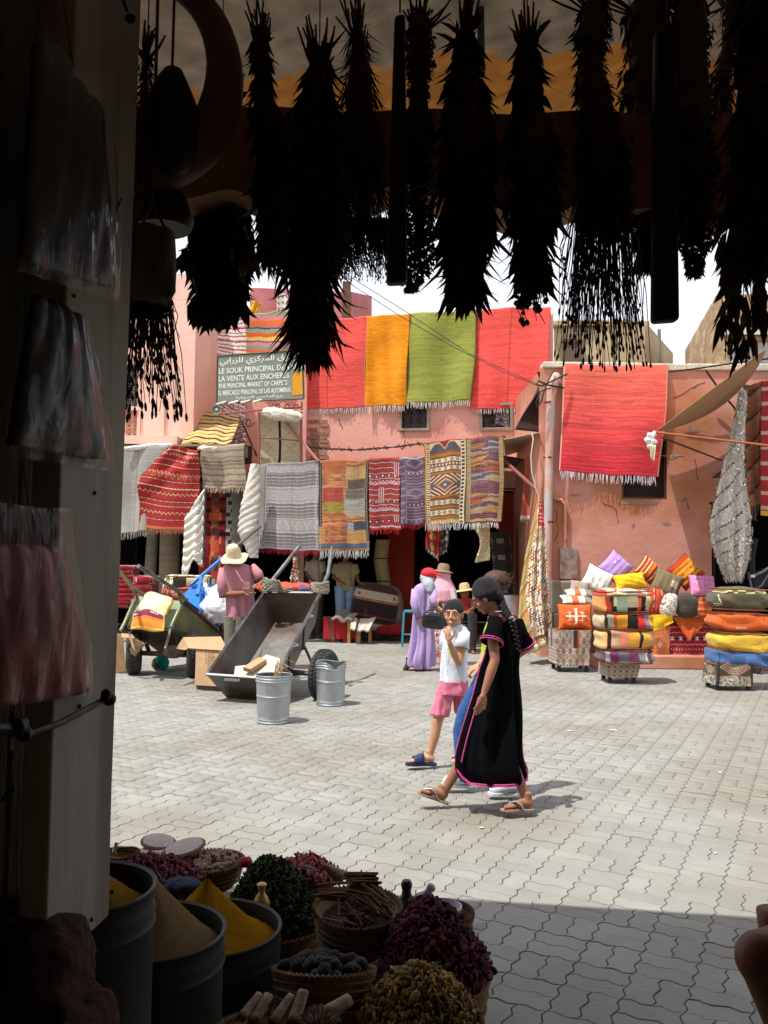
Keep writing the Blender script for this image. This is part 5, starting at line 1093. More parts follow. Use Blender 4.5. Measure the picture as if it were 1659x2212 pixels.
# --- blue cart behind
M_BLUE = mat('bright_blue_paint', L('2f7fd6', .8), .45, var=.15, scale=6, bump=.1, spec=.4)
T3 = thing('hand_cart', 'bright blue hand cart behind the green one', 'cart', tuple(gnd(*c1(1100, 1400)))); bp_ = lambda x, y, Y: at(*c1(x, y), Y)
panel('back_panel', [bp_(790, 790, 13.0), bp_(960, 630, 13.3), bp_(1215, 910, 13.0), bp_(1045, 975, 12.8)], M_BLUE, T3)
panel('side_panel', [bp_(960, 630, 13.3), bp_(1285, 625, 14.2), bp_(1420, 1090, 14.0), bp_(1215, 910, 13.0)], M_BLUE, T3)
panel('floor_panel', [bp_(1045, 975, 12.8), bp_(1215, 910, 13.0), bp_(1220, 1080, 13.2), bp_(1060, 1000, 13.0)], M_BLUE, T3)
MB().tube([bp_(920, 640, 13.2), bp_(1330, 290, 13.6)], .028, 8).build('handle', M_BLUE, T3, smooth=True)
MB().tube([bp_(1330, 290, 13.6), bp_(1850, -150, 14.4)], .026, 8).build('handle', M_STEEL, T3, smooth=True)
MB().tube([bp_(1060, 540, 13.3), bp_(1010, 780, 12.9)], .03, 8).build('handle_stay', M_BLUE, T3, smooth=True)
MB().tube([bp_(1045, 560, 13.3), bp_(1140, 790, 13.0)], .012, 6).build('handle_stay', M_BLUE, T3, smooth=True)
MB().tube([bp_(1110, 940, 12.85), bp_(1300, 1190, 12.9)], .034, 8).build('leg', M_BLUE, T3, smooth=True)
MB().tube([bp_(1180, 930, 12.95), bp_(1185, 1010, 12.95)], .02, 8).build('bracket', M_BLUE, T3, smooth=True); MB().tube([bp_(1060, 985, 12.8), bp_(1215, 1000, 12.95)], .02, 8).build('bracket', M_BLUE, T3, smooth=True)
MB().tube([bp_(1290, 1150, 13.0), bp_(1345, 1290, 13.0)], .03, 8).build('leg', M_IRON, T3, smooth=True)
ww = gnd(*c1(1350, 1560)); wheel(T3, Vector((ww.x, 13.9, .29)), (.9, .4, 0), .29, .18)
lump('white_sack', 'full white woven sack lying in the blue cart', at(*c1(1290, 960), 13.0), (.24, .3, .22), 'e6e8ec', seed=9, st=.5, cat='sack', part='bag')
t = thing('white_sack', 'white plastic sheet spread over the blue cart', 'plastic sheet', tuple(bp_(1200, 800, 13.2)))
sheet('cover', [bp_(1060, 650, 13.2), bp_(1300, 650, 13.6), bp_(1400, 850, 13.3), bp_(1190, 860, 12.9)], 20, 16, lambda U, V: full(U, 'eceef0'), M_COL, t, lambda U, V: .04*np.sin(U*9+V*7), .008)
tag(MB().tube([bp_(780, 800, 13.0), bp_(870, 1000, 13.2)], .01, 5).build('blue_rope', M_BLUE), 'short blue rope at the corner of the blue cart', 'rope')
# ================================================================ CUSHIONS, POUFFES, SHOP STOCK
c6 = crop(1750, 1500, 2.212); c3b = crop(950, 1700, 3.318)
def superq(t, e): c = np.cos(t); return np.sign(c)*np.abs(c)**e
def superel(name, c, size, e1, e2, M, cf, parent, nu=56, nv=34, m=None, lump_=.0, seed=0, sag=0):
    u = np.linspace(-np.pi, np.pi, nu, endpoint=False); v = np.linspace(-np.pi/2, np.pi/2, nv+1); U, V = np.meshgrid(u, v)
    cu, su = superq(U, e2), np.sign(np.sin(U))*np.abs(np.sin(U))**e2; cv, sv = np.abs(np.cos(V))**e1, np.sign(np.sin(V))*np.abs(np.sin(V))**e1
    X = np.stack([cu*cv, su*cv, sv], -1)
    r = np.random.RandomState(seed); ph = r.uniform(0, 6, 6)
    k = 1+lump_*(np.sin(X[..., 0]*3+ph[0])*np.sin(X[..., 2]*4+ph[1])+.5*np.sin(X[..., 0]*9+X[..., 2]*6+ph[2]))
    Pn = X*k[..., None]*np.array(size)/2
    Pn[..., 2] -= sag*size[2]*np.sin(np.clip((X[..., 0]+1)/2, 0, 1)*np.pi)*.0+sag*X[..., 0]*size[2]
    i = np.arange(nv)[:, None]*nu; Fs = np.stack([i+np.arange(nu)[None], i+(np.arange(nu)[None]+1) % nu, i+nu+(np.arange(nu)[None]+1) % nu, i+nu+np.arange(nu)[None]], -1).reshape(-1, 4)
    fc = X.reshape(-1, 3)[Fs].mean(1); C = lin(np.clip(cf(fc[:, 0], fc[:, 1], fc[:, 2]), 0, 1))
    W = Pn.reshape(-1, 3) @ np.array(M).T+np.array(c)
    o = mesh_np(name, W, Fs, m or M_WOV, None, C, True)
    if parent is not None: place(o, parent)
    return o
def pouffe(label, cx, cy, Y, wd, ht, dp, cf, tilt=0, seed=0, yaw=0, e1=.46, e2=.38, lump_=.05, sag=0):
    """box cushion lying flat; cx,cy centre pixel at distance Y"""
    c = at(cx, cy, Y); t = thing('floor_cushion', label, 'cushion', tuple(c-Vector((0, 0, ht/2))))
    M = Matrix.Rotation(yaw, 3, 'Z') @ Matrix.Rotation(tilt, 3, 'Y'); superel('cover', c, (wd, dp, ht), e1, e2, M, cf, t, lump_=lump_, seed=seed, nu=84, nv=40, sag=sag)
    # piping along the two long edges
    for z in (-1, 1):
        pts = []
        for k in range(29):
            an = 2*math.pi*k/28; x = float(superq(an, e2)); y = float(np.sign(math.sin(an))*abs(math.sin(an))**e2); pts.append(Vector(c)+M @ Vector((x*wd/2*.95, y*dp/2*.95, z*ht/2*.80-sag*x*ht)))
        MB().tube(pts, .008, 5, cap=False).build('piping', M_PIPE, t, smooth=True)
    return t
M_PIPE = mat('piping_cord', L('8a4a34', .8), .9)
def xs(X, stops): return bands((X+1)/2, stops)
def pf1(X, Y, Z):
    C = xs(X+.06*Z, [(.12, 'e8a05a'), (.2, 'b0382c'), (.28, '2c2622'), (.36, 'c8b48a'), (.42, '8a9a84'), (.52, 'd8562c'), (.58, '2a2624'), (.66, 'a89a78'), (.72, 'd8543a'), (.82, '2c2826'), (.9, 'c9b48e'), (1.1, 'c05a2c')])
    t = Z > .45; C2 = xs(X, [(.15, 'c8402c'), (.3, 'efc0a0'), (.36, 'd85c2c'), (.45, 'e8d8b0'), (.55, 'e0702c'), (.6, '9ab8a0'), (.7, 'e8c8a0'), (.8, 'e06a6a'), (.9, 'a8c0a4'), (1.1, 'e87a3c')]); C[t] = C2[t]; put(C, np.abs(Z-.5) < .05, '7a5a3a'); return nz(C, .05)
def pf2(X, Y, Z):
    C = xs(X, [(.1, 'c9b48e'), (.15, '2c2826'), (.25, 'a09a84'), (.3, 'c85a34'), (.42, 'd8962c'), (.48, 'e8c8a0'), (.6, '242220'), (.66, 'c9a888'), (.8, 'c8382c'), (.88, '8a7a9c'), (1.1, 'd8a83c')]); return nz(C, .05)
def pf3(X, Y, Z):
    C = xs(X, [(.12, 'e0b478'), (.2, '2c2826'), (.28, 'e0a078'), (.36, 'b0a88c'), (.46, 'e08a70'), (.56, '2a2826'), (.66, 'e0a040'), (.74, '2c2a28'), (.9, 'e0a850'), (1.1, 'd89880')]); return nz(C, .05)
def pf4(X, Y, Z):
    C = xs(X, [(.08, '6a4a58'), (.16, 'a8a0a0'), (.3, '7a3c5a'), (.36, 'b0a8a8'), (.5, '6f6a6c'), (.64, '7a3c5a'), (.7, 'a8a0a0'), (.84, '8a8486'), (.92, '6a4a58'), (1.1, '9a9090')]); m = (np.abs(X) < .2) | (np.abs(X-.6) < .14)
    put(C, m & ((np.abs(X*9 % 1-.5)+np.abs(Z*3 % 1-.5)) % .4 < .16), 'c9c4c0'); put(C, np.abs(Z-.62) < .06, '5a3a44'); return nz(C, .05)
def olive(X, Y, Z):
    C = full(X, '5f5947'); m = Z > .3; put(C, (np.abs(Z-(.62+.16*(tri(X*2.1+.2)-.5))) < .045) & (Y < .3), 'd8c878'); put(C, np.abs(Z-.42) < .02, '4a4438')
    for (x, z) in ((-.82, -.1), (-.92, -.45)): d = dia(X, Z, x, z, .07, .16); put(C, (d > .6) & (d < 1.1) & (Y < 0), 'e0dcb8')
    put(C, (np.abs(X+.87+.12*(Z)) < .016) & (Z > -.5) & (Z < .3), 'e0dcb8'); put(C, (np.abs(Z+.85) < .06) & ((X*3) % 1 < .25), 'a08858'); return nz(C, .07)
def orangec(X, Y, Z):
    C = full(X, 'dc6630'); put(C, (np.abs(X+.25+.1*Z) < .07) & (Z < .1) & (Z > -.75) & ((X*32+Z*3) % 1 < .5), 'e0a878'); put(C, (np.abs(X+.86) < .01), 'b84c20'); d = dia(X, Z, .45, .45, .2, .4); put(C, (d > .9) & (d < 1.05) & (Y < 0), 'b8602c'); return nz(C, .05)
def yellowc(X, Y, Z):
    C = full(X, 'e2b842'); put(C, np.abs(Z+.55-.14*(tri(X*4)-.5)) < .035, 'b0802c'); put(C, Z < -.72, 'd88a24'); put(C, (np.abs(np.abs(X+.1)-np.abs(Z-.3)*.12) < .015) & (np.abs(Z-.3) < .4), '9a702c'); put(C, (np.abs(X+.62) < .012) | (np.abs(X+.72) < .012), 'b8923a'); return nz(C, .05)
def bluec(X, Y, Z): C = full(X, '4a6a9a')*(1+.12*np.sin(X*5+Z*3))[:, None]; put(C, np.abs(X+.85) < .012, '34507c'); return nz(C, .06)
# middle stack, distance ~12 m, on a stool
g2 = 'stacked floor cushions'
for lab, (cx, cy), w_, h_, cf, tl, sd in (
    ('top cushion of the middle stack, multicoloured with a cream and orange top', c6(610, 1010), 400, 170, pf1, -.02, 1), ('second cushion of the middle stack, with a black stripe between grey, ochre and red', c6(612, 1150), 400, 125, pf2, .0, 2),
    ('third cushion of the middle stack, with three black stripes on salmon and ochre', c6(622, 1278), 400, 150, pf3, -.02, 3), ('lowest cushion of the middle stack, purple and grey woven bands', c6(622, 1400), 385, 105, pf4, .01, 4)):
    f = 12.0/1920/1.507/2.212*1.507; f = 12.0/1920/(2.212*1.507)
    pouffe(lab, cx, cy, 12.0, w_*f, h_*f*1.05, .5, cf, tl, sd)
def stool(label, q, Y, dp, cf, legs=None):
    """low stand dressed with a woven kilim cover: q = top-left, top-right, bottom-right, bottom-left crop points"""
    P = [at(*c6(*p), Y) for p in q]; P[2].z = max(.06, P[2].z); P[3].z = P[2].z; t = thing('covered_stool', label, 'stool', (P[3].x+.1, Y, 0))
    sheet('cover', P, 50, 40, cf, None, t, lambda U, V: .01*np.sin(U*9+V*4)+.012*V, .012)
    mb = MB().quadslab([P[0]+Vector((0, .02, 0)), P[1]+Vector((0, .02, 0)), P[1]+Vector((0, dp, 0)), P[0]+Vector((0, dp, 0))], -.02); mb.build('seat', M_WOOD, t)
    for s, a in ((0, P[1]), (1, P[0])):
        b_ = P[2] if s == 0 else P[3]; sheet('side_cover', [a, a+Vector((.02 if s == 0 else -.02, dp, 0)), b_+Vector((.03 if s == 0 else -.03, dp, 0)), b_], 20, 20, cf, None, t, None, .012)
    for x in (P[3].x+.03, P[2].x-.03):
        for y in (Y+.05, Y+dp-.04): MB().box((x, y, (P[0].z-.03)/2), (.05, .05, P[0].z-.05)).build('leg', mat('dark_leg', L('4a4440', .6), .7) if 'dark_leg' not in bpy.data.materials else bpy.data.materials['dark_leg'], t)
    return t
def loz(U, V): C = full(U, '8f8076'); d = (np.abs(U*5 % 1-.5)+np.abs(V*3.4 % 1-.5)); put(C, (d % .36) < .13, 'cabfb0'); put(C, d < .15, 'b09a4a'); put(C, (d > .75), 'a05a44'); return nz(C, .08)
def loz2(U, V):
    C = full(U, '5a4a3c'); d = dia(U, V, .5, .2, .42, .36); put(C, (d*4 % 1 < .4) & (d < 1.2), 'a8a090'); put(C, (d*4 % 1 > .7) & (d < 1.2), 'a8542c'); put(C, d < .25, '8a9a94'); m = V > .58; put(C, m, '6f685c'); put(C, m & (np.random.RandomState(3).rand(len(U)) < .4), 'c9c4b4'); put(C, (U < .07) | (U > .93), '3a3430'); put(C, ((V % .4) < .06) & m & (np.abs((U*4) % 1-.5) < .15), 'b0522c'); return C
stool('stool under the middle cushion stack, covered with a grey lozenge kilim', [(512, 1450), (742, 1450), (715, 1562), (510, 1552)], 11.9, .42, loz)
# right stack
f = 11.4/1920/(2.212*1.507); R6 = crop(2200, 1750, 4.4233)
for lab, (cx, cy), w_, h_, cf, tl, sd, kw in (
    ('top cushion of the right stack, dark olive bolster with a yellow zigzag', R6(900, 885), 820, 355, olive, .02, 5, dict(e1=.75, e2=.45)), ('orange cushion second from the top of the right stack', R6(905, 1200), 850, 270, orangec, .02, 6, {}),
    ('yellow cushion third from the top of the right stack', R6(915, 1495), 840, 300, yellowc, .05, 7, {}), ('denim blue cushion at the bottom of the right stack, sagging to the right', R6(885, 1720), 850, 260, bluec, .08, 8, dict(sag=-.06))):
    f = 11.4/1920/(4.4233*1.507); pouffe(lab, cx, cy, 11.6, w_*f, h_*f*1.02, .52, cf, tl, sd, **kw)
stool('stool under the right cushion stack, covered with a dark diamond and speckled kilim', [(1300, 1450), (1545, 1455), (1550, 1632), (1290, 1618)], 11.35, .42, loz2)
# left low stand with the orange cushion
stool('stand at the left end of the cushions, draped with a grey and black kilim', [(135, 1222), (385, 1222), (372, 1478), (143, 1462)], 13.0, .5, lambda U, V: np.where(((np.abs(U-.55) < .13) & (V < .5))[:, None], bands(((U-.42)/.26), [(.3, '9a8a84'), (.45, '2c2826'), (.8, '3a302c'), (1, 'b0542c')]), loz(U, V)))
def orcross(X, Y, Z):
    C = full(X, 'e0642c'); W = 'f0e4d4'; f = Y < 0
    put(C, f & (np.abs(X) < .035) & (np.abs(Z) < .62), W); put(C, f & (np.abs(Z-.02) < .05) & (np.abs(X) < .62), W)
    for s in (-1, 1): put(C, f & (np.abs(X-s*.36) < .03) & (np.abs(Z) < .32), W); put(C, f & (np.abs(np.abs(Z)-.33) < .03) & (np.abs(X-s*.36) < .12), W)
    put(C, f & (np.abs(np.abs(Z)-.60) < .03) & (np.abs(X) < .13), W); return nz(C, .05)
def throw(label, x, y, Y, wd, ht, rot, cf, lean=.35, dp=.2, seed=0, yaw=0):
    """soft square scatter cushion with pulled corners; rot turns it in its own plane"""
    c = at(x, y, Y); t = thing('cushion', label, 'cushion', tuple(c-Vector((0, 0, ht/2))))
    M = Matrix.Rotation(yaw, 3, 'Z') @ Matrix.Rotation(-lean, 3, 'X') @ Matrix.Rotation(rot, 3, 'Y'); n = 36; g = np.linspace(-1, 1, n+1); A_, B_ = np.meshgrid(g, g); r = np.random.RandomState(seed); ph = r.uniform(0, 6, 4)
    pin = 1-.10*(1-A_**2)*np.abs(B_)**2; pin2 = 1-.10*(1-B_**2)*np.abs(A_)**2
    th = dp/2*(np.clip((1-A_**2)*(1-B_**2), 0, 1)**.42); wr = .012*np.sin(A_*7+B_*4+ph[0])*np.sin(B_*6+ph[1])+.006*np.sin(A_*15+ph[2]); th = th*(1+wr*8)
    V = []; Fs = []; cols = []
    for s in (-1, 1):
        P = np.stack([A_*wd/2*pin2, s*th, B_*ht/2*pin], -1).reshape(-1, 3); b0 = len(V)*(n+1)**2 if False else (0 if s < 0 else (n+1)**2); V.append(P)
        i = np.arange(n)[:, None]*(n+1)+np.arange(n)[None]+b0; q = np.stack([i, i+1, i+n+2, i+n+1] if s < 0 else [i, i+n+1, i+n+2, i+1], -1).reshape(-1, 4); Fs.append(q)
        fa = ((A_[:-1, :-1]+A_[1:, 1:])/2).ravel(); fb_ = ((B_[:-1, :-1]+B_[1:, 1:])/2).ravel(); cols.append(lin(np.clip(cf(fa, np.full(len(fa), float(s)), fb_), 0, 1)))
    W = np.vstack(V) @ np.array(M).T+np.array(c); o = mesh_np('cover', W, np.vstack(Fs), M_WOV, None, np.vstack(cols), True); place(o, t)
    pts = [Vector(c)+M @ Vector((a*wd/2*(1-.10*(1-a*a)*0), 0, b*ht/2)) for a, b in ((-1, -1), (0, -.9), (1, -1), (.9, 0), (1, 1), (0, .9), (-1, 1), (-.9, 0), (-1, -1))]
    MB().tube(pts, .006, 5, cap=False).build('seam', mat('seam_'+str(seed), L('7a4a3a', .8), .9), t, smooth=True); return t
def solid(h, motif=None):
    def cf(X, Y, Z):
        C = full(X, h)
        if motif == 'white':
            d = dia(X, Z, .25, -.05, .2, .22); put(C, (Y < 0) & (np.abs(d-.85) < .15), 'a8946c')
            for (x, z) in ((-.55, -.3), (-.38, -.3), (-.55, -.1), (-.38, -.1)): d = np.maximum(np.abs(X-x), np.abs(Z-z)); put(C, (Y < 0) & (d < .07) & (d > .03), 'a08c70')
        if motif == 'lilac':
            for (x, z) in ((.1, -.35), (-.3, .1), (.45, .3), (-.2, .55)): d = dia(X, Z, x, z, .12, .12); put(C, (Y < 0) & (np.abs(d-.8) < .25), 'c0907c' if x > 0 else 'e0d8e8')
            put(C, (Y < 0) & (np.abs(X-.5) < .01) & (np.abs(Z) < .3), '9a7ab0')
        if motif == 'squares':
            for (x, z) in ((.3, .1), (.55, .1), (.3, -.18), (.55, -.18)): d = np.maximum(np.abs(X-x), np.abs(Z-z)); put(C, (Y < 0) & (d < .10) & (d > .05), 'd8ceb8')
            put(C, (Y < 0) & (np.abs(X+.35) < .25) & (np.abs(Z+.1) < .2) & ((X*20) % 1 < .5) & ((Z*16) % 1 < .5), '8a7040')
        if motif == 'pink':
            for (x, z) in ((-.5, .45), (0, -.2), (.35, .4)): d = dia(X, Z, x, z, .12, .12); put(C, (Y < 0) & (np.abs(d-.8) < .3), '7a78b8')
        if motif == 'yel': put(C, (Y < 0) & (dia(X, Z, .1, -.1, .2, .2) < 1) & ((X*20) % 1 < .4), 'c8882c')
        return nz(C, .04)
    return cf
def kst(X, Y, Z):
    return nz(xs(X, [(.06, 'e0b070'), (.18, 'a82c24'), (.24, 'e8b878'), (.34, 'b83424'), (.4, 'f0d090'), (.6, 'e0702c'), (.66, '7a3020'), (.76, 'e8a86c'), (1.1, 'c83c20')]), .08)
def oyr(X, Y, Z):
    C = xs(X, [(.2, 'b83c1c'), (.8, 'e09424'), (1.1, 'b83c1c')]); put(C, (np.abs(np.abs(X)-.36) < .012), '7a4a34'); 
    for z in (-.45, .4): put(C, dia(X, Z, 0, z, .14, .14) < 1, 'c0602c')
    return nz(C, .05)
k3 = 14.3/1920/(2.212*1.507)
throw('orange cushion with a white branching cross on the left stand', *c6(268, 1125), 13.2, 250*13.2/1920/3.333, 190*13.2/1920/3.333, 0, orcross, .2, .2, 1)
def kb(X, Y, Z): C = xs(X, [(.3, 'd8cfc0'), (.5, 'c86a3c'), (.7, 'e0d8c8'), (1.1, '8a8070')]); return nz(C, .1)
throw('flat kilim cushion lying on top of the orange cross cushion', *c6(285, 1000), 13.4, 220*k3, 130*k3, 0, kb, 1.2, .12, 2)
throw('second flat kilim cushion on the left stand, with a grey and white pattern', *c6(300, 955), 13.5, 190*k3, 110*k3, 0, kb, 1.25, .12, 3)
throw('small dark lozenge cushion at the top of the left stand', *c6(300, 908), 13.6, 130*k3, 90*k3, .2, lambda X, Y, Z: loz(X, Z), .6, .12, 4)
throw('white cushion with a small diamond, leftmost in the back row', *c6(430, 860), 14.0, 200*k3, 180*k3, .5, solid('ece9e2', 'white'), .3, .22, 5)
throw('lilac cushion standing on its corner above the white one', *c6(560, 765), 14.1, 190*k3, 190*k3, .75, solid('b48fd0', 'lilac'), .25, .2, 6)
throw('plain yellow cushion beside the lilac one', *c6(665, 870), 13.9, 230*k3, 120*k3, -.15, solid('f0bc20', 'yel'), .5, .22, 7)
throw('striped red and orange kilim cushion standing on its corner', *c6(800, 790), 14.2, 165*k3, 165*k3, .72, kst, .25, .2, 8, .2)
throw('brown cushion with four small squares under the striped one', *c6(930, 885), 13.9, 200*k3, 190*k3, .45, solid('7a6a50', 'squares'), .4, .22, 9)
throw('ochre cushion with dark red ends standing on its corner', *c6(1065, 800), 14.2, 200*k3, 200*k3, .85, oyr, .25, .2, 10)
throw('pink cushion with small blue motifs at the right end of the back row', *c6(1185, 905), 13.7, 180*k3, 160*k3, .05, solid('e08cb8', 'pink'), .4, .26, 11)
superel('x', (0, 0, -5), (.1, .1, .1), 1, 1, Matrix.Identity(3), lambda X, Y, Z: full(X, '888888'), None, 4, 3).name = 'tmp'; bpy.data.objects.remove(bpy.data.objects['tmp'])
def rollc(label, x, y, Y, wd, ht, dp, cf, seed, tilt=0):
    c = at(x, y, Y); t = thing('bolster', label, 'cushion', tuple(c-Vector((0, 0, ht/2)))); superel('cover', c, (wd, dp, ht), .8, .8, Matrix.Rotation(tilt, 3, 'Y'), cf, t, lump_=.04, seed=seed); return t
rollc('round charcoal cushion in the middle of the back row', *c6(1080, 1040), 13.7, 165*k3, 175*k3, .3, lambda X, Y, Z: nz(full(X, '4c463a')*(1+.08*np.sin(Z*60))[:, None], .05), 3)
rollc('cream cushion with thin dark stripes left of the charcoal one', *c6(945, 1040), 13.7, 100*k3, 170*k3, .3, lambda X, Y, Z: nz(bands((Z+X*.3) % .5, [(.12, 'd8d0c0'), (.16, '5a4a44'), (.3, 'cfc4b8'), (.34, '8a6a5c'), (.5, 'ddd5c8')]), .05), 4, .3)
rollc('red kilim cushion behind the middle stack', *c6(845, 1010), 13.9, 150*k3, 200*k3, .3, lambda X, Y, Z: nz(bands((X*1.5+3) % 1, [(.4, 'c8442c'), (.5, 'd8b48c'), (.8, 'b8342c'), (1, 'c86a4c')]), .08), 5, .1)
rollc('small rust and orange bolster under the pink cushion', *c6(1195, 1060), 13.6, 90*k3, 150*k3, .25, lambda X, Y, Z: nz(bands((Z+1) % .5, [(.15, 'c8642c'), (.2, '5a3024'), (.4, 'b8502c'), (.5, 'd88a4c')]), .08), 6)
# draped base (covered bench with textiles)
def rk2(U, V):
    C = slub(full(U, '9c2430'), U, V, 70, .08, 6); W = 'd8ccc8'
    for v in (.12, .28, .62, .9): put(C, (np.abs(V-v-.01*np.sin(U*50)) < .010) & ((U*18) % 1 < .75), W)
    put(C, (np.abs(V-.45) < .05), '6f2a30'); put(C, (np.abs(V-.45) < .05) & ((U*5) % 1 < .5) & ((np.abs(V-.45) > .038) | (np.abs(np.abs((U*5 % 1)/.5*2-1)-np.abs(V-.45)/.05) < .25)), W)
    put(C, (np.abs(V-.76) < .03), '3a2a2c'); put(C, (np.abs(V-.76) < .022) & ((U*16) % 1 < .45), 'b8a8a0'); return C
BT = thing('display_bench', 'low bench behind the stacks carrying the cushions, draped with textiles', 'bench', tuple(at(*c6(1100, 1420), 13.9)))
zb = at(*c6(1100, 1130), 13.75).z; xb0, xb1 = at(*c6(820, 1200), 13.75).x, at(*c6(1290, 1200), 13.75).x
MB().box(((xb0+xb1)/2-.6, 14.3, zb/2+.08), (xb1-xb0+1.6, 1.0, zb-.16-.0)).build('bench_top', M_WOOD, BT)
P6 = lambda x, y, Y=13.72: at(*c6(x, y), Y)
def drape(lab, q, cf, m=.02, nm='draped_cloth', fr=None):
    t = thing(nm, lab, 'cloth', tuple(Vector(q[3]))); sheet('cloth', q, 60, 50, cf, None, t, wrinkle(int(abs(q[0].x)*10), m), .012); return t
drape('red banded kilim hanging down the front of the bench', [P6(955, 1170), P6(1250, 1165), P6(1250, 1420), P6(958, 1415)], rk2, .03)
drape('faded orange cloth hanging left of the red banded kilim', [P6(800, 1190), P6(955, 1170), P6(950, 1412), P6(815, 1418)], lambda U, V: np.where((dia(U, V, .5, .6, .15, .12) < 1)[:, None], hx('e0c09c'), plain('d08050', 4, 'c8b090')(U, V)), .02)
t = thing('draped_cloth', 'rust triangle of cloth hanging over the red banded kilim', 'cloth', tuple(P6(1090, 1290)))
sheet('cloth', [P6(970, 1125, 13.66), P6(1240, 1125, 13.66), P6(1100, 1290, 13.62), P6(1085, 1290, 13.62)], 40, 40, lambda U, V: plain('c0562a', 6)(U, V), None, t, wrinkle(9, .02), .012)
t = thing('draped_cloth', 'yellow cloth corner folded over the bench beside the middle stack', 'cloth', tuple(P6(880, 1230)))
sheet('cloth', [P6(800, 1110, 13.6), P6(965, 1105, 13.6), P6(978, 1165, 13.6), P6(830, 1235, 13.58)], 30, 30, plain('f0b824', 7), None, t, wrinkle(10, .02), .012)
# black pram at the right edge
PRM = thing('pushchair', 'black folded pushchair standing at the right edge behind the cushions', 'pushchair', tuple(gnd(1640, 1440)))
pr = lambda x, y, Y=13.0: at(*c6(x, y), Y)
M_BLK = mat('black_fabric', L('2c2c30', .6), .7); M_ALU = mat('grey_tube', L('8a9096', .8), .35, metal=.7)
MB().tube([pr(1570, 560), pr(1545, 690), pr(1548, 830)], .04, 8).build('umbrella_frame', M_BLK, PRM, smooth=True); MB().tube([pr(1520, 800), pr(1545, 930), pr(1610, 900), pr(1700, 760)], .014, 8).build('tube', M_ALU, PRM, smooth=True)
MB().tube([pr(1550, 830), pr(1620, 800), pr(1700, 740)], .02, 8).build('tube', M_ALU, PRM, smooth=True)
MB().quadslab([pr(1530, 830), pr(1660, 770), pr(1700, 900), pr(1560, 930)], .15).build('seat', M_BLK, PRM, bevel=.03)
MB().quadslab([pr(1535, 822, 12.95), pr(1565, 818, 12.95), pr(1568, 840, 12.95), pr(1538, 842, 12.95)], .01).build('clip', M_PLAS, PRM)
for x in (1570, 1690): wheel(PRM, Vector((at(*c6(x, 1000), 13.1).x, 13.1, .1)), (0.9, .2, 0), .1, .04)
# ---- inside the centre shop: stock, stools, rolled carpets
q3 = lambda x, y, Y=17.5: at(*c3b(x, y), Y)
def rolled(label, pts, r, cf, seed=1, cat='rolled rug'):
    P = [Vector(p) for p in pts]; t = thing('rolled_rug', label, cat, tuple(P[-1])); n = 40; ns = 18; V = []
    for i in range(n+1):
        s = i/n; c = P[0].lerp(P[-1], s) if len(P) == 2 else (P[0].lerp(P[1], s*2) if s < .5 else P[1].lerp(P[2], s*2-1))
        for k in range(ns): an = 2*math.pi*k/ns; V.append(tuple(c+Vector((r*math.cos(an)*(1+.05*math.sin(an*3+seed)), r*math.sin(an), 0))))
    Fs = np.array([(i*ns+k, i*ns+(k+1) % ns, (i+1)*ns+(k+1) % ns, (i+1)*ns+k) for i in range(n) for k in range(ns)]); s_ = (Fs[:, 0]//ns)/n; a_ = (Fs[:, 0] % ns)/ns
    o = mesh_np('roll', np.array(V), Fs, M_WOV, None, lin(np.clip(cf(a_, s_), 0, 1)), True); place(o, t); return t
redr = lambda U, V: slub(np.where((dia(U*4 % 1, V*7 % 1, .5, .5, .35, .35) < 1)[:, None], hx('c07050'), np.where((np.abs(V*14 % 1-.5) < .1)[:, None], hx('3a2024'), hx('8a2a28'))), U, V, 60, .1, 4)
c4 = crop(380, 1350, 1.907)
for k, (x, h, lab) in enumerate(((565, 'a', 'rolled red kilim with dark bands, first left in the doorway'), (628, 'b', 'rolled orange red rug with large triangles in the doorway'), (670, 'a', 'rolled dark red kilim beside the orange red one'), (710, 'c', 'rolled pale striped rug in the doorway'), (740, 'd', 'plain grey rolled rug in the doorway'))):
    cf = {'a': redr, 'b': lambda U, V: slub(np.where((dia(U*2 % 1, V*5 % 1, .5, .5, .4, .4) < 1)[:, None], hx('7a4a44'), hx('d0603c')), U, V, 60, .1, 5), 'c': lambda U, V: np.where((np.abs((V*16+U*2) % 1-.5) < .15)[:, None], hx('3a3434'), hx('a8a094')), 'd': lambda U, V: slub(full(U, '8a8580'), U, V, 60, .06, 2)}[h]
    rolled(lab, [at(*c4(x, 420), 17.6), Vector((at(*c4(x-10, 1100), 17.3).x, 17.3, .02))], .15, cf, k)
rolled('tall beige rolled rug standing in the dark left doorway', [at(*c4(335, 640), 18.2), Vector((at(*c4(325, 1050), 18.0).x, 18.0, 0))], .2, lambda U, V: slub(full(U, '8a7c68'), U, V, 40, .06, 2), 3)
rolled('grey rolled rug leaning in the dark left doorway', [at(*c4(235, 640), 18.3), Vector((at(*c4(190, 1000), 18.0).x, 18.0, 0))], .12, lambda U, V: slub(full(U, '7a746a'), U, V, 40, .06, 2), 4)
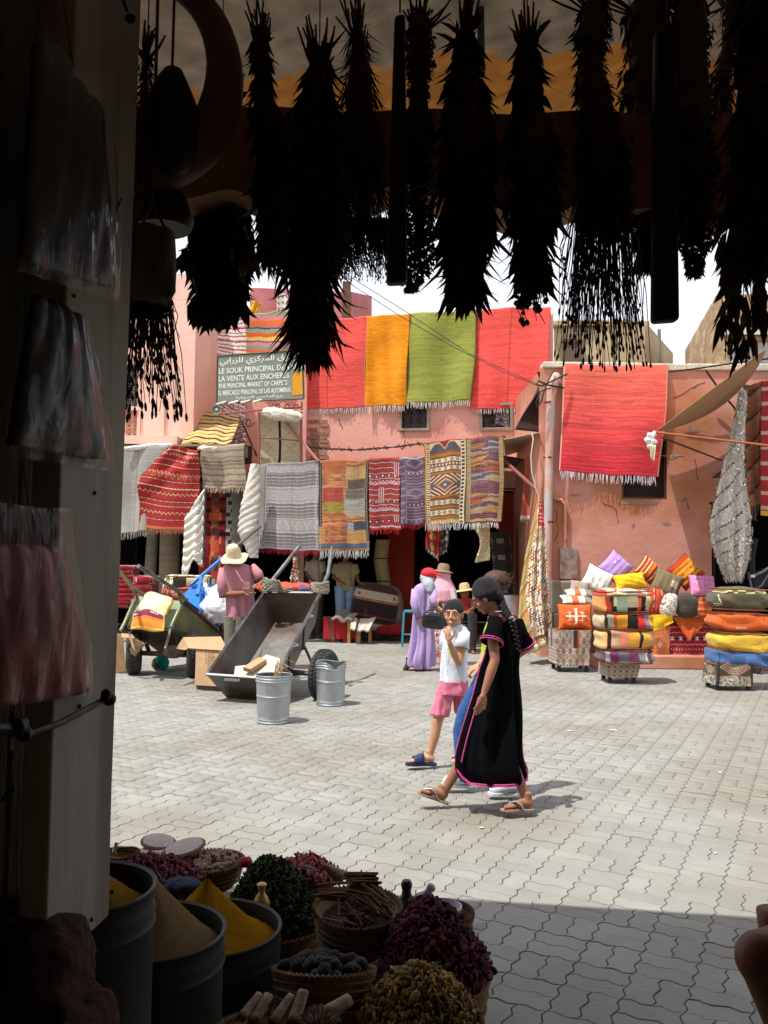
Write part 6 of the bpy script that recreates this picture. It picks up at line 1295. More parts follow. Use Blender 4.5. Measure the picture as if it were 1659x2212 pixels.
for k, (x, y, w_, h_) in enumerate(((60, 990, 150, 110), (75, 1100, 170, 120), (40, 1150, 130, 90), (180, 1100, 130, 200))):
    c = at(*c4(x, y), 16.8); t = thing('folded_rug_pile', ['pile of folded red rugs with white pattern at the left, topmost', 'middle pile of folded red rugs beside the post', 'low pile of folded red rugs beside the post', 'dark red folded rugs behind the green cart'][k], 'rug pile', (c.x, c.y, 0))
    for j in range(4): superel('folded_rug', c+Vector((R(-.03, .03), 0, (j-1.5)*h_/4*16.8/1920/2.874)), (w_*16.8/1920/2.874, .6, h_/4*16.8/1920/2.874*1.05), .4, .3, Matrix.Identity(3), lambda X, Y, Z: nz(np.where(((X*9+j) % 1 < .3)[:, None], hx('b8a8a0'), hx('8a2228')), .12), t, 40, 12)
pf = lambda lab, x, y, Y, w_, h_, cf, s: pouffe(lab, *c1(x, y), Y, w_, h_, .5, cf, 0, s)
pf('cream and brown striped floor cushion behind the blue cart', 900, 610, 15.5, .85, .28, lambda X, Y, Z: nz(bands((X+1) % .34, [(.12, 'd8ceb0'), (.16, '3a2c24'), (.22, 'c0b08c'), (.28, '3a2c24'), (.34, 'e0d8c0')]), .05), 11)
pf('red patterned floor cushion under the cream and brown striped one', 850, 740, 15.5, .75, .3, lambda X, Y, Z: nz(np.where(((X*8+Z*3) % 1 < .3)[:, None], hx('c08878'), hx('8a2428')), .1), 12)
def cow(X, Y, Z):
    C = bands((1-Z)/2, [(.17, '4a2c2c'), (.34, 'a89c88'), (.38, '8a5a4a'), (.66, '2c2220'), (.70, '6a2c2c'), (.8, '2a2220'), (.84, '5a4a40'), (1, 'b0a48c')]); put(C, (np.abs(Z-.48) < .08) & (dia((X*2) % 1, Z, .5, .48, .15, .09) < 1), '8a3020'); put(C, (np.abs(Z+.08) < .03) & (np.abs((X*6) % 1-.5) < .3) & (X < -.4), 'c9bca8'); return nz(C, .06)
t = thing('folded_blanket', 'dark brown, maroon and cream banded blanket folded over a bolster in the shop', 'blanket', tuple(q3(880, 1080)))
superel('blanket', q3(895, 915), (.92, .5, .92), .55, .45, Matrix.Rotation(.18, 3, 'Y'), cow, t, 70, 44)
t = thing('bolster', 'big speckled grey bolster end behind the banded blanket', 'cushion', tuple(q3(1080, 1080, 17.7))); superel('cover', q3(1070, 930, 17.8), (.5, .7, .9), .9, .9, Matrix.Identity(3), lambda X, Y, Z: nz(full(X, '8a7f6c'), .15), t)
def strawhat(name, label, c, r, h, col, up=(0, 0, 1), crown=.5, parent=None, tilt=None, cat='hat', brimdrop=.02):
    Mx = tilt or Matrix.Identity(3); prof = [(r, -brimdrop), (r*.8, -.004), (r*crown*1.05, .0), (r*crown, .015), (r*crown*.95, h*.6), (r*crown*.75, h*.93), (r*crown*.35, h), (0.001, h*.99)]
    m = MB().lathe(prof, c, 32, Mx); 
    t = thing(name, label, cat, tuple(c)) if parent is None else parent
    o = m.build('hat' if parent is not None else 'straw_body', mat(name+'_straw', L(col, .85), .85, var=.2, scale=30, bump=.6, bscale=60), t, smooth=True); s = o.modifiers.new('t', 'SOLIDIFY'); s.thickness = .006; return o
strawhat('sun_hat', 'pale grey straw hat lying on the bolster inside the shop', q3(975, 765), .2, .12, '9c988c', tilt=Matrix.Rotation(.2, 3, 'Y'))
def crate(name, label, x0, x1, y0, y1, Y, dp, m, cat='bench'):
    a_, b_ = q3(x0, y0, Y), q3(x1, y1, Y); t = thing(name, label, cat, (a_.x, Y, 0)); W = b_.x-a_.x; H = a_.z; 
    MB().box(((a_.x+b_.x)/2, Y+dp/2, H-.03), (W, dp, .05)).build('top', m, t)
    for x in (a_.x+.03, b_.x-.03):
        for y in (Y+.03, Y+dp-.03): MB().box((x, y, (H-.06)/2), (.06, .06, H-.06)).build('leg', m, t)
    return t
M_PINE = mat('pine_wood', L('c09058', .75), .8, var=.2, scale=6, stretch=(1, 1, 5))
crate('slatted_bench', 'low pine bench carrying folded cream blankets in the shop doorway', 600, 740, 1060, 1220, 16.9, .5, M_PINE)
crate('slatted_bench', 'small crossed leg pine table with a cream blanket on it', 690, 860, 1110, 1230, 17.0, .5, M_PINE)
crate('red_box', 'red covered box under the cream rug at the shop doorway', 430, 590, 1060, 1210, 17.0, .7, mat('red_cover', L('b8242c', .8), .8), 'box')
MB().box(q3(515, 1140, 17.05), (.62, .06, .42)).build('red_cover', bpy.data.materials['red_cover'], bpy.data.objects['red_box'])
t = thing('folded_blanket', 'cream blanket with one black stripe draped over the small pine table', 'blanket', tuple(q3(730, 1180, 16.8)))
sheet('cloth', [q3(640, 1045, 17.0), q3(910, 1035, 17.0), q3(830, 1185, 16.7), q3(635, 1150, 16.7)], 40, 24, lambda U, V: np.where((np.abs(U-.3) < .04)[:, None], hx('3a3430'), slub(full(U, 'c4baa8'), U, V, 30, .05, 2)), None, t, wrinkle(5, .02), .03)
t = thing('folded_rug', 'grey brown rug laid over the red box', 'rug', tuple(q3(560, 1040, 16.9)))
sheet('cloth', [q3(510, 960, 17.6), q3(760, 950, 17.6), q3(650, 1060, 16.85), q3(430, 1050, 16.85)], 40, 24, lambda U, V: slub(full(U, '8f8574'), U, V, 30, .08, 3), None, t, wrinkle(6, .03), .05)
superel('flecked_cushion', (0, 0, 0), (.1, .1, .1), 1, 1, Matrix.Identity(3), lambda X, Y, Z: full(X, '888888'), None, 4, 3); bpy.data.objects.remove(bpy.data.objects['flecked_cushion'])
t = thing('tasselled_bundle', 'bundle of beads and tassels hanging behind the big cart', 'tassels', tuple(q3(40, 600, 15)))
rs = np.random.RandomState(8)
mb = MB()
for k in range(160):
    s = rs.uniform(0, 1); p = q3(35+rs.normal(0, 28)*s, 380+330*s, 15)+Vector((0, rs.uniform(-.1, .1), 0)); mb.ell(p, .028, 6, 4, col=tuple(lin(hx(['c9a884', '8a5a44', 'd8cdb8', '5a4a44', 'b0583c', '6a7a70'][rs.randint(6)]))))
o = mb.build('beads', M_COL, t); o['kind'] = 'stuff'
MB().tube([q3(80, 350, 15), q3(78, 480, 15)], .008, 4).build('cord', M_CABLE, t)
rolled('cream curled rug standing beside the dark red pier', [q3(985, 190, 18.0), q3(960, 420, 18.0), q3(1000, 700, 18.0)], .14, lambda U, V: np.where(((V*2.2+.1) % 1 < .06)[:, None], hx('2a2420'), hx('a8946c')*np.ones((len(U), 1))), 6)
t = thing('folded_rug_pile', 'red folded rugs on the shop floor right of the banded blanket', 'rug pile', tuple(q3(1060, 1190, 17.5)))
superel('folded_rug', q3(1060, 1150, 17.5), (.6, .5, .22), .5, .5, Matrix.Identity(3), lambda X, Y, Z: nz(full(X, '8a1c28'), .1), t)
st3 = thing('plastic_stool', 'turquoise plastic stool beside the woman in the red cap', 'stool', (q3(1240, 1000, 16.3).x, 16.3, 0))
M_TURQ = mat('turquoise_plastic', L('3f9aa8', .8), .5)
a_ = q3(1215, 955, 16.3); b_ = q3(1330, 955, 16.3); H = a_.z
MB().box(((a_.x+b_.x)/2, 16.45, H-.02), (b_.x-a_.x, .3, .04)).build('seat', M_TURQ, st3, bevel=.01)
for x in (a_.x, b_.x):
    for y in (16.32, 16.58): MB().tube([(x, y, H-.03), (x+(-.03 if x == a_.x else .03), y, 0)], .018, 6).build('leg', M_TURQ, st3)
MB().tube([(a_.x-.02, 16.32, H*.35), (b_.x+.02, 16.32, H*.35)], .014, 6).build('stretcher', M_TURQ, st3)
d_ = thing('metal_drum', 'grey metal drum inside the shop behind the girls', 'drum', (at(1090, 1380, 16.5).x, 16.5, 0)); zt_ = at(1095, 1285, 16.5).z
MB().lathe([(.22, 0), (.25, .1), (.26, zt_*.5), (.25, zt_-.05), (.22, zt_), (0, zt_)], (at(1098, 1380, 16.5).x, 16.5, 0), 24).build('shell', M_GALV, d_, smooth=True)
rolled('dark speckled rug hanging at the back of the shop right of the girls', [at(1080, 1150, 17.5), at(1092, 1290, 17.5)], .2, lambda U, V: nz(np.where((dia(U*5 % 1, V*4 % 1, .5, .5, .3, .3) < 1)[:, None], hx('8a8270'), hx('3c3834')), .1), 7)
# ================================================================ HANGING HERBS AND THE DARK LEFT SIDE
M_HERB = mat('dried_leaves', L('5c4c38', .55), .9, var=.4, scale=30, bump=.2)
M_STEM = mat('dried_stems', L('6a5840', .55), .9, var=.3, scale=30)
M_STRING = mat('string', L('7a6a50', .6), .9)
def curved_leaves(rs, spots, L0, W0, dirs, curl=.3):
    """each leaf: 3 cross sections, pointed, slightly folded"""
    V = []; Fs = []
    for p, d in zip(spots, dirs):
        d = d/np.linalg.norm(d); s = np.cross(d, rs.normal(0, 1, 3)); s /= np.linalg.norm(s)+1e-9; nn = np.cross(d, s); l = L0*rs.uniform(.6, 1.3); w_ = W0*rs.uniform(.6, 1.2); b = len(V)
        cu = rs.uniform(-curl, curl)
        V += [p, p+d*l*.35+s*w_+nn*cu*l*.2, p+d*l*.35-s*w_+nn*cu*l*.2, p+d*l*.7+s*w_*.7+nn*cu*l*.55, p+d*l*.7-s*w_*.7+nn*cu*l*.55, p+d*l+nn*cu*l*1.1]
        Fs += [(b, b+1, b+2), (b+1, b+3, b+4), (b+1, b+4, b+2), (b+3, b+5, b+4)]
    return V, Fs
def herb(label, prof, Y, kind, n=1500, seed=1, leaf=(.05, .008), core=.8, string_top=-60, tips=None, name='herb_bundle', stems_up=19):
    """prof: (y, x centre, half width) in photo pixels from the top down at distance Y"""
    n = int(n*1.35); rs = np.random.RandomState(seed); sc = Y/F; ys = np.array([p[0] for p in prof], float); xc = np.array([p[1] for p in prof], float); hw = np.array([p[2] for p in prof], float)
    y0, y1 = ys[0], ys[-1]; t = thing(name, label, 'herbs', tuple(at(xc[0], y0, Y)))
    wp = rs.uniform(0, 6, 3); W = lambda y: np.interp(y, ys, hw)*sc*(.9-.12*(y-y0)/(y1-y0)+.13*np.sin(y*.045+wp[0])+.09*np.sin(y*.11+wp[1]))
    cen = lambda y: np.array(at(float(np.interp(y, ys, xc)), float(y), Y))
    # solid middle of the bundle
    mb = MB(); yy = np.linspace(y0+(y1-y0)*.04, y0+(y1-y0)*.88, 16); vs = []
    pts = [Vector(cen(y)) for y in yy]; mb.tube(pts, [max(.003, W(y)*core*.95*rs.uniform(.82, 1.06)*(1-max(0, (y-y0)/(y1-y0)-.42)*1.72)) for y in yy], 14); 
    o = mb.build('stems', M_STEM, t, smooth=True)
    m2 = o.modifiers.new('s', 'SUBSURF'); m2.levels = m2.render_levels = 1
    # leaves through and over the whole outline
    r = (rs.uniform(0, 1, n))**.5; an = rs.uniform(0, 2*np.pi, n); y1e = y1-leaf[0]*.85/sc; y = y0+(y1e-y0)*rs.uniform(.03, 1, n)**.9; spots = []; dirs = []
    for i in range(n):
        c = cen(y[i]); w_ = W(y[i]); p = c+np.array((math.cos(an[i])*w_*r[i]*.86, math.sin(an[i])*w_*r[i]*.6, 0)); spots.append(p)
        out = np.array((math.cos(an[i]), math.sin(an[i]), 0)); k = rs.uniform(.0, (.34-.22*(y[i]-y0)/(y1-y0)) if kind != 'needle' else .7); up_ = (y[i]-y0) < (y1-y0)*.12 and rs.rand() < .12; fl_ = .8 if up_ else -1; k *= 1.6 if up_ else 1
        dirs.append(out*k+np.array((rs.normal(0, .18), rs.normal(0, .18), fl_*1.0)))
    V, Fs = curved_leaves(rs, spots, leaf[0]*.85, leaf[1]*.72, dirs, .6)
    if kind == 'leaf':
        sp = [cen(q)+np.array((rs.uniform(-1, 1)*W(q), rs.uniform(-.5, .5)*W(q), 0)) for q in y0+(y1-leaf[0]*1.2/sc-y0)*rs.uniform(.4, 1, n//9)]; V2, F2 = curved_leaves(rs, sp, leaf[0]*1.25, leaf[1]*.8, [np.array((rs.normal(0, .3), rs.normal(0, .2), -1)) for _ in sp], .8); Fs = Fs+[tuple(q+len(V) for q in f) for f in F2]; V = V+V2
    o = mesh_np('leaves', np.array(V), np.array(Fs), M_HERB); o['kind'] = 'stuff'; place(o, t)
    mb = MB()                            # cut stalks sticking up above the tie
    for k in range(stems_up):
        a = cen(y0+(y1-y0)*.12); b_ = cen(y0)+np.array((rs.normal(0, 1)*hw[0]*sc*1.6, rs.normal(0, .02), rs.uniform(-.01, .05))); mb.tube([a, (a+b_)/2+rs.normal(0, .004, 3), b_], [.0035, .003, .002], 4)
    if stems_up: o = mb.build('stalks', M_STEM, t); o['kind'] = 'stuff'
    yt = float(ys[min(2, len(ys)-1)]); q = cen(yt); rr = W(yt)*1.02+.003
    MB().tube([Vector(q)+Vector((math.cos(a)*rr, math.sin(a)*rr, .004*math.sin(a*3))) for a in np.linspace(0, 6.28, 12)], .003, 4, cap=False).build('tie', M_STRING, t)
    MB().tube([Vector(q), Vector((q[0]+rs.uniform(-.01, .01), q[1], ZC-.0))], .0014, 4).build('string', M_STRING, t)
    return t, cen, W, rs
def sprigs(t, rs, x0, x1, y0, y1, Y, n, bud=(.004, .011), spread=.5, start=None, name='flower_stems', curve=.03):
    """long thin stems with small buds at their ends, hanging from (x,y0) to y in (y0,y1)"""
    mb = MB(); mbb = MB()
    for k in range(n):
        xa = rs.uniform(x0, x1); xm = (x0+x1)/2; ye = y0+(y1-y0)*(rs.uniform(.25, 1)**.8); xb = xm+(xa-xm)*(1+spread*(ye-y0)/(y1-y0))+rs.normal(0, 6)
        a = at(xm+(xa-xm)*.8, (start or y0), Y+rs.uniform(-.03, .03)); b_ = at(xb, ye, Y+rs.uniform(-.04, .04)); m = a.lerp(b_, .55)+Vector((rs.normal(0, curve*.4), 0, rs.normal(0, .01)))
        mb.tube([a, m, b_], [.0014, .0012, .0008], 3, cap=False)
        if rs.rand() < .8:
            d = (b_-m).normalized(); A = orient(d, (0.3, 1, .1)); mbb.ell(b_, (bud[0]*rs.uniform(.7, 1.2), bud[1]*rs.uniform(.7, 1.2), bud[0]), 6, 4, A)
            for q in range(rs.randint(0, 3)): mbb.ell(a.lerp(b_, rs.uniform(.4, .95))+Vector((rs.normal(0, .004), 0, 0)), (bud[0]*.8, bud[1]*.7, bud[0]*.8), 5, 3, A)
    o = mb.build(name, M_STEM, t, fix=False); o['kind'] = 'stuff'; o = mbb.build('buds', M_HERB, t, fix=False); o['kind'] = 'stuff'
lm = (.05, .006)
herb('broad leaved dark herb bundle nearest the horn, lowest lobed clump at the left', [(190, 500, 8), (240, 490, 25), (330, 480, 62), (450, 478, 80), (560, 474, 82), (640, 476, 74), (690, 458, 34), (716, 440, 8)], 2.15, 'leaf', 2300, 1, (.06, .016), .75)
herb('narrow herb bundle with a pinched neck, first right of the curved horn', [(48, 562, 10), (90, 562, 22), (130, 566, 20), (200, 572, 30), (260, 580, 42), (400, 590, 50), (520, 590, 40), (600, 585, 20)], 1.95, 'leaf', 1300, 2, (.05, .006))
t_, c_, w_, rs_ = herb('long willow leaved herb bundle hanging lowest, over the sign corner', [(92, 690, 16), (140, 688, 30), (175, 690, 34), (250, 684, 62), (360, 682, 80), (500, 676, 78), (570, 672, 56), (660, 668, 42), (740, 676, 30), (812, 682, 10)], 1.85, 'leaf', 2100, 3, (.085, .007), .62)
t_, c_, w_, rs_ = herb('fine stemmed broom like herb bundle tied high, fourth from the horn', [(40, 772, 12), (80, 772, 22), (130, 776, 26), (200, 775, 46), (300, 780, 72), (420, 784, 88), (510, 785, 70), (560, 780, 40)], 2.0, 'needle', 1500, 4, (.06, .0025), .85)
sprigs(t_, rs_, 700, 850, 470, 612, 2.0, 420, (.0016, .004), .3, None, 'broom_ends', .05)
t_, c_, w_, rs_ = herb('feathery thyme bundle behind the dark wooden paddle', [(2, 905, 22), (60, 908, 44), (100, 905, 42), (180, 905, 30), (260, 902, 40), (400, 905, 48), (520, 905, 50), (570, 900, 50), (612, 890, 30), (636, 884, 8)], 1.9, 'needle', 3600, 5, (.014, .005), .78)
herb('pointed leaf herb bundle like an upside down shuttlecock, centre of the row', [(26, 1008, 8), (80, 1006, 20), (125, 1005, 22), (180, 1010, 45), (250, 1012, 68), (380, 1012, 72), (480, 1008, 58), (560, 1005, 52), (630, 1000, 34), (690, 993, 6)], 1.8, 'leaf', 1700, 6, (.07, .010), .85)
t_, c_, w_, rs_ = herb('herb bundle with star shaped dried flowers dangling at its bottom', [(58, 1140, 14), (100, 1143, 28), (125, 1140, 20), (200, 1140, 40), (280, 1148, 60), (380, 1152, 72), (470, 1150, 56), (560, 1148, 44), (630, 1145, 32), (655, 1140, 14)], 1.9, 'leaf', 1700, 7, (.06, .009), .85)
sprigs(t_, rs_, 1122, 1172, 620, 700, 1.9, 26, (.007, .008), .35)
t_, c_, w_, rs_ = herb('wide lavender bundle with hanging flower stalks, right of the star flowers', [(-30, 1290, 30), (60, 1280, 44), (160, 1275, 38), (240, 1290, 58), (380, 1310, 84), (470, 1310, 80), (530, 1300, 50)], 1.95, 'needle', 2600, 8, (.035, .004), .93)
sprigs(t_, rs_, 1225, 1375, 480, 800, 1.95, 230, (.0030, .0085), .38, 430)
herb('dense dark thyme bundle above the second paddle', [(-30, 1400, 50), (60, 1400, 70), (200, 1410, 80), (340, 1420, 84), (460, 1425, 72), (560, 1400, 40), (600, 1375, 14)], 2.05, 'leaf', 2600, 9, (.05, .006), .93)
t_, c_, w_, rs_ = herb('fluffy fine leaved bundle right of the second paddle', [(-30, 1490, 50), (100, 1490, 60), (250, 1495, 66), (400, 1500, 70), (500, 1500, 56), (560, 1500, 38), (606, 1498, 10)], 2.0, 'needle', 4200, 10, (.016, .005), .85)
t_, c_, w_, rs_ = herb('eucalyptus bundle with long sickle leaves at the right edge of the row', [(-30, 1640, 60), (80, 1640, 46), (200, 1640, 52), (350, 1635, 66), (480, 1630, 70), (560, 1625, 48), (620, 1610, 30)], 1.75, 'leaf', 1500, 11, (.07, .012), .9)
rs_ = np.random.RandomState(77); spots = []; dirs = []
for k in range(90): x = rs_.uniform(1560, 1665); y = rs_.uniform(500, 740)-abs(x-1600)*.5; spots.append(np.array(at(x, y, 1.72))); dirs.append(np.array((rs_.normal(0, .25), rs_.normal(0, .2), -1)))
V, Fs = curved_leaves(rs_, spots, .075, .0095, dirs, .35); o = mesh_np('long_leaves', np.array(V), np.array(Fs), mat('eucalyptus_leaf', L('6a5a3c', .7), .8, var=.3)); o['kind'] = 'stuff'; place(o, t_)
sprigs(t_, rs_, 1570, 1660, 480, 780, 1.73, 26, (.003, .006), .1)
herb('brittle twiggy bundle between the big dark bundles at the top right', [(-30, 1575, 20), (60, 1585, 26), (160, 1560, 22), (300, 1560, 40), (420, 1560, 40), (520, 1565, 20)], 2.2, 'needle', 900, 12, (.05, .003), .8)
t_, c_, w_, rs_ = herb('lavender bundle hanging beside the white post, below the cloth bag', [(560, 318, 30), (620, 318, 46), (660, 322, 52), (700, 325, 40)], 1.8, 'needle', 900, 13, (.04, .003), .6, name='lavender_bundle', stems_up=0)
sprigs(t_, rs_, 275, 372, 620, 905, 1.8, 130, (.0033, .011), .5, 600)
herb('small twiggy bundle half hidden behind the top of the white post', [(95, 318, 8), (140, 314, 16), (200, 314, 22), (330, 312, 26), (430, 312, 20)], 1.7, 'needle', 420, 14, (.03, .0025), .5)
# ---- wooden paddles
M_PAD = mat('dark_old_wood', L('3e332c', .6), .7, var=.3, scale=8, stretch=(8, 8, 1), bump=.2)
def paddle(label, c, Y):
    q = [at(x, y, Y) for x, y in c]; t = thing('wooden_paddle', label, 'paddle', tuple(q[3])); MB().quadslab(q, .035).build('board', M_PAD, t, bevel=.008)
    m = (q[0]+q[1])/2; MB().tube([m, Vector((m.x, m.y, ZC))], .002, 4).build('string', M_STRING, t); return t
paddle('dark wooden board hanging on a string left of the thyme bundle', [(852, 30), (876, 26), (880, 608), (834, 610)], 1.78)
paddle('second dark wooden board, hanging between lavender and the fluffy bundle', [(1418, 60), (1462, 60), (1470, 690), (1413, 694)], 1.85)
# thin strip with holes between the bundles
tag(MB().quadslab([at(1030, 10, 2.6), at(1046, 10, 2.6), at(1048, 165, 2.6), at(1034, 165, 2.6)], .006).build('plastic_strip', mat('dull_plastic', L('6a7078', .6), .5)), 'thin grey plastic strip hanging behind the centre bundle', 'strip')
# ---- curved horn gourd, dark gourd, hats, cloth bag
M_GOURD = mat('smoked_gourd', L('7a5a44', .8), .55, var=.3, scale=5, bump=.1, col2=L('5a3c2c', .7), blot=1.5)
t = thing('horn_gourd', 'large curved brown horn shaped gourd hanging beside the post', 'gourd', tuple(at(400, 410, 1.78)))
hp = [(350, -40, 26), (400, -22, 30), (440, 15, 33), (472, 70, 36), (488, 140, 40), (484, 210, 46), (462, 275, 50), (425, 325, 52), (380, 355, 50), (335, 378, 44), (295, 392, 36), (262, 388, 24), (245, 378, 8)]
MB().tube([at(x, y, 1.78) for x, y, r in hp], [r*1.78/F for x, y, r in hp], 24).build('gourd', M_GOURD, t, smooth=True).modifiers.new('s', 'SUBSURF').render_levels = 1
MB().tube([at(440, 10, 1.78), Vector((at(440, 10, 1.78).x, 1.78, ZC))], .003, 5).build('string', M_STRING, t)
t = thing('dark_gourd', 'black pear shaped gourd hanging inside the curve of the horn', 'gourd', tuple(at(375, 300, 1.75)))
gp = [(372, 145, 4), (374, 152, 20), (372, 175, 34), (370, 215, 52), (372, 270, 66), (372, 330, 60), (372, 370, 34), (372, 382, 4)]
MB().tube([at(x, y, 1.75) for x, y, r in gp], [r*1.75/F for x, y, r in gp], 22).build('gourd', mat('black_gourd', L('3c3028', .6), .6, var=.2, scale=6), t, smooth=True)
MB().tube([at(372, 148, 1.75), Vector((at(378, 40, 1.75).x, 1.75, ZC))], .003, 4).build('string', M_STRING, t)
M_CLOTHD = mat('grey_brown_felt', L('6c6250', .7), .95, var=.3, scale=12, bump=.6, bscale=40, col2=L('4c4438', .6))
t = thing('leather_bag', 'grey brown cloth bag with rounded corners hanging beside the post', 'bag', tuple(at(330, 660, 1.74)))
def bagf(U, V): return nz(full(U, '5c5446'), .1)
sheet('bag', [at(262, 500, 1.74), at(374, 505, 1.74), at(376, 655, 1.74), at(262, 640, 1.74)], 30, 30, bagf, M_CLOTHD, t, pil(.04) if False else (lambda U, V: .05*(np.clip(np.sin(U*math.pi), 0, 1)**.4*np.clip(np.sin((V*.5+.5)*math.pi), 0, 1)**.3)+.005*np.sin(U*21+V*6)), .01, lambda U, V: (0*U, .022*(np.abs(U-.5)*2)**5*(V > .8)))
MB().tube([at(300, 500, 1.74), at(330, 440, 1.74), at(360, 500, 1.74)], .004, 5).build('strap', M_CLOTHD, t)
MB().tube([at(330, 440, 1.74), Vector((at(330, 440, 1.74).x, 1.74, ZC))], .003, 4).build('string', M_STRING, t)
t = thing('leather_hat', 'dark leather pouch with a flared brim hanging above the cloth bag', 'pouch', tuple(at(350, 500, 1.82)))
MB().tube([at(x, y, 1.82) for x, y in ((330, 385), (335, 400), (345, 440), (350, 480), (350, 496))], [r*1.82/F for r in (10, 40, 60, 70, 62)], 20).build('pouch', mat('dark_leather', L('4a4034', .6), .6, var=.3, scale=10), t, smooth=True)
MB().tube([at(330, 386, 1.82), Vector((at(330, 386, 1.82).x, 1.82, ZC))], .003, 4).build('string', M_STRING, t)
# ---- whitewashed post and the plank wall
M_WPOST = mat('dusty_whitewashed_wood', L('b5aea2', .85), .75, var=.16, scale=2.5, bump=.07, bscale=30, stretch=(9, 9, 1), col2=L('9a9186', .8), blot=1)
PW = Plane(243, 1.6, .2, 1); pv = lambda x, y, Y=1.25: PW.pt(x, y, (1.25-Y)*.6)
t = thing('door_post', 'broad whitewashed wooden post with a cut off lower corner at the left', 'post', tuple(pv(200, 2040)))
f_ = [pv(165, -80), pv(309, -80), pv(243, 1700), pv(236, 1978), pv(164, 2046), pv(100, 1990)]
mb = MB(); bk = [p-PW.n*.05 for p in f_]; n = len(f_); mb.add(f_+bk, [tuple(range(n)), tuple(range(n, 2*n))[::-1]]+[(k, (k+1) % n, n+(k+1) % n, n+k) for k in range(n)])
mb.build('board', M_WPOST, t, bevel=.004)
for x, y in ((243, 1925), (198, 1985), (128, 1485), (172, 1525), (160, 640), (205, 1065)):
    p = pv(x, y)+Vector((0, -.004, 0)); MB().lathe([(0, -.002), (.004, -.002), (.004, 0), (0, 0)], p, 8, Matrix(((1, 0, 0), (0, 0, -1), (0, 1, 0)))).build('nail', M_IRON, t)
MB().tube([pv(242, 452)+Vector((0, .02, 0)), pv(262, 428, 1.22)], .002, 5).build('nail', M_IRON, t)
t2 = thing('plank_wall', 'grey weathered plank wall in the dark at the left edge', 'wall', tuple(at(0, 2000, 1.35)))
M_WPL = mat('weathered_grey_plank', L('8c8677', .8), .85, var=.3, scale=4, bump=.5, bscale=24, stretch=(7, 7, .8), col2=L('5f5a50', .7), blot=2)
for k, (a0, a1, b0, b1) in enumerate(((-550, -260, 0, 0), (-250, -8, 0, 0), (0, 72, 0, 0), (75, 84, 0, 0))):
    a0 = max(a0, -560); q = [pv(a0+90, -80, 1.42), pv(max(a1, -500)+90, -80, 1.42), pv(max(a1, -500), 2300, 1.42), pv(a0, 2300, 1.42)]
    MB().quadslab(q, .02).build('plank', M_WPL if k != 3 else M_WOOD, t2, bevel=.003)
MB().quadslab([pv(120, -80, 1.74), pv(230, -80, 1.74), pv(160, 2300, 1.74), pv(60, 2300, 1.74)], .03).build('plank', mat('gap_shade_board', L('3a332c', .4), .9), t2)  # no real plank: its near-black colour stands for the shade in the gap
# iron bar across the post
t = thing('iron_bar', 'black iron hasp bar with round knobs fixed across the post', 'bar', tuple(pv(130, 1550, 1.2)))
M_BLI = mat('black_iron', L('3a3834', .7), .45, metal=.5, var=.2, scale=20)
MB().tube([pv(60, 1585, 1.2), pv(130, 1562, 1.19), pv(225, 1512, 1.2)], .0055, 10).build('rod', M_BLI, t, smooth=True)
for x, y, r in ((230, 1500, .010), (236, 1510, .012), (228, 1506, .009), (38, 1570, .013), (52, 1585, .012), (46, 1565, .011)): MB().ell(pv(x, y, 1.19), r, 12, 8).build('knob', M_BLI, t, smooth=True)
MB().tube([pv(-40, 1572, 1.2), pv(38, 1575, 1.2)], .009, 8).build('rod', M_BLI, t, smooth=True); MB().tube([pv(22, 1580, 1.2), pv(22, 1622, 1.19)], .004, 6).build('pin', M_BLI, t)
MB().tube([pv(5, 1730, 1.38), pv(12, 1715, 1.34), pv(32, 1706, 1.3), pv(28, 1700, 1.3)], .0025, 5).build('hook', M_BLI, t)
t = thing('ceiling_hook', 'black iron hook on a rod at the top of the post', 'hook', tuple(pv(280, 40, 1.2)))
MB().tube([pv(262, -10, 1.2), pv(275, 25, 1.2)], .003, 6).build('rod', M_BLI, t); MB().ell(pv(282, 40, 1.2), (.010, .008, .009), 12, 8).build('knob', M_BLI, t, smooth=True)
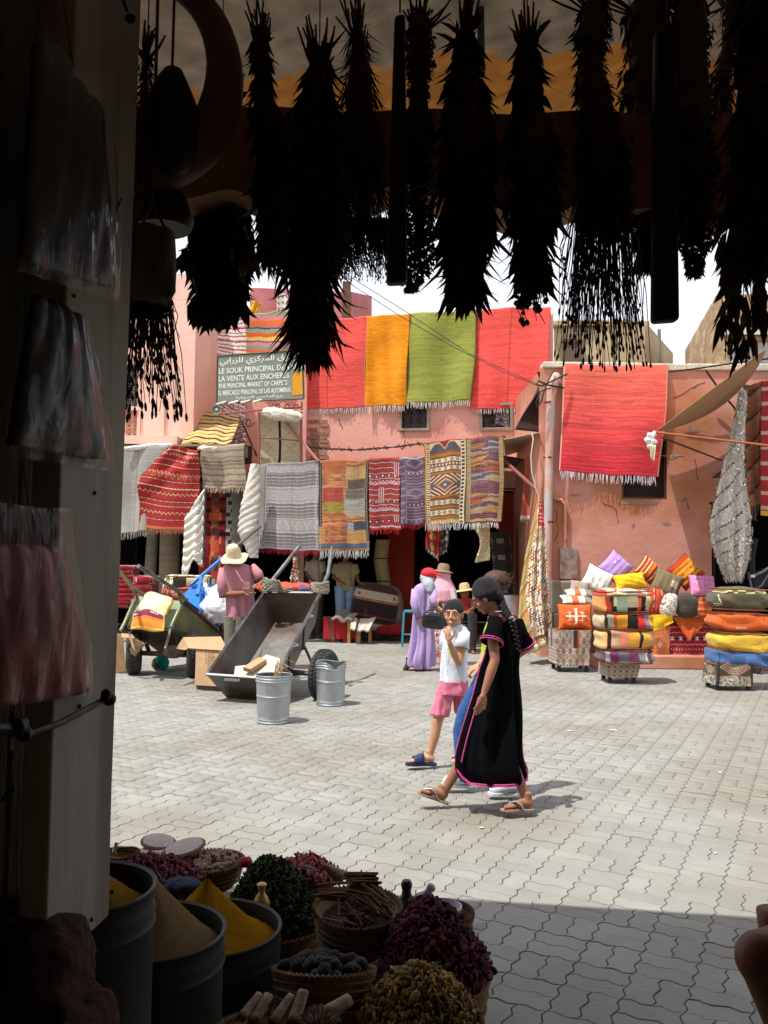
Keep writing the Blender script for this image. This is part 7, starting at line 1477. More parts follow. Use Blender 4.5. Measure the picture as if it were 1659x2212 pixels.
# ---- bagged leather goods in crinkled clear plastic
def glassy():
    m = bpy.data.materials.new('clear_crinkled_plastic'); m.use_nodes = True; n = m.node_tree.nodes; l = m.node_tree.links; b = n['Principled BSDF']
    b.inputs['Base Color'].default_value = (.9, .92, .95, 1); b.inputs['Roughness'].default_value = .16; b.inputs['Specular IOR Level'].default_value = .9
    tr = n.new('ShaderNodeBsdfTransparent'); mx = n.new('ShaderNodeMixShader'); fr = n.new('ShaderNodeFresnel'); fr.inputs[0].default_value = 1.13
    gl = n.new('ShaderNodeBsdfGlossy'); gl.inputs['Roughness'].default_value = .07
    tc = n.new('ShaderNodeTexCoord'); mp = n.new('ShaderNodeMapping'); mp.inputs['Scale'].default_value = (12, 12, 2.2); l.new(tc.outputs['Object'], mp.inputs[0]); no = n.new('ShaderNodeTexNoise'); no.inputs['Scale'].default_value = 1.1; no.inputs['Detail'].default_value = 2; no.inputs['Distortion'].default_value = 2.2
    l.new(mp.outputs[0], no.inputs['Vector']); bp = n.new('ShaderNodeBump'); bp.inputs['Strength'].default_value = .55; bp.inputs['Distance'].default_value = .012; l.new(no.outputs[0], bp.inputs['Height'])
    l.new(bp.outputs[0], gl.inputs['Normal']); l.new(bp.outputs[0], fr.inputs['Normal']); df = n.new('ShaderNodeBsdfDiffuse'); df.inputs[0].default_value = (.8, .8, .8, 1); m1 = n.new('ShaderNodeMixShader'); m1.inputs[0].default_value = .035
    l.new(tr.outputs[0], m1.inputs[1]); l.new(df.outputs[0], m1.inputs[2]); l.new(fr.outputs[0], mx.inputs[0]); l.new(m1.outputs[0], mx.inputs[1]); l.new(gl.outputs[0], mx.inputs[2]); l.new(mx.outputs[0], n['Material Output'].inputs[0]); return m
M_CLR = glassy()
def parcel(label, q, Yq, inner, innerq, matl, extra=0):
    P = [PW.pt(x, y, .035) for (x, y), Y_ in zip(q, Yq)]; t = thing('wrapped_bag', label, 'wrapped goods', tuple(P[3]))
    I = [PW.pt(x, y, .012) for (x, y), Y_ in zip(innerq, Yq)]; sheet('leather_bag', I, 24, 30, lambda U, V: full(U, inner), matl, t, lambda U, V: .02*(np.clip(np.sin(U*math.pi), 0, 1)*np.clip(np.sin(V*math.pi), 0, 1))**.5+.003*np.sin(U*23+V*7), .02)
    def wr(U, V): return .008+.018*(np.clip(np.sin(U*math.pi), 0, 1)*np.clip(np.sin(V*math.pi), 0, 1))**.5+.0022*np.sin(U*26+np.sin(V*4)*2)*(.3+V*.7)+.0015*np.sin(V*15+U*9)
    o, _ = sheet('plastic_sleeve', P, 70, 90, lambda U, V: full(U, 'ffffff'), M_CLR, t, wr, 0); 
    m = (P[0]+P[1])/2; MB().tube([m, m+Vector((0, 0, .16))-PW.n*.03], .0012, 4).build('string', M_STRING, t)
    return t
M_LEA = mat('dark_leather_goods', L('2c2a26', .6), .45, var=.3, scale=8, spec=.5); M_LEB = mat('red_brown_leather_goods', L('8c3228', .9), .6, var=.25, scale=8, spec=.5)
parcel('dark leather bag in crinkled clear plastic, topmost on the post', [(70, 55), (232, 215), (254, 655), (28, 585)], (1.02, 1.1, 1.1, 1.0), '2a2824', [(75, 90), (215, 240), (232, 620), (45, 560)], M_LEA)
parcel('black bag in clear plastic, second from the top of the post', [(60, 650), (180, 680), (242, 1020), (12, 985)], (1.0, 1.08, 1.1, 1.0), '24231f', [(70, 640), (170, 690), (222, 990), (20, 960)], M_LEA)
parcel('red brown leather bag in shiny clear plastic above the iron bar', [(-30, 1085), (142, 1100), (198, 1500), (-30, 1535)], (.98, 1.06, 1.08, .98), '8a3428', [(-30, 1180), (125, 1190), (185, 1490), (-25, 1520)], M_LEB)
# ================================================================ SPICES IN THE FOREGROUND
M_DRUM = mat('dark_zinc_drum', L('4c4e4a', .5), .6, metal=.25, var=.2, scale=8, bump=.08)
M_WICK = mat('wicker', L('8f7250', .75), .8, var=.3, scale=30, bump=.4, bscale=60)
def drum(label, x, y, Y, r):
    c = at(x, y, Y); h = c.z; c = Vector((c.x, c.y, 0)); t = thing('spice_drum', label, 'drum', tuple(c), 'zinc drums heaped with ground spice')
    prof = [(r*.97, 0), (r, .02), (r, h*.35), (r+.004, h*.355), (r, h*.365), (r, h-.10), (r+.006, h-.09), (r, h-.075), (r+.006, h-.06), (r, h-.045), (r+.004, h-.012), (r+.009, h-.004), (r+.006, h), (r-.003, h-.004), (r-.005, h-.14)]
    MB().lathe(prof, c, 56).build('shell', M_DRUM, t, smooth=True); return t, Vector((c.x, c.y, h))
def cone(label, base, r, apex, h0, col, drumthing, seed=1, facet=0):
    """heap of ground spice filling the drum, pulled up to an off-centre point"""
    rs = np.random.RandomState(seed); t = thing('spice_cone', label, 'spice', tuple(base+Vector((0, 0, h0)))); V = []; n, m = 72, 36; A_ = Vector(apex)
    for i in range(m+1):
        s = i/m
        for k in range(n):
            an = 2*math.pi*k/n; e = Vector((base.x+r*math.cos(an), base.y+r*math.sin(an), base.z+h0)); p = A_.lerp(e, s); q = s*(1-s)
            f = .02*q*math.sin(an*facet+1) if facet else 0; p.z += -.08*q+f+rs.uniform(-.0018, .0018)+.05*q*(math.sin(an*2+seed)+.6*math.sin(an*5+seed*2+s*4))*.5; p += (e-A_).normalized()*rs.uniform(-.0014, .0014); V.append(tuple(p))
    Fs = np.array([(i*n+k, i*n+(k+1) % n, (i+1)*n+(k+1) % n, (i+1)*n+k) for i in range(m) for k in range(n)])
    o = mesh_np('heap', np.array(V), Fs, mat('ground_spice_%d' % seed, L(col, .9), 1, var=.14, scale=90, bump=.6, bscale=300, spec=0), None, None, True); place(o, t); return t
d1, q1 = drum('tallest zinc drum, half hidden behind the white post', 172, 1912, 2.15, .172)
d2, q2 = drum('middle zinc drum holding the brown spice cone', 322, 2006, 2.54, .206)
d3, q3_ = drum('right zinc drum holding the yellow spice cone', 450, 1998, 2.99, .233)
cone('ochre ground spice in the drum behind the post', q1, .165, at(186, 1842, 2.15), -.06, '9a7428', d1, 1)
cone('tall grey brown cumin cone in the middle drum', q2, .199, at(303, 1856, 2.56), -.05, '86704f', d2, 2)
cone('sharp yellow turmeric cone in the right drum', q3_, .226, at(447, 1895, 3.02), -.05, 'a5731c', d3, 3, 3)
def basket(label, x, y, Y, r, depth, tilt=0, ht=None, tiltax='X', grp='round wicker baskets', cat='basket', wob=.0):
    """woven basket: coils of wicker with a braided rim"""
    c = at(x, y, Y); t = thing('basket', label, cat, tuple(c-Vector((0, 0, depth))), grp); Mx = Matrix.Rotation(tilt, 3, tiltax); prof = []
    for k in range(13): s = k/12; prof.append((r*(.62+.38*s**.6)+(.003 if k % 2 else 0), -depth*(1-s)))
    prof += [(r*1.0, 0), (r*.95, -.01)]+[(r*(.93-.32*s), -depth*s*.8) for s in (.2, .5, .8, 1)]+[(0, -depth*.85)]
    MB().lathe(prof, c, 48, Mx).build('weave', M_WICK, t, smooth=True)
    for k in range(4): mb = MB(); mb.tube([c+Mx @ Vector((math.cos(a)*r*(.985-k*.03), math.sin(a)*r*(.985-k*.03), -depth*.12*(k+1)**1.2)) for a in np.linspace(0, 6.2832, 40)], .005, 5, cap=False); mb.build('coil', M_WICK, t, smooth=True)
    mb = MB(); n = 60                     # braided rim
    for k in range(n):
        a = 2*math.pi*k/n; p = c+Mx @ Vector((math.cos(a)*r, math.sin(a)*r, .002)); q = c+Mx @ Vector((math.cos(a+.16)*r*1.02, math.sin(a+.16)*r*1.02, .008)); s = c+Mx @ Vector((math.cos(a+.2)*r*.965, math.sin(a+.2)*r*.965, -.004)); mb.tube([p+Vector((0, 0, -.012)), q, s], [.0055, .007, .005], 5)
    o = mb.build('rim', M_WICK, t, smooth=True); o['kind'] = 'stuff'; return t, c, Mx
def pile(label, c, r, h, n, piece, cols, name='dried_goods', cat='spice', seed=1, Mx=None, pname='pieces', flat=1.0, core='3a3028', off=(0, 0)):
    rs = np.random.RandomState(seed); t = thing(name, label, cat, tuple(c)); Mx = Mx or Matrix.Identity(3); mb = MB()
    cm = MB().lathe([(r*.98, -.04)]+[(r*s*.97, h*math.cos(s*math.pi/2)**.9-.006) for s in np.linspace(.97, .05, 9)]+[(.001, h-.006)], (0, 0, 0), 24)
    cm.v = [tuple(Vector(c)+Mx @ (Vector(v)+Vector((off[0]*(1-min(1, math.hypot(v[0], v[1])/r)), off[1]*(1-min(1, math.hypot(v[0], v[1])/r)), 0)))) for v in cm.v]; cm; cm.build('heap_core', mat('heap_core_'+str(seed)+name, L(core, .7), .95, var=.3, scale=30), t, smooth=True)
    for k in range(n):
        a = rs.uniform(0, 2*math.pi); q = math.sqrt(rs.uniform(0, 1)); z = h*max(0, math.cos(q*math.pi/2))**.9*1.0
        p = Vector(c)+Mx @ Vector((r*q*math.cos(a)+off[0]*(1-q), r*q*math.sin(a)+off[1]*(1-q), z+rs.uniform(-.004, .006))); col = tuple(lin(hx(cols[rs.randint(len(cols))]))*rs.uniform(.6, 1.1)); piece(mb, p, rs, col)
    o = mb.build(pname, M_COL, t, smooth='all' if False else False); o['kind'] = 'stuff'; return t
def budp(s): 
    def f(mb, p, rs, col): r = s*rs.uniform(.6, 1.2); mb.ell(p, (r, r*rs.uniform(.7, 1), r*rs.uniform(.8, 1.3)), 6, 4, Matrix.Rotation(rs.uniform(0, 3), 3, 'X'), col)
    return f
def petals(s):
    def f(mb, p, rs, col):
        for _ in range(2):
            r = s*rs.uniform(.6, 1.3); mb.ell(p+Vector(rs.normal(0, s*.5, 3)), (r, r*.35, r*.9), 6, 4, Matrix.Rotation(rs.uniform(0, 3), 3, 'X') @ Matrix.Rotation(rs.uniform(0, 3), 3, 'Z'), col)
    return f
def leafp(s):
    def f(mb, p, rs, col):
        for _ in range(2): d = Vector(rs.normal(0, 1, 3)).normalized(); d.z = abs(d.z); e = d.cross(Vector(rs.normal(0, 1, 3))).normalized(); l = s*rs.uniform(.6, 1.4); mb.add([p, p+d*l*.5+e*l*.35, p+d*l, p+d*l*.5-e*l*.35], [(0, 1, 2, 3)], col)
        if rs.rand() < .35: budp(s*.5)(mb, p, rs, tuple(np.array(col)*1.3))
    return f
# low bench carrying the rear baskets
bn = thing('low_bench', 'low dark wooden bench under the rear spice baskets', 'bench', (-.7, 3.3, 0)); MB().box((-.74, 3.45, .20), (1.5, .8, .03)).build('top', M_WOOD, bn)
for x in (-1.4, -.1):
    for y in (3.15, 3.75): MB().box((x, y, .09), (.06, .06, .18)).build('leg', M_WOOD, bn)
_, c, Mx = basket('shallow round basket of nutmegs near the spice cones', 452, 1862, 3.62, .135, .10)
tn = thing('nutmegs', 'brown nutmegs filling the shallow round basket', 'nutmegs', tuple(c)); rs = np.random.RandomState(3); M_NUT = mat('nutmeg_shell', L('9a7f6a', .8), .6, var=.3, scale=40, bump=.3, bscale=90)
nm = bpy.data.meshes.new('nutmeg'); mm = MB().ell((0, 0, 0), (.0105, .0105, .0135), 10, 7); nm.from_pydata(mm.v, [], mm.f); nm.materials.append(M_NUT); nm.polygons.foreach_set('use_smooth', np.ones(len(nm.polygons), bool))
MB().lathe([(0, -.012), (.12, -.014), (.125, -.03)], c, 24).build('bed', M_NUT, tn)
for k in range(110):
    a = rs.uniform(0, 6.28); q = math.sqrt(rs.uniform(0, .9)); o = bpy.data.objects.new('nutmeg', nm); COL.objects.link(o); o.parent = tn; o.location = (.118*q*math.cos(a), .118*q*math.sin(a), .006+.016*(1-q)+rs.uniform(-.005, .006)); o.rotation_euler = tuple(rs.uniform(0, 3, 3))
M_DISC = mat('pale_loofah_fibre', L('d0c4bc', .8), .95, var=.2, scale=50, bump=.8, bscale=80)
M_DISCR = mat('reddish_bound_edge', L('9a5a50', .8), .9, var=.2, scale=30)
for lab, x, y, Y, r, tl in (('flat pale scrubbing disc at the far left of the two overlapping ones', 342, 1819, 3.80, .068, .12), ('flat pale scrubbing disc lying tilted on the others', 398, 1832, 3.66, .082, -.2), ('lowest flat pale scrubbing disc under the other two', 336, 1846, 3.72, .078, .03)):
    c = at(x, y, Y); t = thing('scrubbing_disc', lab, 'scrubber', tuple(c), 'round scrubbing discs'); A = Matrix.Rotation(tl, 3, 'Y') @ Matrix.Rotation(.12, 3, 'X')
    MB().lathe([(0, .014), (r*.5, .013), (r*.93, .009), (r*.97, 0), (r*.93, -.010), (0, -.012)], c, 40, A).build('pad', M_DISC, t, smooth=True); MB().tube([c+A @ Vector((math.cos(a)*r, math.sin(a)*r, 0)) for a in np.linspace(0, 6.2832, 30)], .006, 6, cap=False).build('edge', M_DISCR, t, smooth=True)
pile('magenta dried rose buds heaped behind the spice cones', at(322, 1905, 3.4), .20, .085, 520, petals(.011), ('7a3a4a', '8a4858', '5c2a36', '744048'), 'rose_buds', seed=4, core='4a1c28')
basket('small basket holding a silver tin at the left behind the drums', 262, 1846, 3.5, .065, .06); tag(MB().tube([at(246, 1842, 3.48), at(252, 1820, 3.49)], .008, 10).build('tin', M_GALV, smooth=True), 'tiny silver tube standing in the small left basket', 'tin')
pile('dark green dried leaves and pods piled high in the middle', at(592, 1985, 3.42), .19, .215, 1500, leafp(.016), ('38442a', '4e5838', '2c3622', '5e6244'), 'green_herb_heap', seed=5, core='222a18', off=(-.03, .02))
basket('basket rim showing under the dark green heap', 592, 1992, 3.42, .195, .12)
pile('pink and crimson dried petals behind the green heap', at(655, 1888, 3.6), .13, .05, 260, petals(.014), ('a83a50', '8a3044', 'b8607a', '9a8068'), 'petals', seed=6, core='4a2028')
for k, (x, y, r, h) in enumerate(((655, 1885, .022, 'b09a80'), (690, 1896, .032, '9a6a60'), (668, 1878, .026, '8f7a6c'), (530, 1862, .03, 'b0304a'), (705, 1890, .02, 'c9b090'))):
    lump(['pale_stone', 'rosy_stone', 'brown_stone', 'red_cloth', 'cream_stone'][k], ['pale pebble among the petals behind the green heap', 'rosy brown stone at the right of the petals', 'brown stone among the petals behind the green heap', 'scrap of crimson cloth behind the nutmeg basket', 'small cream stone left of the cinnamon basket'][k], at(x, y, 3.55), (r, r*.8, r*.7), h, cat=['stone', 'stone', 'stone', 'cloth', 'stone'][k], seed=40+k, st=.3, part='body')
lump('blue_cloth', 'dark blue cloth scrap between the cumin cone and the nutmegs', at(395, 1912, 3.25), (.07, .05, .025), '26304c', seed=46)
c = at(722, 1885, 3.45); t = thing('shell_cone', 'small ribbed conical shell behind the cinnamon basket', 'shell', tuple(c)); A = Matrix.Rotation(-1.0, 3, 'Y')
MB().lathe([(0.001, .06)]+[(.005+.026*s+(.002 if k % 2 else 0), .06-.10*s) for k, s in enumerate(np.linspace(.1, 1, 12))]+[(0, -.042)], c, 16, A).build('shell', M_NUT, t, smooth=True)
# cinnamon basket
bt, c, Mx = basket('wicker basket packed with cinnamon sticks and tied bundles', 772, 1962, 3.2, .153, .15, .10)
M_CIN = mat('cinnamon_bark', L('7a5844', .75), .8, var=.35, scale=20, bump=.4, bscale=60); rs = np.random.RandomState(9)
sm = bpy.data.meshes.new('stick'); mm = MB().tube([(-.055, 0, 0), (0, .001, .001), (.055, 0, 0)], [.0042, .0045, .0038], 7); sm.from_pydata(mm.v, [], mm.f); sm.materials.append(M_CIN)
MB().lathe([(0, -.03), (.14, -.04)], c, 20, Mx).build('bed', mat('dark_bed', L('2c211a', .6), .95), bt)
def sticks(label, c, n, ax, spread, sz, tie=True, cnt=1):
    t = thing('cinnamon_bundle', label, 'cinnamon', tuple(c)); A = orient(Vector(ax).cross(Vector((0, 0, 1))), (0, 0, 1)); 
    for k in range(n):
        o = bpy.data.objects.new('cinnamon_stick', sm); COL.objects.link(o); o.parent = t; d = Vector(rs.normal(0, 1, 3))*spread; dirv = (Vector(ax)+Vector(rs.normal(0, sz, 3))).normalized(); o.location = d-dirv*dirv.dot(d); o.rotation_mode = 'QUATERNION'; o.rotation_quaternion = dirv.to_track_quat('X', 'Z'); o.scale = (rs.uniform(.75, 1.2),)*1+(rs.uniform(.8, 1.2),)*2
    if tie:
        r = spread*1.9; d = Vector(ax).normalized(); u = d.orthogonal().normalized(); v = d.cross(u); MB().tube([u*math.cos(a)*r+v*math.sin(a)*r for a in np.linspace(0, 6.28, 16)], .0018, 4, cap=False).build('thread', M_STRING, None).parent = t
    return t
sticks('tied bundle of cinnamon sticks lying crosswise on top of the basket', at(780, 1894, 3.25), 24, (1, -.1, .02), .012, .04)
sticks('second tied cinnamon bundle under the top one', at(785, 1915, 3.22), 20, (.95, .2, -.05), .012, .05)
sticks('cinnamon bundle on the left of the basket', at(722, 1928, 3.16), 26, (.9, -.35, .15), .014, .06)
sticks('fan of loose cinnamon sticks at the right of the basket', at(812, 1952, 3.15), 30, (.7, -.6, -.35), .022, .22, False)
sticks('loose dark cinnamon sticks deep in the front of the basket', at(760, 1990, 3.1), 34, (.8, -.4, .1), .03, .5, False)
# mortar and pestles
M_ONYX = mat('honey_onyx', L('d0a04a', .85), .18, var=.25, scale=5, spec=.7, bump=0, col2=L('e8dcc0', .85), blot=3); M_BLKW = mat('black_turned_wood', L('2c2c34', .5), .35, var=.1, spec=.5); M_WHM = mat('grey_white_marble', L('c9cbd2', .8), .3, var=.15, scale=8)
def turned(name, label, prof, c, m, cat, tilt=0, part='body'):
    t = thing(name, label, cat, tuple(c)); MB().lathe(prof, c, 28, Matrix.Rotation(tilt, 3, 'Y')).build(part, m, t, smooth=True); return t
turned('onyx_vase', 'small honey yellow onyx vase with a white band', [(0, -.04), (.018, -.04), (.028, -.02), (.030, 0), (.022, .018), (.013, .03), (.011, .042), (.017, .056), (.018, .062), (.013, .066), (0, .064)], at(565, 1948, 3.27), M_ONYX, 'vase')
turned('wooden_pestle', 'dark turned wooden pestle head standing right of the cinnamon', [(0, -.06), (.05, -.06), (.055, -.02), (.045, .0), (.02, .018), (.016, .035), (.020, .05), (.021, .06), (.015, .072), (0, .075)], at(878, 1945, 3.3), M_BLKW, 'pestle')
turned('marble_pestle', 'grey white marble pestle leaning beside the dark one', [(0, -.06), (.034, -.06), (.04, -.02), (.036, .01), (.018, .032), (.013, .045), (.017, .058), (.017, .066), (.01, .073), (0, .075)], at(912, 1948, 3.3), M_WHM, 'pestle', .55)
turned('marble_mortar', 'white marble bowl half hidden behind the crimson buds', [(0, -.05), (.05, -.05), (.065, -.01), (.072, .02), (.066, .022), (.055, -.01), (0, -.02)], at(955, 1968, 3.25), M_WHM, 'mortar')
_, c, Mx = basket('pale basket edge curving behind the crimson buds', 970, 1975, 3.25, .085, .08, .15)
# big front baskets
_, c, Mx = basket('tall basket heaped with dark crimson rose buds at the right', 940, 2092, 3.02, .182, .26)
pile('dark crimson rose buds heaped over the right basket', c, .180, .20, 1500, petals(.0135), ('5c2430', '6c2e3e', '4a1c26', '66363e'), 'rose_buds', seed=14, core='2c1016', off=(-.03, .05))
_, c, Mx = basket('basket heaped with yellow brown dried flowers at the bottom edge', 905, 2200, 2.66, .172, .24)
pile('yellow brown dried chamomile like flowers, at the bottom edge', c, .172, .135, 1300, petals(.0125), ('9a7c3c', 'b08e4c', '6e5a34', '84704a'), 'dried_flowers', seed=15, core='2c2416')
bt, c, Mx = basket('wide tilted basket of black dried limes in the middle front', 700, 2098, 2.80, .155, .15, -.30)
rs = np.random.RandomState(21); tl = thing('dried_limes', 'black wrinkled dried limes filling the tilted basket', 'dried limes', tuple(c))
M_LIME = mat('black_dried_lime', L('34322f', .7), .8, var=.35, scale=40, bump=1, bscale=60); lmz = bpy.data.meshes.new('dried_lime'); mm = MB().ell((0, 0, 0), (.023, .022, .020), 14, 9)
lmz.from_pydata([tuple(np.array(v)*(1+.07*math.sin(9*math.atan2(v[1], v[0])))*1.0) for v in mm.v], [], mm.f); lmz.materials.append(M_LIME); lmz.polygons.foreach_set('use_smooth', np.ones(len(lmz.polygons), bool))
MB().lathe([(0, -.03), (.145, -.03)], c, 24, Mx).build('bed', mat('lime_bed', L('24211e', .6), .95), tl)
for k in range(75):
    a = rs.uniform(0, 6.28); q = math.sqrt(rs.uniform(0, .93)); o = bpy.data.objects.new('dried_lime', lmz); COL.objects.link(o); o.parent = tl; o.location = Mx @ Vector((.135*q*math.cos(a), .135*q*math.sin(a), .0+.03*(1-q*q)+rs.uniform(-.01, .012))); o.rotation_euler = tuple(rs.uniform(0, 6, 3)); s = rs.uniform(.75, 1.15); o.scale = (s, s, s)
bt, c, Mx = basket('basket of rolled bark at the bottom edge beside the zinc drums', 596, 2222, 2.5, .158, .14, -.22)
M_BARK = mat('curled_bark', L('9a8672', .8), .9, var=.3, scale=12, bump=.6, bscale=40, stretch=(1, 1, 1)); M_BARKI = mat('pale_bark_inside', L('d8cdb8', .8), .85)
MB().lathe([(0, -.035), (.148, -.035)], c, 24, Mx).build('bed', bpy.data.materials['dark_bed'], bt)
for k, (x0, y0, x1, y1, r, lab) in enumerate(((545, 2212, 580, 2150, 15, 'first'), (588, 2212, 630, 2152, 15, 'second'), (632, 2212, 655, 2142, 17, 'third'), (675, 2212, 755, 2160, 19, 'last'), (520, 2200, 560, 2148, 12, 'hidden'))):
    t = thing('bark_roll', 'curled grey brown bark roll, %s in the bark basket counting from the drums' % {'first': 'second', 'second': 'third', 'third': 'fourth', 'last': 'last', 'hidden': 'first'}[lab], 'bark', tuple(at(x0, y0, 2.45))); p, q = at(x0, y0, 2.42), at(x1, y1, 2.5); r = r*2.45/F
    mb = MB(); d = (q-p).normalized(); u = d.orthogonal().normalized(); v = d.cross(u); n = 22; pts = []
    for e in range(7):
        s = e/6
        for j in range(n+1):
            a = j/n*2*math.pi*1.35; rr = r*(1-.30*j/n)*(1-.25*s)*(1+.04*math.sin(s*40+j)); pts.append(p.lerp(q, s)+u*math.cos(a)*rr+v*math.sin(a)*rr)
    mb.add(pts, [(e*(n+1)+j, e*(n+1)+j+1, (e+1)*(n+1)+j+1, (e+1)*(n+1)+j) for e in range(6) for j in range(n)]); o = mb.build('roll', M_BARK, t, smooth=True, fix=False); o.data.materials.append(M_BARKI); s_ = o.modifiers.new('t', 'SOLIDIFY'); s_.thickness = .004; s_.material_offset = 0
c = at(690, 2212, 2.36); t = thing('teasel_head', 'spiky round teasel head at the very bottom edge', 'seed head', tuple(c)); rs = np.random.RandomState(5); mb = MB().ell(c, (.045, .04, .03), 14, 9)
for k in range(260): d = Vector(rs.normal(0, 1, 3)).normalized(); d.z = abs(d.z); p = c+Vector((d.x*.045, d.y*.04, d.z*.03)); mb.tube([p, p+d*.014], [.0022, .0006], 4, cap=False)
mb.build('head', M_BARK, t)
# dark hide bundle lower left, knee at the right
t = thing('hide_bundle', 'very dark brown shaggy hide bundle slumped in the lower left corner', 'hide', tuple(at(60, 2212, 1.3)))
mb = MB()
for (x, y, Y, rx, rz) in ((60, 2010, 1.5, 62, 75), (100, 2110, 1.45, 90, 130), (70, 2250, 1.4, 150, 160), (170, 2260, 1.35, 70, 90), (10, 2100, 1.5, 70, 150)): mb.ell(at(x, y, Y), (rx*Y/F, .12, rz*Y/F), 18, 12)
o = mb.build('hide', mat('dark_brown_hide', L('4a2e1e', .55), .95, var=.4, scale=8, bump=.8, bscale=30), t, smooth=True); r = o.modifiers.new('r', 'REMESH'); r.mode = 'VOXEL'; r.voxel_size = .012; r.use_smooth_shade = True
tx = bpy.data.textures.new('hide', 'CLOUDS'); tx.noise_scale = .05; d = o.modifiers.new('d', 'DISPLACE'); d.texture = tx; d.strength = .03
# ================================================================ PEOPLE
G = crop(1250, 1750, 2.329)
def skinmat(n, h): return mat('skin_'+n, L(h, .85), .55, var=.08, scale=12, bump=.04, spec=.35)
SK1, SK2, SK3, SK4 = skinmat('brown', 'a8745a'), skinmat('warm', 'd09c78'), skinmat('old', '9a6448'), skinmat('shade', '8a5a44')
M_HAIR = mat('black_hair', L('181416', .8), .42, var=.4, scale=40, bump=.6, bscale=90, stretch=(1, 1, 5), spec=.35); M_HAIRB = mat('brown_hair', L('5a3828', .8), .5, var=.35, scale=40, bump=.6, bscale=60)
M_EYE = mat('eye_white', L('e8e4e0', .9), .3, var=0, bump=0); M_IRIS = mat('eye_dark', L('1c1412', .8), .2, var=0, bump=0); M_LIP = mat('lips', L('a8564c', .85), .5, var=.05, bump=0)
def hand(mb, w, D, N, k=1., curl=(.25, .35, .3), th=1, spread=.10):
    """palm, four unequal fingers bent towards the palm side N, thumb on the side"""
    D = Vector(D).normalized(); N = Vector(N); N = (N-D*N.dot(D)).normalized(); Sx = D.cross(N)*th; w = Vector(w); A = Matrix((Sx, D, N)).transposed()
    mb.ell(w+D*.046*k, (.036*k, .052*k, .016*k), 14, 9, A); mb.tube([w-D*.02*k, w+D*.03*k], [.021*k, .026*k], 10, flat=.7)
    for s, l, b0 in ((.027, .070, .080), (.009, .078, .088), (-.009, .072, .085), (-.026, .056, .076)):
        p = w+D*b0*k+Sx*s*k; pts = [p-D*.03*k, p]; an = 0; dd = (D+Sx*s*spread*30).normalized()
        for f, c in zip((.45, .3, .25), curl): an += c; p = p+(dd*math.cos(an)+N*math.sin(an))*l*f*k; pts.append(p)
        mb.tube(pts, [.0095*k, .0095*k, .0088*k, .008*k, .0062*k], 8)
    p = w+D*.022*k+Sx*.022*k; d = (D*.6+Sx*.7+N*.35).normalized(); mb.tube([p, p+d*.03*k, p+(d+D*.2)*.052*k, p+(d+D*.5)*.072*k], [.013*k, .012*k, .0105*k, .008*k], 8)
def head(mb, c, fwd, k=1., up=(0, 0, 1)):
    A = orient(fwd, up); c = Vector(c); P = lambda x, y, z: c+A @ (Vector((x, y, z))*k)
    mb.ell(P(0, -.012, .022), (.074*k, .090*k, .085*k), 20, 14, A); mb.ell(P(0, .022, -.035), (.058*k, .062*k, .070*k), 18, 12, A); mb.ell(P(0, .050, -.083), (.026*k, .026*k, .022*k), 12, 8, A)
    for s in (-1, 1): mb.ell(P(s*.036, .058, -.028), (.022*k, .020*k, .024*k), 10, 8, A); mb.ell(P(s*.074, -.004, -.010), (.009*k, .018*k, .030*k), 10, 8, A); mb.ell(P(s*.03, .074, .028), (.026*k, .010*k, .008*k), 10, 7, A)
    mb.tube([P(0, .080, .014), P(0, .094, -.012), P(0, .100, -.026)], [.0075*k, .010*k, .013*k], 10); mb.ell(P(.010, .086, -.030), .009*k, 8, 6); mb.ell(P(-.010, .086, -.030), .009*k, 8, 6)
    mb.ell(P(0, .080, -.056), (.022*k, .010*k, .006*k), 10, 6, A); mb.ell(P(0, .078, -.066), (.018*k, .010*k, .007*k), 10, 6, A)
    return A, P
def face(P, A, k, body, smile=0, brow=M_HAIR):
    for s in (-1, 1):
        e = MB().ell(P(s*.030, .0755, .005), (.0125*k, .006*k, .0052*k), 12, 8, A).build('eye', M_EYE, body, smooth=True); i_ = MB().ell(P(s*.029, .0815, .005), (.0058*k, .0035*k, .0050*k), 10, 6, A).build('iris', M_IRIS, None, smooth=True); i_.parent = e
        i2 = MB().tube([P(s*.016, .0835, .0125), P(s*.030, .0845, .0145), P(s*.044, .076, .011)], .0012*k, 5).build('eyelid', M_IRIS, None, smooth=True); i2.parent = e
        MB().tube([P(s*.014, .086, .028), P(s*.030, .086, .033), P(s*.048, .074, .027)], [.0016*k, .0022*k, .001*k], 6).build('eyebrow', brow, body, smooth=True)
    w_ = .024 if smile else .018
    m = MB().tube([P(-w_, .078, -.056+.008*smile), P(-.010, .0885, -.060), P(.010, .0885, -.060), P(w_, .078, -.056+.008*smile)], [.002*k, (.0045+.003*smile)*k, (.0045+.003*smile)*k, .002*k], 8).build('mouth', M_LIP, body, smooth=True)
    if smile: t_ = MB().tube([P(-.014, .0925, -.0575), P(0, .096, -.059), P(.014, .0925, -.0575)], .0048*k, 6).build('teeth', M_EYE, None, smooth=True); t_.parent = m
def flesh(mb, m, parent, vox=.005, name='body'):
    o = mb.build(name, m, parent); r = o.modifiers.new('r', 'REMESH'); r.mode = 'VOXEL'; r.voxel_size = vox; r.use_smooth_shade = True; s = o.modifiers.new('s', 'SMOOTH'); s.iterations = 3; s.factor = .5; return o
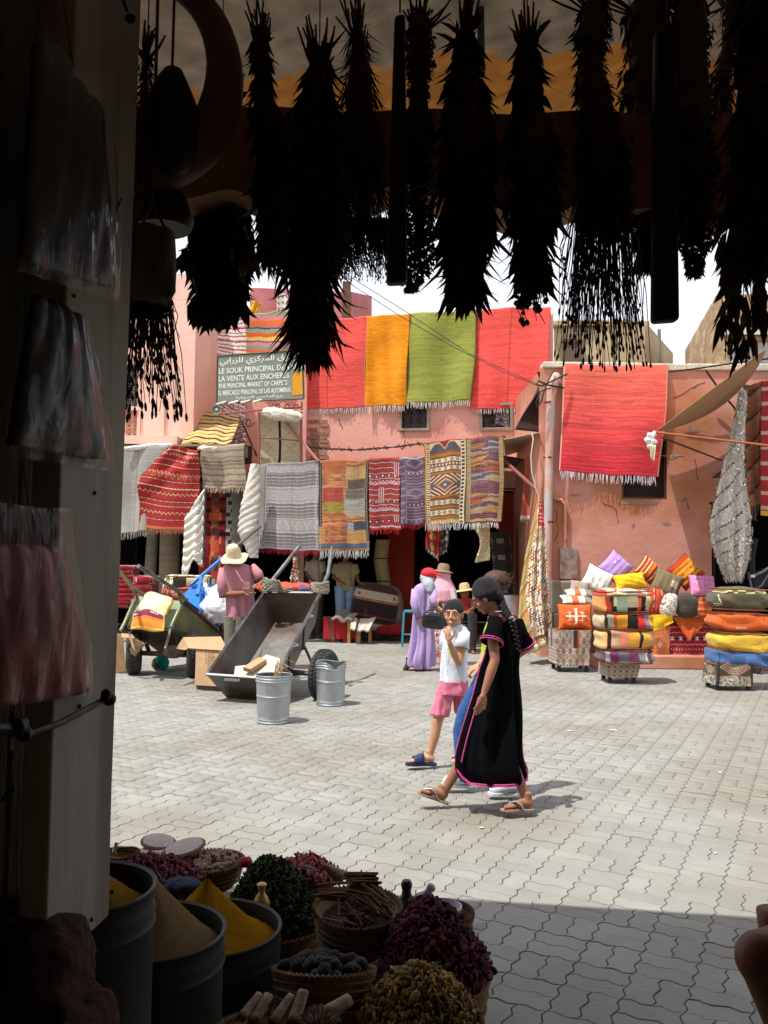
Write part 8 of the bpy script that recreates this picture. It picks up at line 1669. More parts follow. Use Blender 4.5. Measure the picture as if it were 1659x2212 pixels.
def loft(name, rings, m, parent, n=56, nf=7, seed=1, cols=None, thick=.006, sub=4, start=0, capn=False):
    """rings: (x, y, z, rx, ry, fold) ; smooth garment with vertical folds"""
    rs = np.random.RandomState(seed); ph = rs.uniform(0, 6, 5); a = np.array(rings, float); t = np.linspace(0, len(a)-1, (len(a)-1)*sub+1); I = np.stack([np.interp(t, np.arange(len(a)), a[:, k]) for k in range(6)], 1)
    ker = np.array([.25, .5, .25]); 
    for k in range(6):
        v = I[:, k].copy()
        for _ in range(3): v[1:-1] = np.convolve(v, ker, 'same')[1:-1]
        I[:, k] = v
    an = np.linspace(0, 2*np.pi, n, endpoint=False)[None]; z = np.arange(len(I))[:, None]/len(I)
    I[:, 3] -= I[:, 5]*1.2; I[:, 4] -= I[:, 5]*.8
    f = I[:, 5][:, None]*(np.sin(an*nf+ph[0]+z*2.2*np.sin(ph[1]))+.6*np.sin(an*(nf*2-1)+ph[2]-z*3)+.5*np.sin(an*3+ph[3]+z*9))
    X = I[:, 0][:, None]+np.cos(an)*(I[:, 3][:, None]+f); Y = I[:, 1][:, None]+np.sin(an)*(I[:, 4][:, None]+f); Z = I[:, 2][:, None]+0*an+I[:, 5][:, None]*.5*np.sin(an*2+z*14)
    V = np.stack([X, Y, Z], -1).reshape(-1, 3); q = np.arange(len(I)-1)[:, None]*n; Fs = np.stack([q+np.arange(n)[None], q+(np.arange(n)[None]+1) % n, q+n+(np.arange(n)[None]+1) % n, q+n+np.arange(n)[None]], -1).reshape(-1, 4)
    cc = None
    if cols is not None: fc = 0; tt = (Fs[:, 0]//n)/len(I); cc = lin(np.clip(cols((Fs[:, 0] % n)/n, tt), 0, 1))
    o = mesh_np(name, V, Fs, m, None, cc, True); s = o.modifiers.new('t', 'SOLIDIFY'); s.thickness = thick; place(o, parent); return o
def rp(Cf, Y, lst, ratio=.55):
    """ring list from crop-space silhouette rows (y, xl, xr, fold, [ratio], [dY])"""
    out = []
    for r in lst:
        y, xl, xr, fo = r[:4]; ra = r[4] if len(r) > 4 else ratio; Yc = Y+(r[5] if len(r) > 5 else 0); a, b_ = at(*Cf(xl, y), Yc), at(*Cf(xr, y), Yc); out.append(((a.x+b_.x)/2, Yc, (a.z+b_.z)/2, (b_.x-a.x)/2, (b_.x-a.x)/2*ra, fo))
    return out
def person(label, x, y, Y): return thing('person', label, 'person', (at(*x, Y).x if isinstance(x, tuple) else x, Y, 0))
def foot(mb, heel, toe, ankle, k=1., toes=True):
    h, t_, a = Vector(heel), Vector(toe), Vector(ankle); d = (t_-h); u = Vector((0, 0, 1)); s = d.cross(u).normalized(); L_ = d.length
    mb.tube([a+u*.05*k, a, h+d*.12+u*.028*k], [.033*k, .034*k, .030*k], 12); mb.tube([h+d*.05+u*.024*k, h+d*.2+u*.038*k, h+d*.45+u*.036*k, h+d*.68+u*.022*k, h+d*.82+u*.014*k], [.024*k, .032*k, .028*k, .024*k, .014*k], 12)
    mb.ell(h+d*.7+u*.018*k, (.040*k, .040*k, .015*k), 12, 8)
    if toes:
        for q, l, r in ((-.027, 1.0, .0115), (-.009, .98, .0085), (.006, .95, .008), (.019, .91, .0075), (.031, .86, .007)): mb.tube([h+d*.7+s*q*k+u*.016*k, h+d*l*.97+s*q*k+u*.011*k], [r*k*1.05, r*k], 7)
def sole(name, heel, toe, k, m, parent, th=.014, lift=0):
    h, t_ = Vector(heel), Vector(toe); d = t_-h; u = Vector((0, 0, 1)); s = d.cross(u).normalized(); out = []
    for f, w_ in ((-.06, .0), (-.03, .020), (.05, .030), (.25, .029), (.45, .028), (.7, .042), (.88, .040), (.99, .025), (1.05, 0)): out.append((f, w_*k))
    top = [h+d*f+s*w_ for f, w_ in out]+[h+d*f-s*w_ for f, w_ in out[-2:0:-1]]; n = len(top); mb = MB().add([p+u*(.003) for p in top]+[p-u*th for p in top], [tuple(range(n)), tuple(range(n, 2*n))[::-1]]+[(i, (i+1) % n, n+(i+1) % n, n+i) for i in range(n)])
    return mb.build(name, m, parent, bevel=.003)
K_ = lambda x, y, Y: at(*G(x, y), Y)
# ---- the girl in the black kaftan
pk = person('girl in a long black kaftan with pink trim and a black braid, walking left', G(850, 560), 0, 5.83)
mb = MB(); hc = K_(765, 452, 5.83); A, P = head(mb, hc, (-.80, .18, -.52), .93)
mb.tube([K_(800, 490, 5.83), K_(850, 560, 5.83), K_(890, 640, 5.83)], [.045, .045, .06], 14)
sh1, el1, wr1 = K_(812, 660, 5.74), K_(842, 925, 5.70), K_(757, 1180, 5.66)
mb.tube([sh1.lerp(el1, .3), sh1.lerp(el1, .55), el1, el1.lerp(wr1, .35), wr1], [.034, .036, .031, .032, .020], 12); hand(mb, wr1, K_(716, 1330, 5.64)-wr1, (-.55, .7, .0), .93, (.25, .3, .3), 1)
sh2, el2 = K_(1030, 690, 5.95), K_(1108, 826, 5.98); wr2 = K_(1000, 905, 5.9); mb.tube([sh2.lerp(el2, .4), el2, wr2], [.034, .032, .022], 12); hand(mb, wr2, (-1, -.1, -.2), (0, .5, -1), .9, (.3, .4, .3), 1)
hp1, hp2 = K_(830, 1050, 5.80), K_(860, 1050, 5.92)
an1, he1, to1 = K_(455, 1925, 5.92), K_(478, 2003, 5.92), K_(262, 1922, 5.88); an2, he2, to2 = K_(1085, 1985, 5.76), K_(1128, 2050, 5.76), K_(893, 2052, 5.72)
mb.tube([hp1, K_(730, 1350, 5.85), K_(590, 1700, 5.9), an1], [.04, .042, .043, .029], 12); mb.tube([hp2, K_(900, 1450, 5.85), K_(985, 1750, 5.79), an2], [.04, .04, .040, .028], 12)
mb.tube([hp1+Vector((0, 0, .02)), K_(905, 760, 5.84), K_(895, 640, 5.83)], [.035, .035, .04], 10)
foot(mb, he1, to1, an1, .95); foot(mb, he2, to2, an2, .95); flesh(mb, SK1, pk, .0048); face(P, A, .93, pk)
M_BLKD = mat('black_crepe', L('100f14', .8), .95, var=.3, scale=10, bump=.25, bscale=50, spec=.05)
M_PINKT = mat('pink_braid_trim', L('e0509a', .9), .7, var=.15, scale=60, bump=.4, bscale=120)
rows = [(575, 835, 935, 0), (590, 800, 985, 0), (625, 790, 1020, .002), (690, 788, 1048, .004), (790, 790, 1046, .006), (880, 760, 1030, .008), (1000, 715, 1020, .010, .5), (1100, 692, 1026, .011, .5), (1200, 665, 1034, .012, .52), (1300, 635, 1041, .013, .55), (1400, 603, 1046, .014, .6), (1500, 573, 1050, .015, .62), (1600, 548, 1053, .016, .62), (1690, 528, 1066, .016, .62), (1760, 530, 1092, .015, .6), (1810, 550, 1096, .014, .58), (1850, 585, 1085, .012, .55)]
loft('kaftan', rp(G, 5.83, rows, .46), M_BLKD, pk, 80, 7, 3, thick=.006)
for nm, a_, b_, r0, r1 in (('sleeve', K_(850, 640, 5.78), K_(815, 795, 5.72), .055, .072), ('sleeve', K_(1010, 670, 5.88), K_(1062, 812, 5.95), .052, .068)):
    o = MB().tube([a_+Vector((0, 0, .03)), a_.lerp(b_, .4), a_.lerp(b_, .75), b_], [r0*.8, r0, (r0+r1)/2, r1], 28, cap=False, flat=1.0).build(nm, M_BLKD, pk, smooth=True); o.modifiers.new('t', 'SOLIDIFY').thickness = .005
    d = (b_-a_).normalized(); u = d.orthogonal().normalized(); v = d.cross(u)
    for e in (0, .014): MB().tube([b_-d*e+(u*math.cos(q)+v*math.sin(q))*(r1+.003) for q in np.linspace(0, 6.2832, 30)], .0034, 6, cap=False).build('trim', M_PINKT, pk, smooth=True)
def onrow(y, s):                       # point on the kaftan surface; s in degrees round the ring
    R_ = rp(G, 5.83, rows, .46); ys = [r[0] for r in rows]; v = [np.interp(y, ys, [r[k] for r in R_]) for k in range(6)]; a = rad(s); return Vector((v[0]+math.cos(a)*(v[3]-v[5]*(.5 if s > 300 else -.2)+.004), v[1]+math.sin(a)*(v[4]+v[5]*.5+.004), v[2]))
MB().tube([onrow(y, 190+(1850-y)*.012) for y in range(870, 1700, 40)], .0042, 6).build('side_trim', M_PINKT, pk, smooth=True); MB().tube([onrow(y, 215+(1850-y)*.012) for y in range(1200, 1720, 60)], .004, 6).build('side_trim', M_PINKT, pk, smooth=True)
hm = [onrow(1690, 200), onrow(1750, 205), onrow(1800, 212)]+[onrow(1848, s) for s in range(222, 330, 9)]+[onrow(1820, 345), onrow(1760, 352), onrow(1700, 350)]
for e in (0, .010): MB().tube([p+Vector((0, -.006, e)) for p in hm], .0042, 6).build('hem_trim', M_PINKT, pk, smooth=True)
MB().tube([onrow(y, 350) for y in range(1500, 1710, 40)], .0035, 6).build('side_trim', M_PINKT, pk, smooth=True)
MB().tube([onrow(588, s)+Vector((0, 0, .004)) for s in range(150, 400, 14)], .008, 6).build('neck_trim', M_PINKT, pk, smooth=True)
MB().tube([K_(845, 562, 5.75), K_(895, 560, 5.76), K_(925, 585, 5.80)], .003, 6).build('undershirt', mat('white_cotton', L('e4e6ee', .85), .9, var=.06), pk, smooth=True)
hb = MB(); hb.ell(hc+A @ Vector((0, -.03, .036)), (.090, .094, .090), 22, 14, A); hb.ell(hc+A @ Vector((0, -.07, -.01)), (.055, .05, .06), 16, 10, A)
o = flesh(hb, M_HAIR, pk, .006, 'hair')
brd = [K_(868, 440, 5.85), K_(892, 505, 5.80), K_(925, 565, 5.76), K_(962, 620, 5.73), K_(985, 690, 5.72), K_(1005, 770, 5.72), K_(1020, 860, 5.72)]; mb = MB()
for k in range(30):
    s = k/29*(len(brd)-1); i_ = min(int(s), len(brd)-2); p = brd[i_].lerp(brd[i_+1], s-i_); d = (brd[i_+1]-brd[i_]).normalized(); r = .031*(1-.62*k/29); sd = d.cross(Vector((0, 1, 0))).normalized(); mb.ell(p+sd*(.011 if k % 2 else -.011)*(1-.4*k/29), (r*.8, r*.75, r), 10, 7, orient(sd*(1 if k % 2 else -1)+d*.9, (0, 1, 0.01)))
mb.build('braid', M_HAIR, pk, smooth=True)
MB().tube([K_(955, 612, 5.70), K_(975, 600, 5.69), K_(995, 618, 5.70), K_(978, 632, 5.69)], .007, 6).build('hair_tie', mat('silver_thread', L('c8c4cc', .8), .3, metal=.6), pk)
M_SOLE = mat('sandal_sole', L('b89880', .8), .8, var=.1); M_SILV = mat('silver_strap', L('c4c8d0', .85), .3, metal=.6, bump=.3)
for h_, t_ in ((he1, to1), (he2, to2)):
    sole('sandal', h_-Vector((0, 0, .004)), t_-Vector((0, 0, .004)), .95, M_SOLE, pk); d = t_-h_; s = d.cross(Vector((0, 0, 1))).normalized(); u = Vector((0, 0, 1))
    for q in (-1, 1): MB().tube([h_+d*.80+u*.03, h_+d*.6+s*q*.022+u*.05, h_+d*.42+s*q*.034+u*.028, h_+d*.36+s*q*.036+u*.0], [.006, .011, .009, .006], 8, flat=.6).build('sandal_strap', M_SILV, pk, smooth=True)
# ---- the girl in white and pink
pw = person('smiling girl in a white printed T-shirt and pink shorts, one hand raised', G(540, 700), 0, 7.02); mb = MB(); Y2 = 7.02
hc = K_(527, 578, Y2); A, P = head(mb, hc, (-.32, -1, -.05), .95); mb.tube([K_(540, 610, Y2), K_(545, 690, Y2+.02)], [.042, .045], 14); mb.tube([K_(548, 680, Y2+.01), K_(540, 850, Y2+.01), K_(535, 1120, Y2+.01)], [.04, .035, .04], 12)
s_, e_, w_ = K_(612, 745, Y2-.02), K_(562, 952, Y2-.08), K_(494, 790, Y2-.20); mb.tube([s_, s_.lerp(e_, .5), e_, e_.lerp(w_, .4), w_], [.040, .034, .030, .030, .019], 12); hand(mb, w_, K_(475, 700, Y2-.2)-w_, (.4, .5, .2), .88, (.35, .9, .7), -1)
s_, e_ = K_(475, 750, Y2+.06), K_(470, 950, Y2+.10); w_ = K_(520, 1080, Y2+.12); mb.tube([s_, e_, w_], [.038, .030, .02], 12); hand(mb, w_, (0.1, .1, -1), (0, 1, 0), .85)
hd, td, ad = K_(388, 1706, Y2), K_(172, 1704, Y2-.06), K_(345, 1655, Y2); mb.tube([K_(475, 1120, Y2), K_(425, 1340, Y2), K_(405, 1390, Y2), K_(385, 1500, Y2), ad], [.045, .045, .043, .040, .027], 14); foot(mb, hd, td, ad, .9)
hf, tf, af = K_(620, 1700, Y2+.25), K_(500, 1712, Y2+.2), K_(610, 1650, Y2+.25); mb.tube([K_(590, 1120, Y2+.05), K_(600, 1340, Y2+.1), K_(605, 1500, Y2+.2), af], [.045, .045, .040, .027], 14); foot(mb, hf, tf, af, .9)
flesh(mb, SK2, pw, .0048); face(P, A, .95, pw, 1)
def tee(U, V):
    C = full(U, 'dfe6f4'); r = np.sin(U*90+6*np.sin(V*20))*np.sin(V*70+5*np.sin(U*30)); m = (U > .55) & (U < .80) & (V > .32) & (V < .85); put(C, m & (r > .55), 'b4bccc'); put(C, m & (np.abs(V-.5-.1*np.sin(U*50)) < .03) & (U < .68), 'd8d4a0'); return C
rows2 = [(662, 500, 590, 0), (680, 484, 622, 0), (715, 472, 640, .001), (770, 458, 640, .003), (850, 444, 638, .004), (950, 434, 638, .005), (1040, 428, 637, .006), (1096, 424, 640, .007)]
M_TEE = mat('white_tshirt', 'Col', .9, var=.05, scale=10, bump=.2, bscale=20, sheen=.1); loft('t_shirt', rp(G, Y2, rows2, .58), M_TEE, pw, 90, 5, 4, cols=tee, thick=.005, sub=10)
M_TEP = mat('white_sleeve_cotton', L('dfe6f4', .98), .9, var=.05)
for a_, b_ in ((K_(600, 715, Y2), K_(585, 842, Y2-.05)), (K_(490, 715, Y2+.03), K_(468, 840, Y2+.08))): o = MB().tube([a_, a_.lerp(b_, .5), b_], [.055, .058, .06], 24, cap=False).build('sleeve', M_TEP, pw, smooth=True); o.modifiers.new('t', 'SOLIDIFY').thickness = .004
M_PSH = mat('pink_jersey', L('e07c98', .9), .9, var=.08, scale=12, bump=.25, bscale=25, sheen=.1)
loft('shorts', rp(G, Y2, [(1085, 428, 638, .002), (1120, 422, 640, .004), (1165, 412, 642, .006), (1190, 405, 640, .006)], .6), M_PSH, pw, 60, 5, 6)
loft('shorts_leg', rp(G, Y2, [(1150, 404, 530, .002, .9), (1200, 394, 525, .004, .9), (1280, 372, 512, .006, .9), (1350, 353, 498, .007, .9)], .9), M_PSH, pw, 48, 5, 7); loft('shorts_leg', rp(G, Y2+.06, [(1150, 520, 642, .002, .9), (1200, 522, 640, .004, .9), (1280, 532, 650, .006, .9), (1335, 545, 660, .007, .9)], .9), M_PSH, pw, 48, 5, 8)
hb = MB(); hb.ell(hc+A @ Vector((0, -.020, .036)), (.080, .093, .078), 20, 12, A); hb.ell(hc+A @ Vector((0, -.115, .0)), (.025, .035, .03), 10, 8, A); flesh(hb, M_HAIR, pw, .006, 'hair'); MB().tube([hc+A @ Vector(v) for v in ((.0, -.12, .0), (.03, -.13, -.05), (.04, -.12, -.10))], [.022, .02, .006], 10).build('ponytail', M_HAIR, pw, smooth=True)
M_NAVY = mat('navy_rubber', L('2c3860', .8), .6, var=.1)
for h_, t_ in ((hd, td), (hf, tf)):
    d = t_-h_; s = d.cross(Vector((0, 0, 1))).normalized(); u = Vector((0, 0, 1)); sole('slipper', h_-u*.004, t_-u*.004, .95, M_NAVY, pw, .02)
    mb = MB(); pts = []
    for f in (.42, .55, .68, .78): pts.append([h_+d*f+s*math.cos(q)*.042+u*(math.sin(q)*(.075-.045*(f-.4)*1.6)) for q in np.linspace(0, math.pi, 11)])
    mb.add([p for r in pts for p in r], [(i_*11+j, i_*11+j+1, (i_+1)*11+j+1, (i_+1)*11+j) for i_ in range(3) for j in range(10)]); o = mb.build('slipper_strap', M_NAVY, pw, smooth=True); o.modifiers.new('t', 'SOLIDIFY').thickness = .006
# ---- third walker hidden behind the kaftan
p3 = person('person with brown curly bun, blue jeans and white trainers, hidden behind the black kaftan', G(850, 700), 0, 6.25); Y3 = 6.25; mb = MB(); hc = K_(830, 375, Y3); A, P = head(mb, hc, (-1, .1, -.1), .95)
mb.tube([K_(850, 430, Y3), K_(870, 540, Y3)], [.045, .05], 12); mb.tube([K_(870, 560, Y3), K_(870, 1050, Y3)], [.05, .05], 12); s_, e_, w_ = K_(830, 600, Y3), K_(800, 850, Y3), K_(725, 960, Y3-.05); mb.tube([s_, e_, w_], [.04, .033, .021], 12); hand(mb, w_, K_(670, 995, Y3-.05)-w_, (.2, .3, -1), .9, (.5, .9, .6), 1); flesh(mb, SK2, p3, .006)
hb = MB().ell(hc+Vector((.02, 0, .035)), (.10, .085, .085), 18, 12); flesh(hb, M_HAIRB, p3, .007, 'hair'); rs = np.random.RandomState(4); mb = MB()
for k in range(46): c = K_(905, 335, Y3-.02)+Vector(rs.normal(0, .026, 3)); mb.tube([c+Vector((.018*math.cos(q+k), .01*math.sin(q*2), .018*math.sin(q+k))) for q in np.linspace(0, 5, 8)], .0035, 4)
o = mb.build('curly_bun', M_HAIRB, p3, smooth=True); o['kind'] = 'stuff'
M_LIME = mat('lime_shirt', L('c0cc50', .85), .9); loft('shirt', rp(G, Y3, [(540, 820, 920, 0), (600, 805, 980, .003), (700, 760, 985, .004), (880, 742, 980, .006), (1040, 700, 985, .01)], .6), M_LIME, p3, 48, 5, 9)
M_JEAN = mat('blue_jeans', L('3a66a8', .8), .9, var=.2, scale=20, bump=.3, bscale=80); M_SHOE = mat('white_canvas', L('dcdfe8', .85), .8, var=.08)
for pts in (((790, 1060), (630, 1330), (590, 1470), (600, 1700), (610, 1840)), ((860, 1060), (900, 1400), (950, 1700), (1000, 1880))): MB().tube([K_(x, y, Y3+(.06 if x < 700 else -.06)) for x, y in pts], [.085, .072, .064, .055, .05][:len(pts)], 18).build('jeans_leg', M_JEAN, p3, smooth=True)
for (hx_, hy, tx_, ty, Y_) in ((650, 1890, 440, 1875, 6.32), (1020, 1945, 795, 1945, 6.16)):
    h_, t_ = K_(hx_, hy, Y_), K_(tx_, ty, Y_); mb = MB(); d = t_-h_; u = Vector((0, 0, 1)); mb.tube([h_+u*.05, h_+d*.25+u*.055, h_+d*.5+u*.045, h_+d*.8+u*.028, h_+d*.97+u*.02], [.036, .042, .042, .040, .022], 14); o = flesh(mb, M_SHOE, p3, .006, 'trainer')
    sole('trainer_sole', h_+u*.012, t_+u*.012, 1.05, M_SHOE, p3, .02); MB().tube([h_+d*.55+u*.088+Vector((0, -.03, -.02)), h_+d*.6+u*.085, h_+d*.62+u*.07+Vector((0, -.035, -.02))], .004, 5).build('lace', mat('orange_lace', L('b0583c', .8), .8) if 'orange_lace' not in bpy.data.materials else bpy.data.materials['orange_lace'], p3)
# ---- lilac woman and the woman in pink
M_LIL = mat('lilac_cotton', L('b49ccc', .9), .9, var=.08, scale=9, bump=.3, bscale=18, sheen=.1); pl_ = person('woman in a lilac djellaba, red cap and grey headscarf carrying a black handbag', G(300, 700), 0, 13.0); Yl = 13.0; mb = MB()
hc = K_(343, 300, Yl); A, P = head(mb, hc, (.85, -.25, -.15), .95); mb.tube([K_(335, 330, Yl), K_(320, 400, Yl)], [.045, .06], 12); w1_ = K_(275, 605, Yl-.1); mb.tube([K_(240, 420, Yl), K_(225, 540, Yl-.05), w1_], [.04, .034, .022], 10); hand(mb, w1_, K_(290, 670, Yl-.1)-w1_, (.5, 1, 0), .95, (.2, .3, .3), -1)
w2_ = K_(385, 530, Yl-.15); mb.tube([K_(370, 420, Yl), K_(365, 520, Yl-.1), w2_], [.04, .034, .022], 10); hand(mb, w2_, (1, -.2, -.1), (0, 0, -1), .95, (.5, .6, .6), 1); mb.tube([K_(300, 430, Yl), K_(300, 900, Yl)], [.06, .05], 10); mb.tube([K_(300, 900, Yl), K_(320, 1010, Yl)], [.06, .04], 8); flesh(mb, SK2, pl_, .008)
loft('djellaba', rp(G, Yl, [(345, 290, 365, 0), (362, 250, 385, .002), (390, 222, 390, .006), (450, 222, 384, .010), (530, 226, 376, .014), (620, 214, 376, .018), (720, 208, 384, .022), (820, 190, 390, .028), (900, 162, 388, .034), (950, 150, 384, .036), (985, 168, 380, .034)], .62), M_LIL, pl_, 90, 6, 5)
for a_, b_, c_ in ((K_(240, 395, Yl), K_(228, 500, Yl-.05), K_(264, 605, Yl-.1)), (K_(370, 400, Yl-.05), K_(372, 480, Yl-.14), K_(388, 525, Yl-.16))): o = MB().tube([a_, b_, c_], [.062, .056, .052], 20, cap=False).build('sleeve', M_LIL, pl_, smooth=True); o.modifiers.new('t', 'SOLIDIFY').thickness = .006
MB().tube([K_(335, 425, Yl-.19), K_(337, 520, Yl-.2)], .006, 5).build('button_placket', M_EYE, pl_)
M_SCF = mat('grey_scarf', L('b4bcc8', .85), .85, var=.25, scale=16, bump=.5, bscale=30); hb = MB(); hb.ell(hc+Vector((-.03, .02, -.01)), (.105, .11, .115), 18, 12); hb.tube([K_(330, 320, Yl), K_(340, 370, Yl-.08), K_(348, 415, Yl-.14)], [.10, .085, .03], 14); flesh(hb, M_SCF, pl_, .012, 'headscarf')
M_REDC = mat('red_cap_cloth', L('e0303c', .85), .8); hb = MB(); hb.ell(hc+Vector((-.01, 0, .055)), (.115, .108, .085), 20, 12); hb.ell(hc+Vector((.14, -.04, .035)), (.085, .07, .014), 16, 8, Matrix.Rotation(.3, 3, 'Y')); flesh(hb, M_REDC, pl_, .009, 'cap')
hg = thing('handbag', 'shiny black leather handbag carried by the woman in lilac', 'handbag', tuple(K_(390, 680, Yl-.25))); M_PAT = mat('black_patent', L('24252c', .7), .25, var=.2, scale=10, spec=.6)
superel('bag', K_(375, 632, Yl-.28), (.33, .14, .23), .45, .6, Matrix.Rotation(.12, 3, 'Y'), lambda X, Y, Z: full(X, '202020'), hg, 32, 20, M_PAT); MB().tube([K_(x, y, Yl-.32) for x, y in ((310, 580), (340, 550), (380, 545), (420, 560), (440, 590))], .011, 6).build('handle', M_PAT, hg, smooth=True); MB().tube([K_(325+50*math.cos(q)*.6+30, 600+26*math.sin(q), Yl-.36) for q in np.linspace(0, 3.1, 10)], .008, 6).build('strap', M_PAT, hg)
for x0, y0, x1, y1 in ((188, 968, 152, 1008), (300, 1018, 392, 1030)):
    mb = MB().tube([K_(x0, y0-60, Yl), K_(x0, y0-10, Yl), K_((x0+x1)/2, (y0+y1)/2, Yl), K_(x1, y1, Yl)], [.04, .045, .04, .03], 10); mb.build('shoe', mat('dark_print_shoe', L('4a4038', .7), .6) if 'dark_print_shoe' not in bpy.data.materials else bpy.data.materials['dark_print_shoe'], pl_, smooth=True)
pq = person('woman in a pink headscarf, brown sun hat and pink flowered dress behind the lilac one', G(440, 700), 0, 13.7); Yq = 13.7; mb = MB(); hc = K_(450, 290, Yq); A, P = head(mb, hc, (.9, -.2, -.1), .95); mb.tube([K_(445, 320, Yq), K_(445, 800, Yq)], [.06, .06], 10); mb.tube([K_(430, 800, Yq), K_(420, 985, Yq)], [.07, .05], 8); w_ = K_(405, 535, Yq-.4); mb.tube([K_(420, 420, Yq), K_(400, 500, Yq-.2), w_], [.04, .034, .022], 8); hand(mb, w_, (.5, -.3, -.3), (0, 0, -1), 1, (.5, .5, .5)); flesh(mb, SK2, pq, .008)
M_PSC = mat('pink_scarf', L('e0a4b4', .9), .85, var=.15, scale=12, bump=.5, bscale=20); hb = MB(); hb.ell(hc+Vector((0, 0, -.01)), (.115, .12, .13), 16, 10); hb.tube([K_(450, 320, Yq), K_(450, 400, Yq), K_(455, 480, Yq)], [.12, .20, .21], 16); flesh(hb, M_PSC, pq, .014, 'headscarf')
def flow(U, V): C = full(U, 'e8b8bc'); r = np.sin(U*50+5*np.sin(V*30))*np.sin(V*55+4*np.sin(U*20)); put(C, r > .35, 'f4e8e0'); put(C, r < -.45, 'c03a58'); return C
loft('dress', rp(G, Yq, [(395, 385, 505, .004), (450, 375, 512, .008), (600, 372, 515, .014), (750, 375, 515, .02), (880, 375, 515, .024), (968, 382, 512, .024)], .7), M_WOV, pq, 70, 6, 8, cols=flow, sub=12)
strawhat('brown_hat', '', K_(450, 250, Yq), .155, .11, '9a8068', parent=pq, crown=.62, tilt=Matrix.Rotation(.12, 3, 'Y'))
h2 = thing('handbag', 'black shoulder bag of the woman in pink, above the smiling girl', 'handbag', tuple(K_(440, 660, Yq-.5))); MB().ell(K_(440, 630, Yq-.55), (.13, .06, .09), 16, 10).build('bag', M_PAT, h2, smooth=True); MB().tube([K_(x, y, Yq-.55) for x, y in ((370, 560), (385, 500), (420, 500), (450, 560), (470, 600))], .02, 8).build('strap', M_PAT, h2, smooth=True)
tag(MB().quadslab([K_(500, 395, Yq-.3), K_(525, 385, Yq-.3), K_(548, 455, Yq-.3), K_(510, 470, Yq-.3)], .01).build('paper', M_EYE), 'white folded paper held beside the woman in pink', 'paper')
# ---- man with the straw hat
C2 = lambda x, y, Y: at(*c2(x, y), Y); Ym = 11.9; pm_ = person('bearded man in a wide straw hat and faded pink shirt working at the cart rim', c2(400, 500), 0, Ym); mb = MB(); hc = C2(395, 255, Ym-.05); A, P = head(mb, hc, (.25, -.7, -.75), .98)
mb.tube([C2(390, 270, Ym), C2(385, 340, Ym+.03)], [.05, .06], 12); s_, e_, w_ = C2(250, 340, Ym), C2(262, 612, Ym-.05), C2(480, 598, Ym-.22); mb.tube([s_, e_, e_.lerp(w_, .4), w_], [.05, .042, .04, .026], 12); hand(mb, w_, C2(580, 580, Ym-.25)-w_, (0, .3, -1), 1.02, (.5, .8, .5), -1)
s_, e_, w_ = C2(570, 330, Ym), C2(690, 470, Ym-.05), C2(650, 500, Ym-.2); mb.tube([s_, e_, w_], [.05, .042, .027], 12); hand(mb, w_, C2(585, 515, Ym-.28)-w_, (.2, .2, -1), 1.02, (.5, .7, .5), 1); mb.tube([C2(390, 360, Ym+.03), C2(420, 860, Ym+.03)], [.06, .06], 12)
for x in (345, 430): mb.tube([C2(x, 860, Ym), C2(x-5, 1100, Ym), Vector((C2(x, 1100, Ym).x, Ym+.05, .06))], [.06, .06, .045], 10); q = Vector((C2(x, 1100, Ym).x, Ym+.05, .0)); foot(mb, q+Vector((0, .05, 0)), q+Vector((0, -.2, 0)), q+Vector((0, .03, .08)), 1, False)
flesh(mb, SK3, pm_, .007); M_BRD = mat('grey_beard', L('7a7068', .8), .95, var=.4, scale=50, bump=.8); flesh(MB().ell(P(0, .045, -.085), (.06, .045, .055), 14, 9, A), M_BRD, pm_, .009, 'beard')
M_SHP = mat('faded_pink_shirt', L('c0848e', .9), .9, var=.1, scale=8, bump=.35, bscale=16); loft('shirt', rp(c2, Ym, [(285, 320, 470, 0), (300, 270, 530, .003), (340, 232, 575, .006), (420, 250, 590, .010), (550, 280, 585, .012), (700, 288, 590, .014), (820, 285, 580, .016), (892, 282, 570, .018)], .58), M_SHP, pm_, 80, 5, 5)
for a_, b_, c_, r in ((C2(260, 330, Ym), C2(245, 480, Ym-.02), C2(268, 640, Ym-.06), .078), (C2(560, 310, Ym), C2(630, 390, Ym-.03), C2(655, 455, Ym-.06), .066)): o = MB().tube([a_, b_, c_], [r*.8, r, r*.95], 22, cap=False).build('sleeve', M_SHP, pm_, smooth=True); o.modifiers.new('t', 'SOLIDIFY').thickness = .006
MB().quadslab([C2(462, 470, Ym-.285), C2(540, 475, Ym-.27), C2(545, 560, Ym-.27), C2(468, 560, Ym-.285)], .008).build('chest_pocket', M_SHP, pm_); MB().tube([C2(372, 330, Ym-.2), C2(420, 400, Ym-.28), C2(455, 470, Ym-.29)], .008, 5).build('collar', M_SHP, pm_, smooth=True); MB().ell(C2(462, 465, Ym-.30), .008, 8, 6).build('button', M_EYE, pm_)
M_TRS = mat('grey_green_trousers', L('8a8a78', .8), .9, var=.1, bump=.3)
for x in (345, 440): o = MB().tube([C2(x, 850, Ym), C2(x, 1000, Ym), Vector((C2(x, 1000, Ym).x, Ym+.03, .06))], [.115, .10, .085], 20).build('trouser_leg', M_TRS, pm_, smooth=True)
hm_ = C2(372, 205, Ym-.1); tl_ = Matrix.Rotation(-.12, 3, 'Y') @ Matrix.Rotation(.42, 3, 'X'); m_ = mat('golden_straw', L('e6d6ae', .9), .85, var=.15, scale=25, bump=.8, bscale=50)
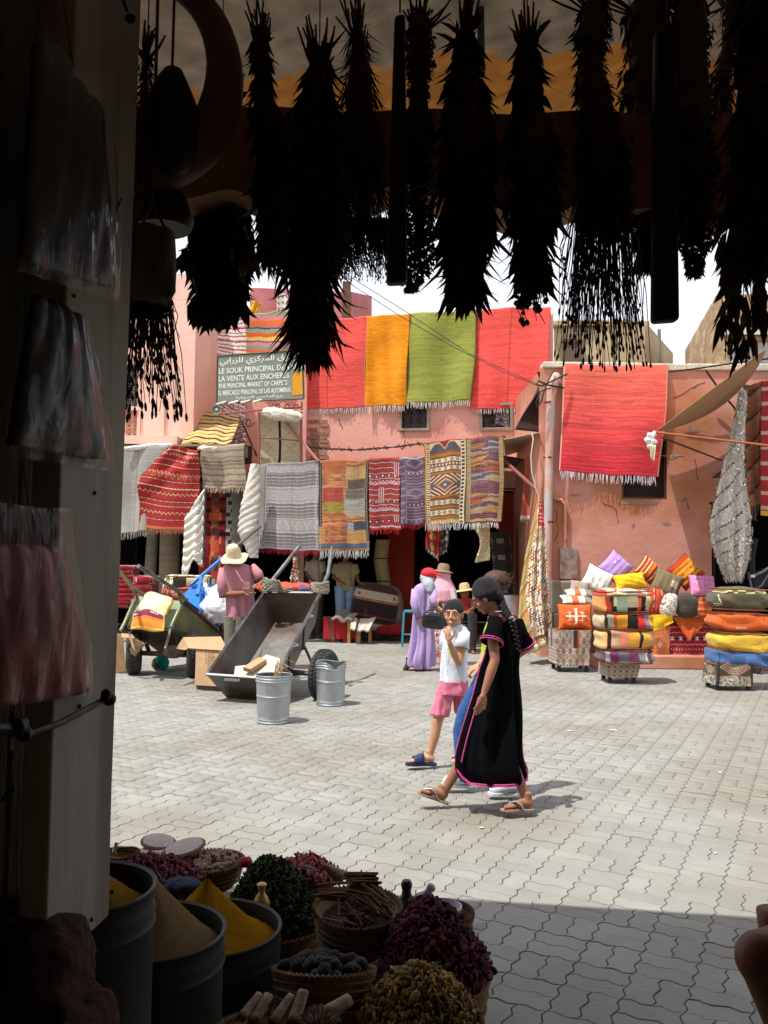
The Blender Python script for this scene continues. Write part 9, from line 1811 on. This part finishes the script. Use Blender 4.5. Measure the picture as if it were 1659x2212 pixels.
hp = MB(); prof = [(.185, -.03), (.165, -.008), (.14, .0), (.115, .0), (.098, .02)]+[(.098-.010*math.sin(q*.8)**2*0-.030*(q/8)**2.2+(.0025 if q % 2 else 0), .02+.017*q) for q in range(1, 9)]+[(.045, .168), (.001, .175)]; hp.lathe(prof, (0, 0, 0), 40)
hp.v = [tuple(Vector(hm_)+tl_ @ Vector((v[0]*(1+.04*math.sin(5*math.atan2(v[1], v[0]))*(v[2] < .003)), v[1], v[2]+(.016*math.sin(3*math.atan2(v[1], v[0])+1) if math.hypot(v[0], v[1]) > .12 else 0)))) for v in hp.v]; hp.build('straw_hat', m_, pm_, smooth='all'); pm_.children[-1].modifiers.new('t', 'SOLIDIFY').thickness = .006
tag(MB().tube([C2(575, 560, Ym-.36), C2(590, 600, Ym-.37), C2(605, 592, Ym-.36), C2(572, 640, Ym-.37), C2(578, 665, Ym-.37)], .01, 6).build('chain', M_STEEL, smooth=True), 'short steel chain in the hands of the man with the straw hat', 'chain')
# ---- people in the shade of the shop
def shade_man(label, x, top, bot, waist, wd, Y, sh_, tr_, legw, leg=True):
    p = thing('person', label, 'person', (q3(x, waist, Y).x, Y, 0)); q = lambda a, b: q3(a, b, Y); mb = MB(); hc = q(x+5, top-75); A, P = head(mb, hc, (.6, -.6, -.2), 1); mb.tube([q(x, top-40), q(x, top+40)], [.05, .07], 10); mb.tube([q(x, top), q(x, waist)], [.06, .06], 10)
    for s in (-1, 1):
        e = q(x+s*wd*.52, (top+waist)/2+20); w_ = q(x+wd*(.62 if s > 0 else -.2), (top+waist)/2+70)+Vector((0, -.25, 0)); mb.tube([q(x+s*wd*.42, top+35), e, w_], [.05, .04, .026], 10); hand(mb, w_, (1, -.3, -.2), (0, .2, -1), 1, (.5, .6, .5), s); lg = Vector((q(x+s*legw*.3, waist).x, Y, 0)); mb.tube([q(x+s*legw*.3, waist), lg+Vector((0, 0, .08))], [.09, .045], 10); foot(mb, lg+Vector((0, .05, 0)), lg+Vector((.02, -.2, 0)), lg+Vector((0, .03, .08)), 1, False)
        MB().tube([q(x+s*legw*.3, waist-30), q(x+s*legw*.28, (waist+bot)/2), lg+Vector((0, 0, .08))], [.115, .10, .085], 16).build('trouser_leg', tr_, p, smooth=True); MB().tube([q(x+s*wd*.36, top+30), e.lerp(q(x+s*wd*.45, top+40), .3)], [.085, .075], 14).build('sleeve', sh_, p, smooth=True)
    flesh(mb, SK4, p, .01); flesh(MB().ell(hc+Vector((0, .02, .04)), (.085, .095, .085), 14, 9), M_HAIR, p, .01, 'hair'); loft('shirt', rp(c3b, Y, [(top, x-wd*.2, x+wd*.2, 0), (top+25, x-wd*.45, x+wd*.45, .004), (top+100, x-wd*.48, x+wd*.48, .01), (waist+20, x-wd*.42, x+wd*.42, .014)], .6), sh_, p, 40, 5, 3); return p
shade_man('man in a khaki shirt and pale jeans standing in the shade of the shop', 580, 430, 1100, 720, 240, 17.6, mat('khaki_shirt', L('a0906c', .8), .9, bump=.3), mat('pale_jeans', L('8098b4', .8), .9, bump=.3), 190)
shade_man('person in a pale shirt in the shade behind the cart handle', 255, 400, 1100, 700, 170, 17.9, mat('pale_shirt', L('b8aa9c', .8), .9, bump=.3), mat('dark_trousers_shaded_jeans', L('3a3634', .8), .9), 130)
ps = thing('person', 'seated man in a straw hat and red shirt in the shop behind the girls', 'person', (K_(620, 600, 15.8).x, 15.8, 0)); Ys = 15.8; mb = MB(); hc = K_(612, 425, Ys); A, P = head(mb, hc, (-.2, -1, -.3), 1); mb.tube([K_(612, 440, Ys), K_(615, 580, Ys)], [.06, .07], 10)
for s in (-1, 1):
    kn = K_(620+s*50, 590, Ys-.4); mb.tube([K_(615+s*25, 590, Ys), kn, Vector((kn.x, kn.y, .08))], [.09, .065, .045], 10); h_ = Vector((kn.x, kn.y+.05, 0)); foot(mb, h_, h_+Vector((.02*s, -.22, 0)), h_+Vector((0, 0, .08)), 1, False); w_ = K_(620+s*20, 560, Ys-.3); mb.tube([K_(612+s*50, 470, Ys), K_(612+s*62, 540, Ys-.1), w_], [.045, .04, .026], 10); hand(mb, w_, (-s, -.5, -.2), (0, 0, -1), 1)
    MB().tube([K_(615+s*25, 590, Ys), kn, Vector((kn.x, kn.y, .12))], [.11, .085, .07], 14).build('trouser_leg', bpy.data.materials['dark_trousers_shaded_jeans'], ps, smooth=True)  # blue jeans in a dark colour, the shop's shade put into it
flesh(mb, SK4, ps, .01); loft('shirt', rp(G, Ys, [(455, 590, 640, 0), (470, 555, 672, .004), (520, 548, 680, .01), (600, 555, 675, .012)], .7), mat('red_shirt', L('b0302c', .8), .9), ps, 40, 5, 3); strawhat('straw_hat', '', hc+Vector((0, 0, .075)), .19, .12, 'd8c08c', parent=ps, tilt=Matrix.Rotation(-.15, 3, 'Y'))
cs = thing('chair', 'low dark stool under the seated man in the shop', 'stool', (ps.location.x, 15.9, 0)); MB().box((ps.location.x, 15.9, .42), (.4, .4, .05)).build('seat', M_WOOD, cs, bevel=.01)
for sx in (-.16, .16):
    for sy in (-.16, .16): MB().box((ps.location.x+sx, 15.9+sy, .2), (.04, .04, .39)).build('leg', M_WOOD, cs)
# ---- bare knee of someone sitting at the right edge
pz = thing('person', 'seated person in the shade, only a bare bent knee showing at the lower right edge', 'person', tuple(gnd(1900, 2212))); mb = MB(); kp = at(1648, 2068, 2.2)
mb.tube([at(1990, 2010, 2.35), at(1800, 2040, 2.28), at(1690, 2060, 2.22), kp], [.10, .085, .068, .062], 18); mb.tube([kp, at(1700, 2200, 2.2), at(1790, 2420, 2.2), at(1840, 2600, 2.2)], [.062, .058, .052, .036], 18); mb.ell(kp+Vector((-.006, 0, .0)), (.062, .06, .064), 14, 10)
hx0 = 1.62; MB().lathe([(0, .5), (.17, .5), (.18, .47), (.15, .45), (.13, 0)], (hx0+.02, 2.42, 0), 20).build('stool', M_WOOD, tag(thing('stool', '', 'stool', (hx0, 2.42, 0)), 'round wooden stool under the seated person at the lower right', 'stool'))
mb.tube([at(1990, 2010, 2.35), Vector((hx0, 2.4, .63))], [.10, .11], 16); mb.tube([Vector((hx0, 2.42, .62)), Vector((hx0+.03, 2.42, 1.1))], [.06, .06], 10); hc = Vector((hx0, 2.4, 1.38)); head(mb, hc, (-1, .2, -.1)); mb.tube([hc, hc+Vector((.03, .02, -.3))], [.05, .06], 10)
for s in (-1, 1): w_ = Vector((hx0-.38, 2.42+s*.08, .72)); mb.tube([Vector((hx0, 2.42+s*.17, 1.08)), Vector((hx0-.08, 2.42+s*.24, .8)), w_], [.045, .038, .025], 10); hand(mb, w_, (-1, 0, -.3), (0, 0, -1), 1)
mb.tube([Vector((hx0, 2.52, .63)), Vector((hx0-.48, 2.62, .6)), Vector((hx0-.42, 2.64, .08))], [.11, .065, .036], 14); h2_ = Vector((hx0-.4, 2.64, 0)); foot(mb, h2_, h2_+Vector((-.22, 0, 0)), h2_+Vector((0, 0, .08)), 1)
loft('shirt', [(hx0+.03, 2.42, 1.17, .06, .09, 0), (hx0+.03, 2.42, 1.12, .10, .2, .002), (hx0+.02, 2.42, .9, .13, .2, .006), (hx0, 2.42, .6, .15, .2, .01)], M_DARK, pz, 40)
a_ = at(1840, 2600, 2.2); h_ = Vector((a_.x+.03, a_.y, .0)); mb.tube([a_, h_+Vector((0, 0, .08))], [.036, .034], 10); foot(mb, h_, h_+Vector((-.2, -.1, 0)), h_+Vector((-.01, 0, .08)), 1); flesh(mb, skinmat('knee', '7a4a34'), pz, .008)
loft('shorts_leg', [(at(1990, 2010, 2.35).x-.02, 2.35, at(1990, 2010, 2.35).z, .13, .13, .004), (hx0, 2.42, .55, .17, .2, .004)], M_DARK, pz, 30)
# litter on the paving
rs = np.random.RandomState(12)
for k, (x, y, s) in enumerate(((1325, 1578, .05), (1232, 1580, .03), (1545, 1845, .015), (1040, 1790, .02), (1555, 2000-330, .02), (780, 1905, .012), (1480, 1700, .02))):
    p = gnd(x, y)+Vector((0, 0, .003)); vs = [p+Vector((math.cos(a)*s*R(.5, 1), math.sin(a)*s*R(.4, .8), R(0, .004))) for a in np.linspace(0, 5.4, 7)]; tag(MB().add(vs+[v+Vector((0, 0, .003)) for v in vs], [tuple(range(7))[::-1], tuple(range(7, 14))]+[(i_, (i_+1) % 7, 7+(i_+1) % 7, 7+i_) for i_ in range(7)]).build('paper_scrap', M_EYE), ['largest white paper scrap lying on the sunny paving', 'small white scrap left of the largest one', 'tiny pale scrap in the lower right of the sunny paving', 'tiny scrap of paper below the sandals', 'small pale scrap in front of the cushion stacks', 'tiny scrap just beyond the spices', 'pale scrap in the middle of the sunny paving at the right'][k], 'litter')
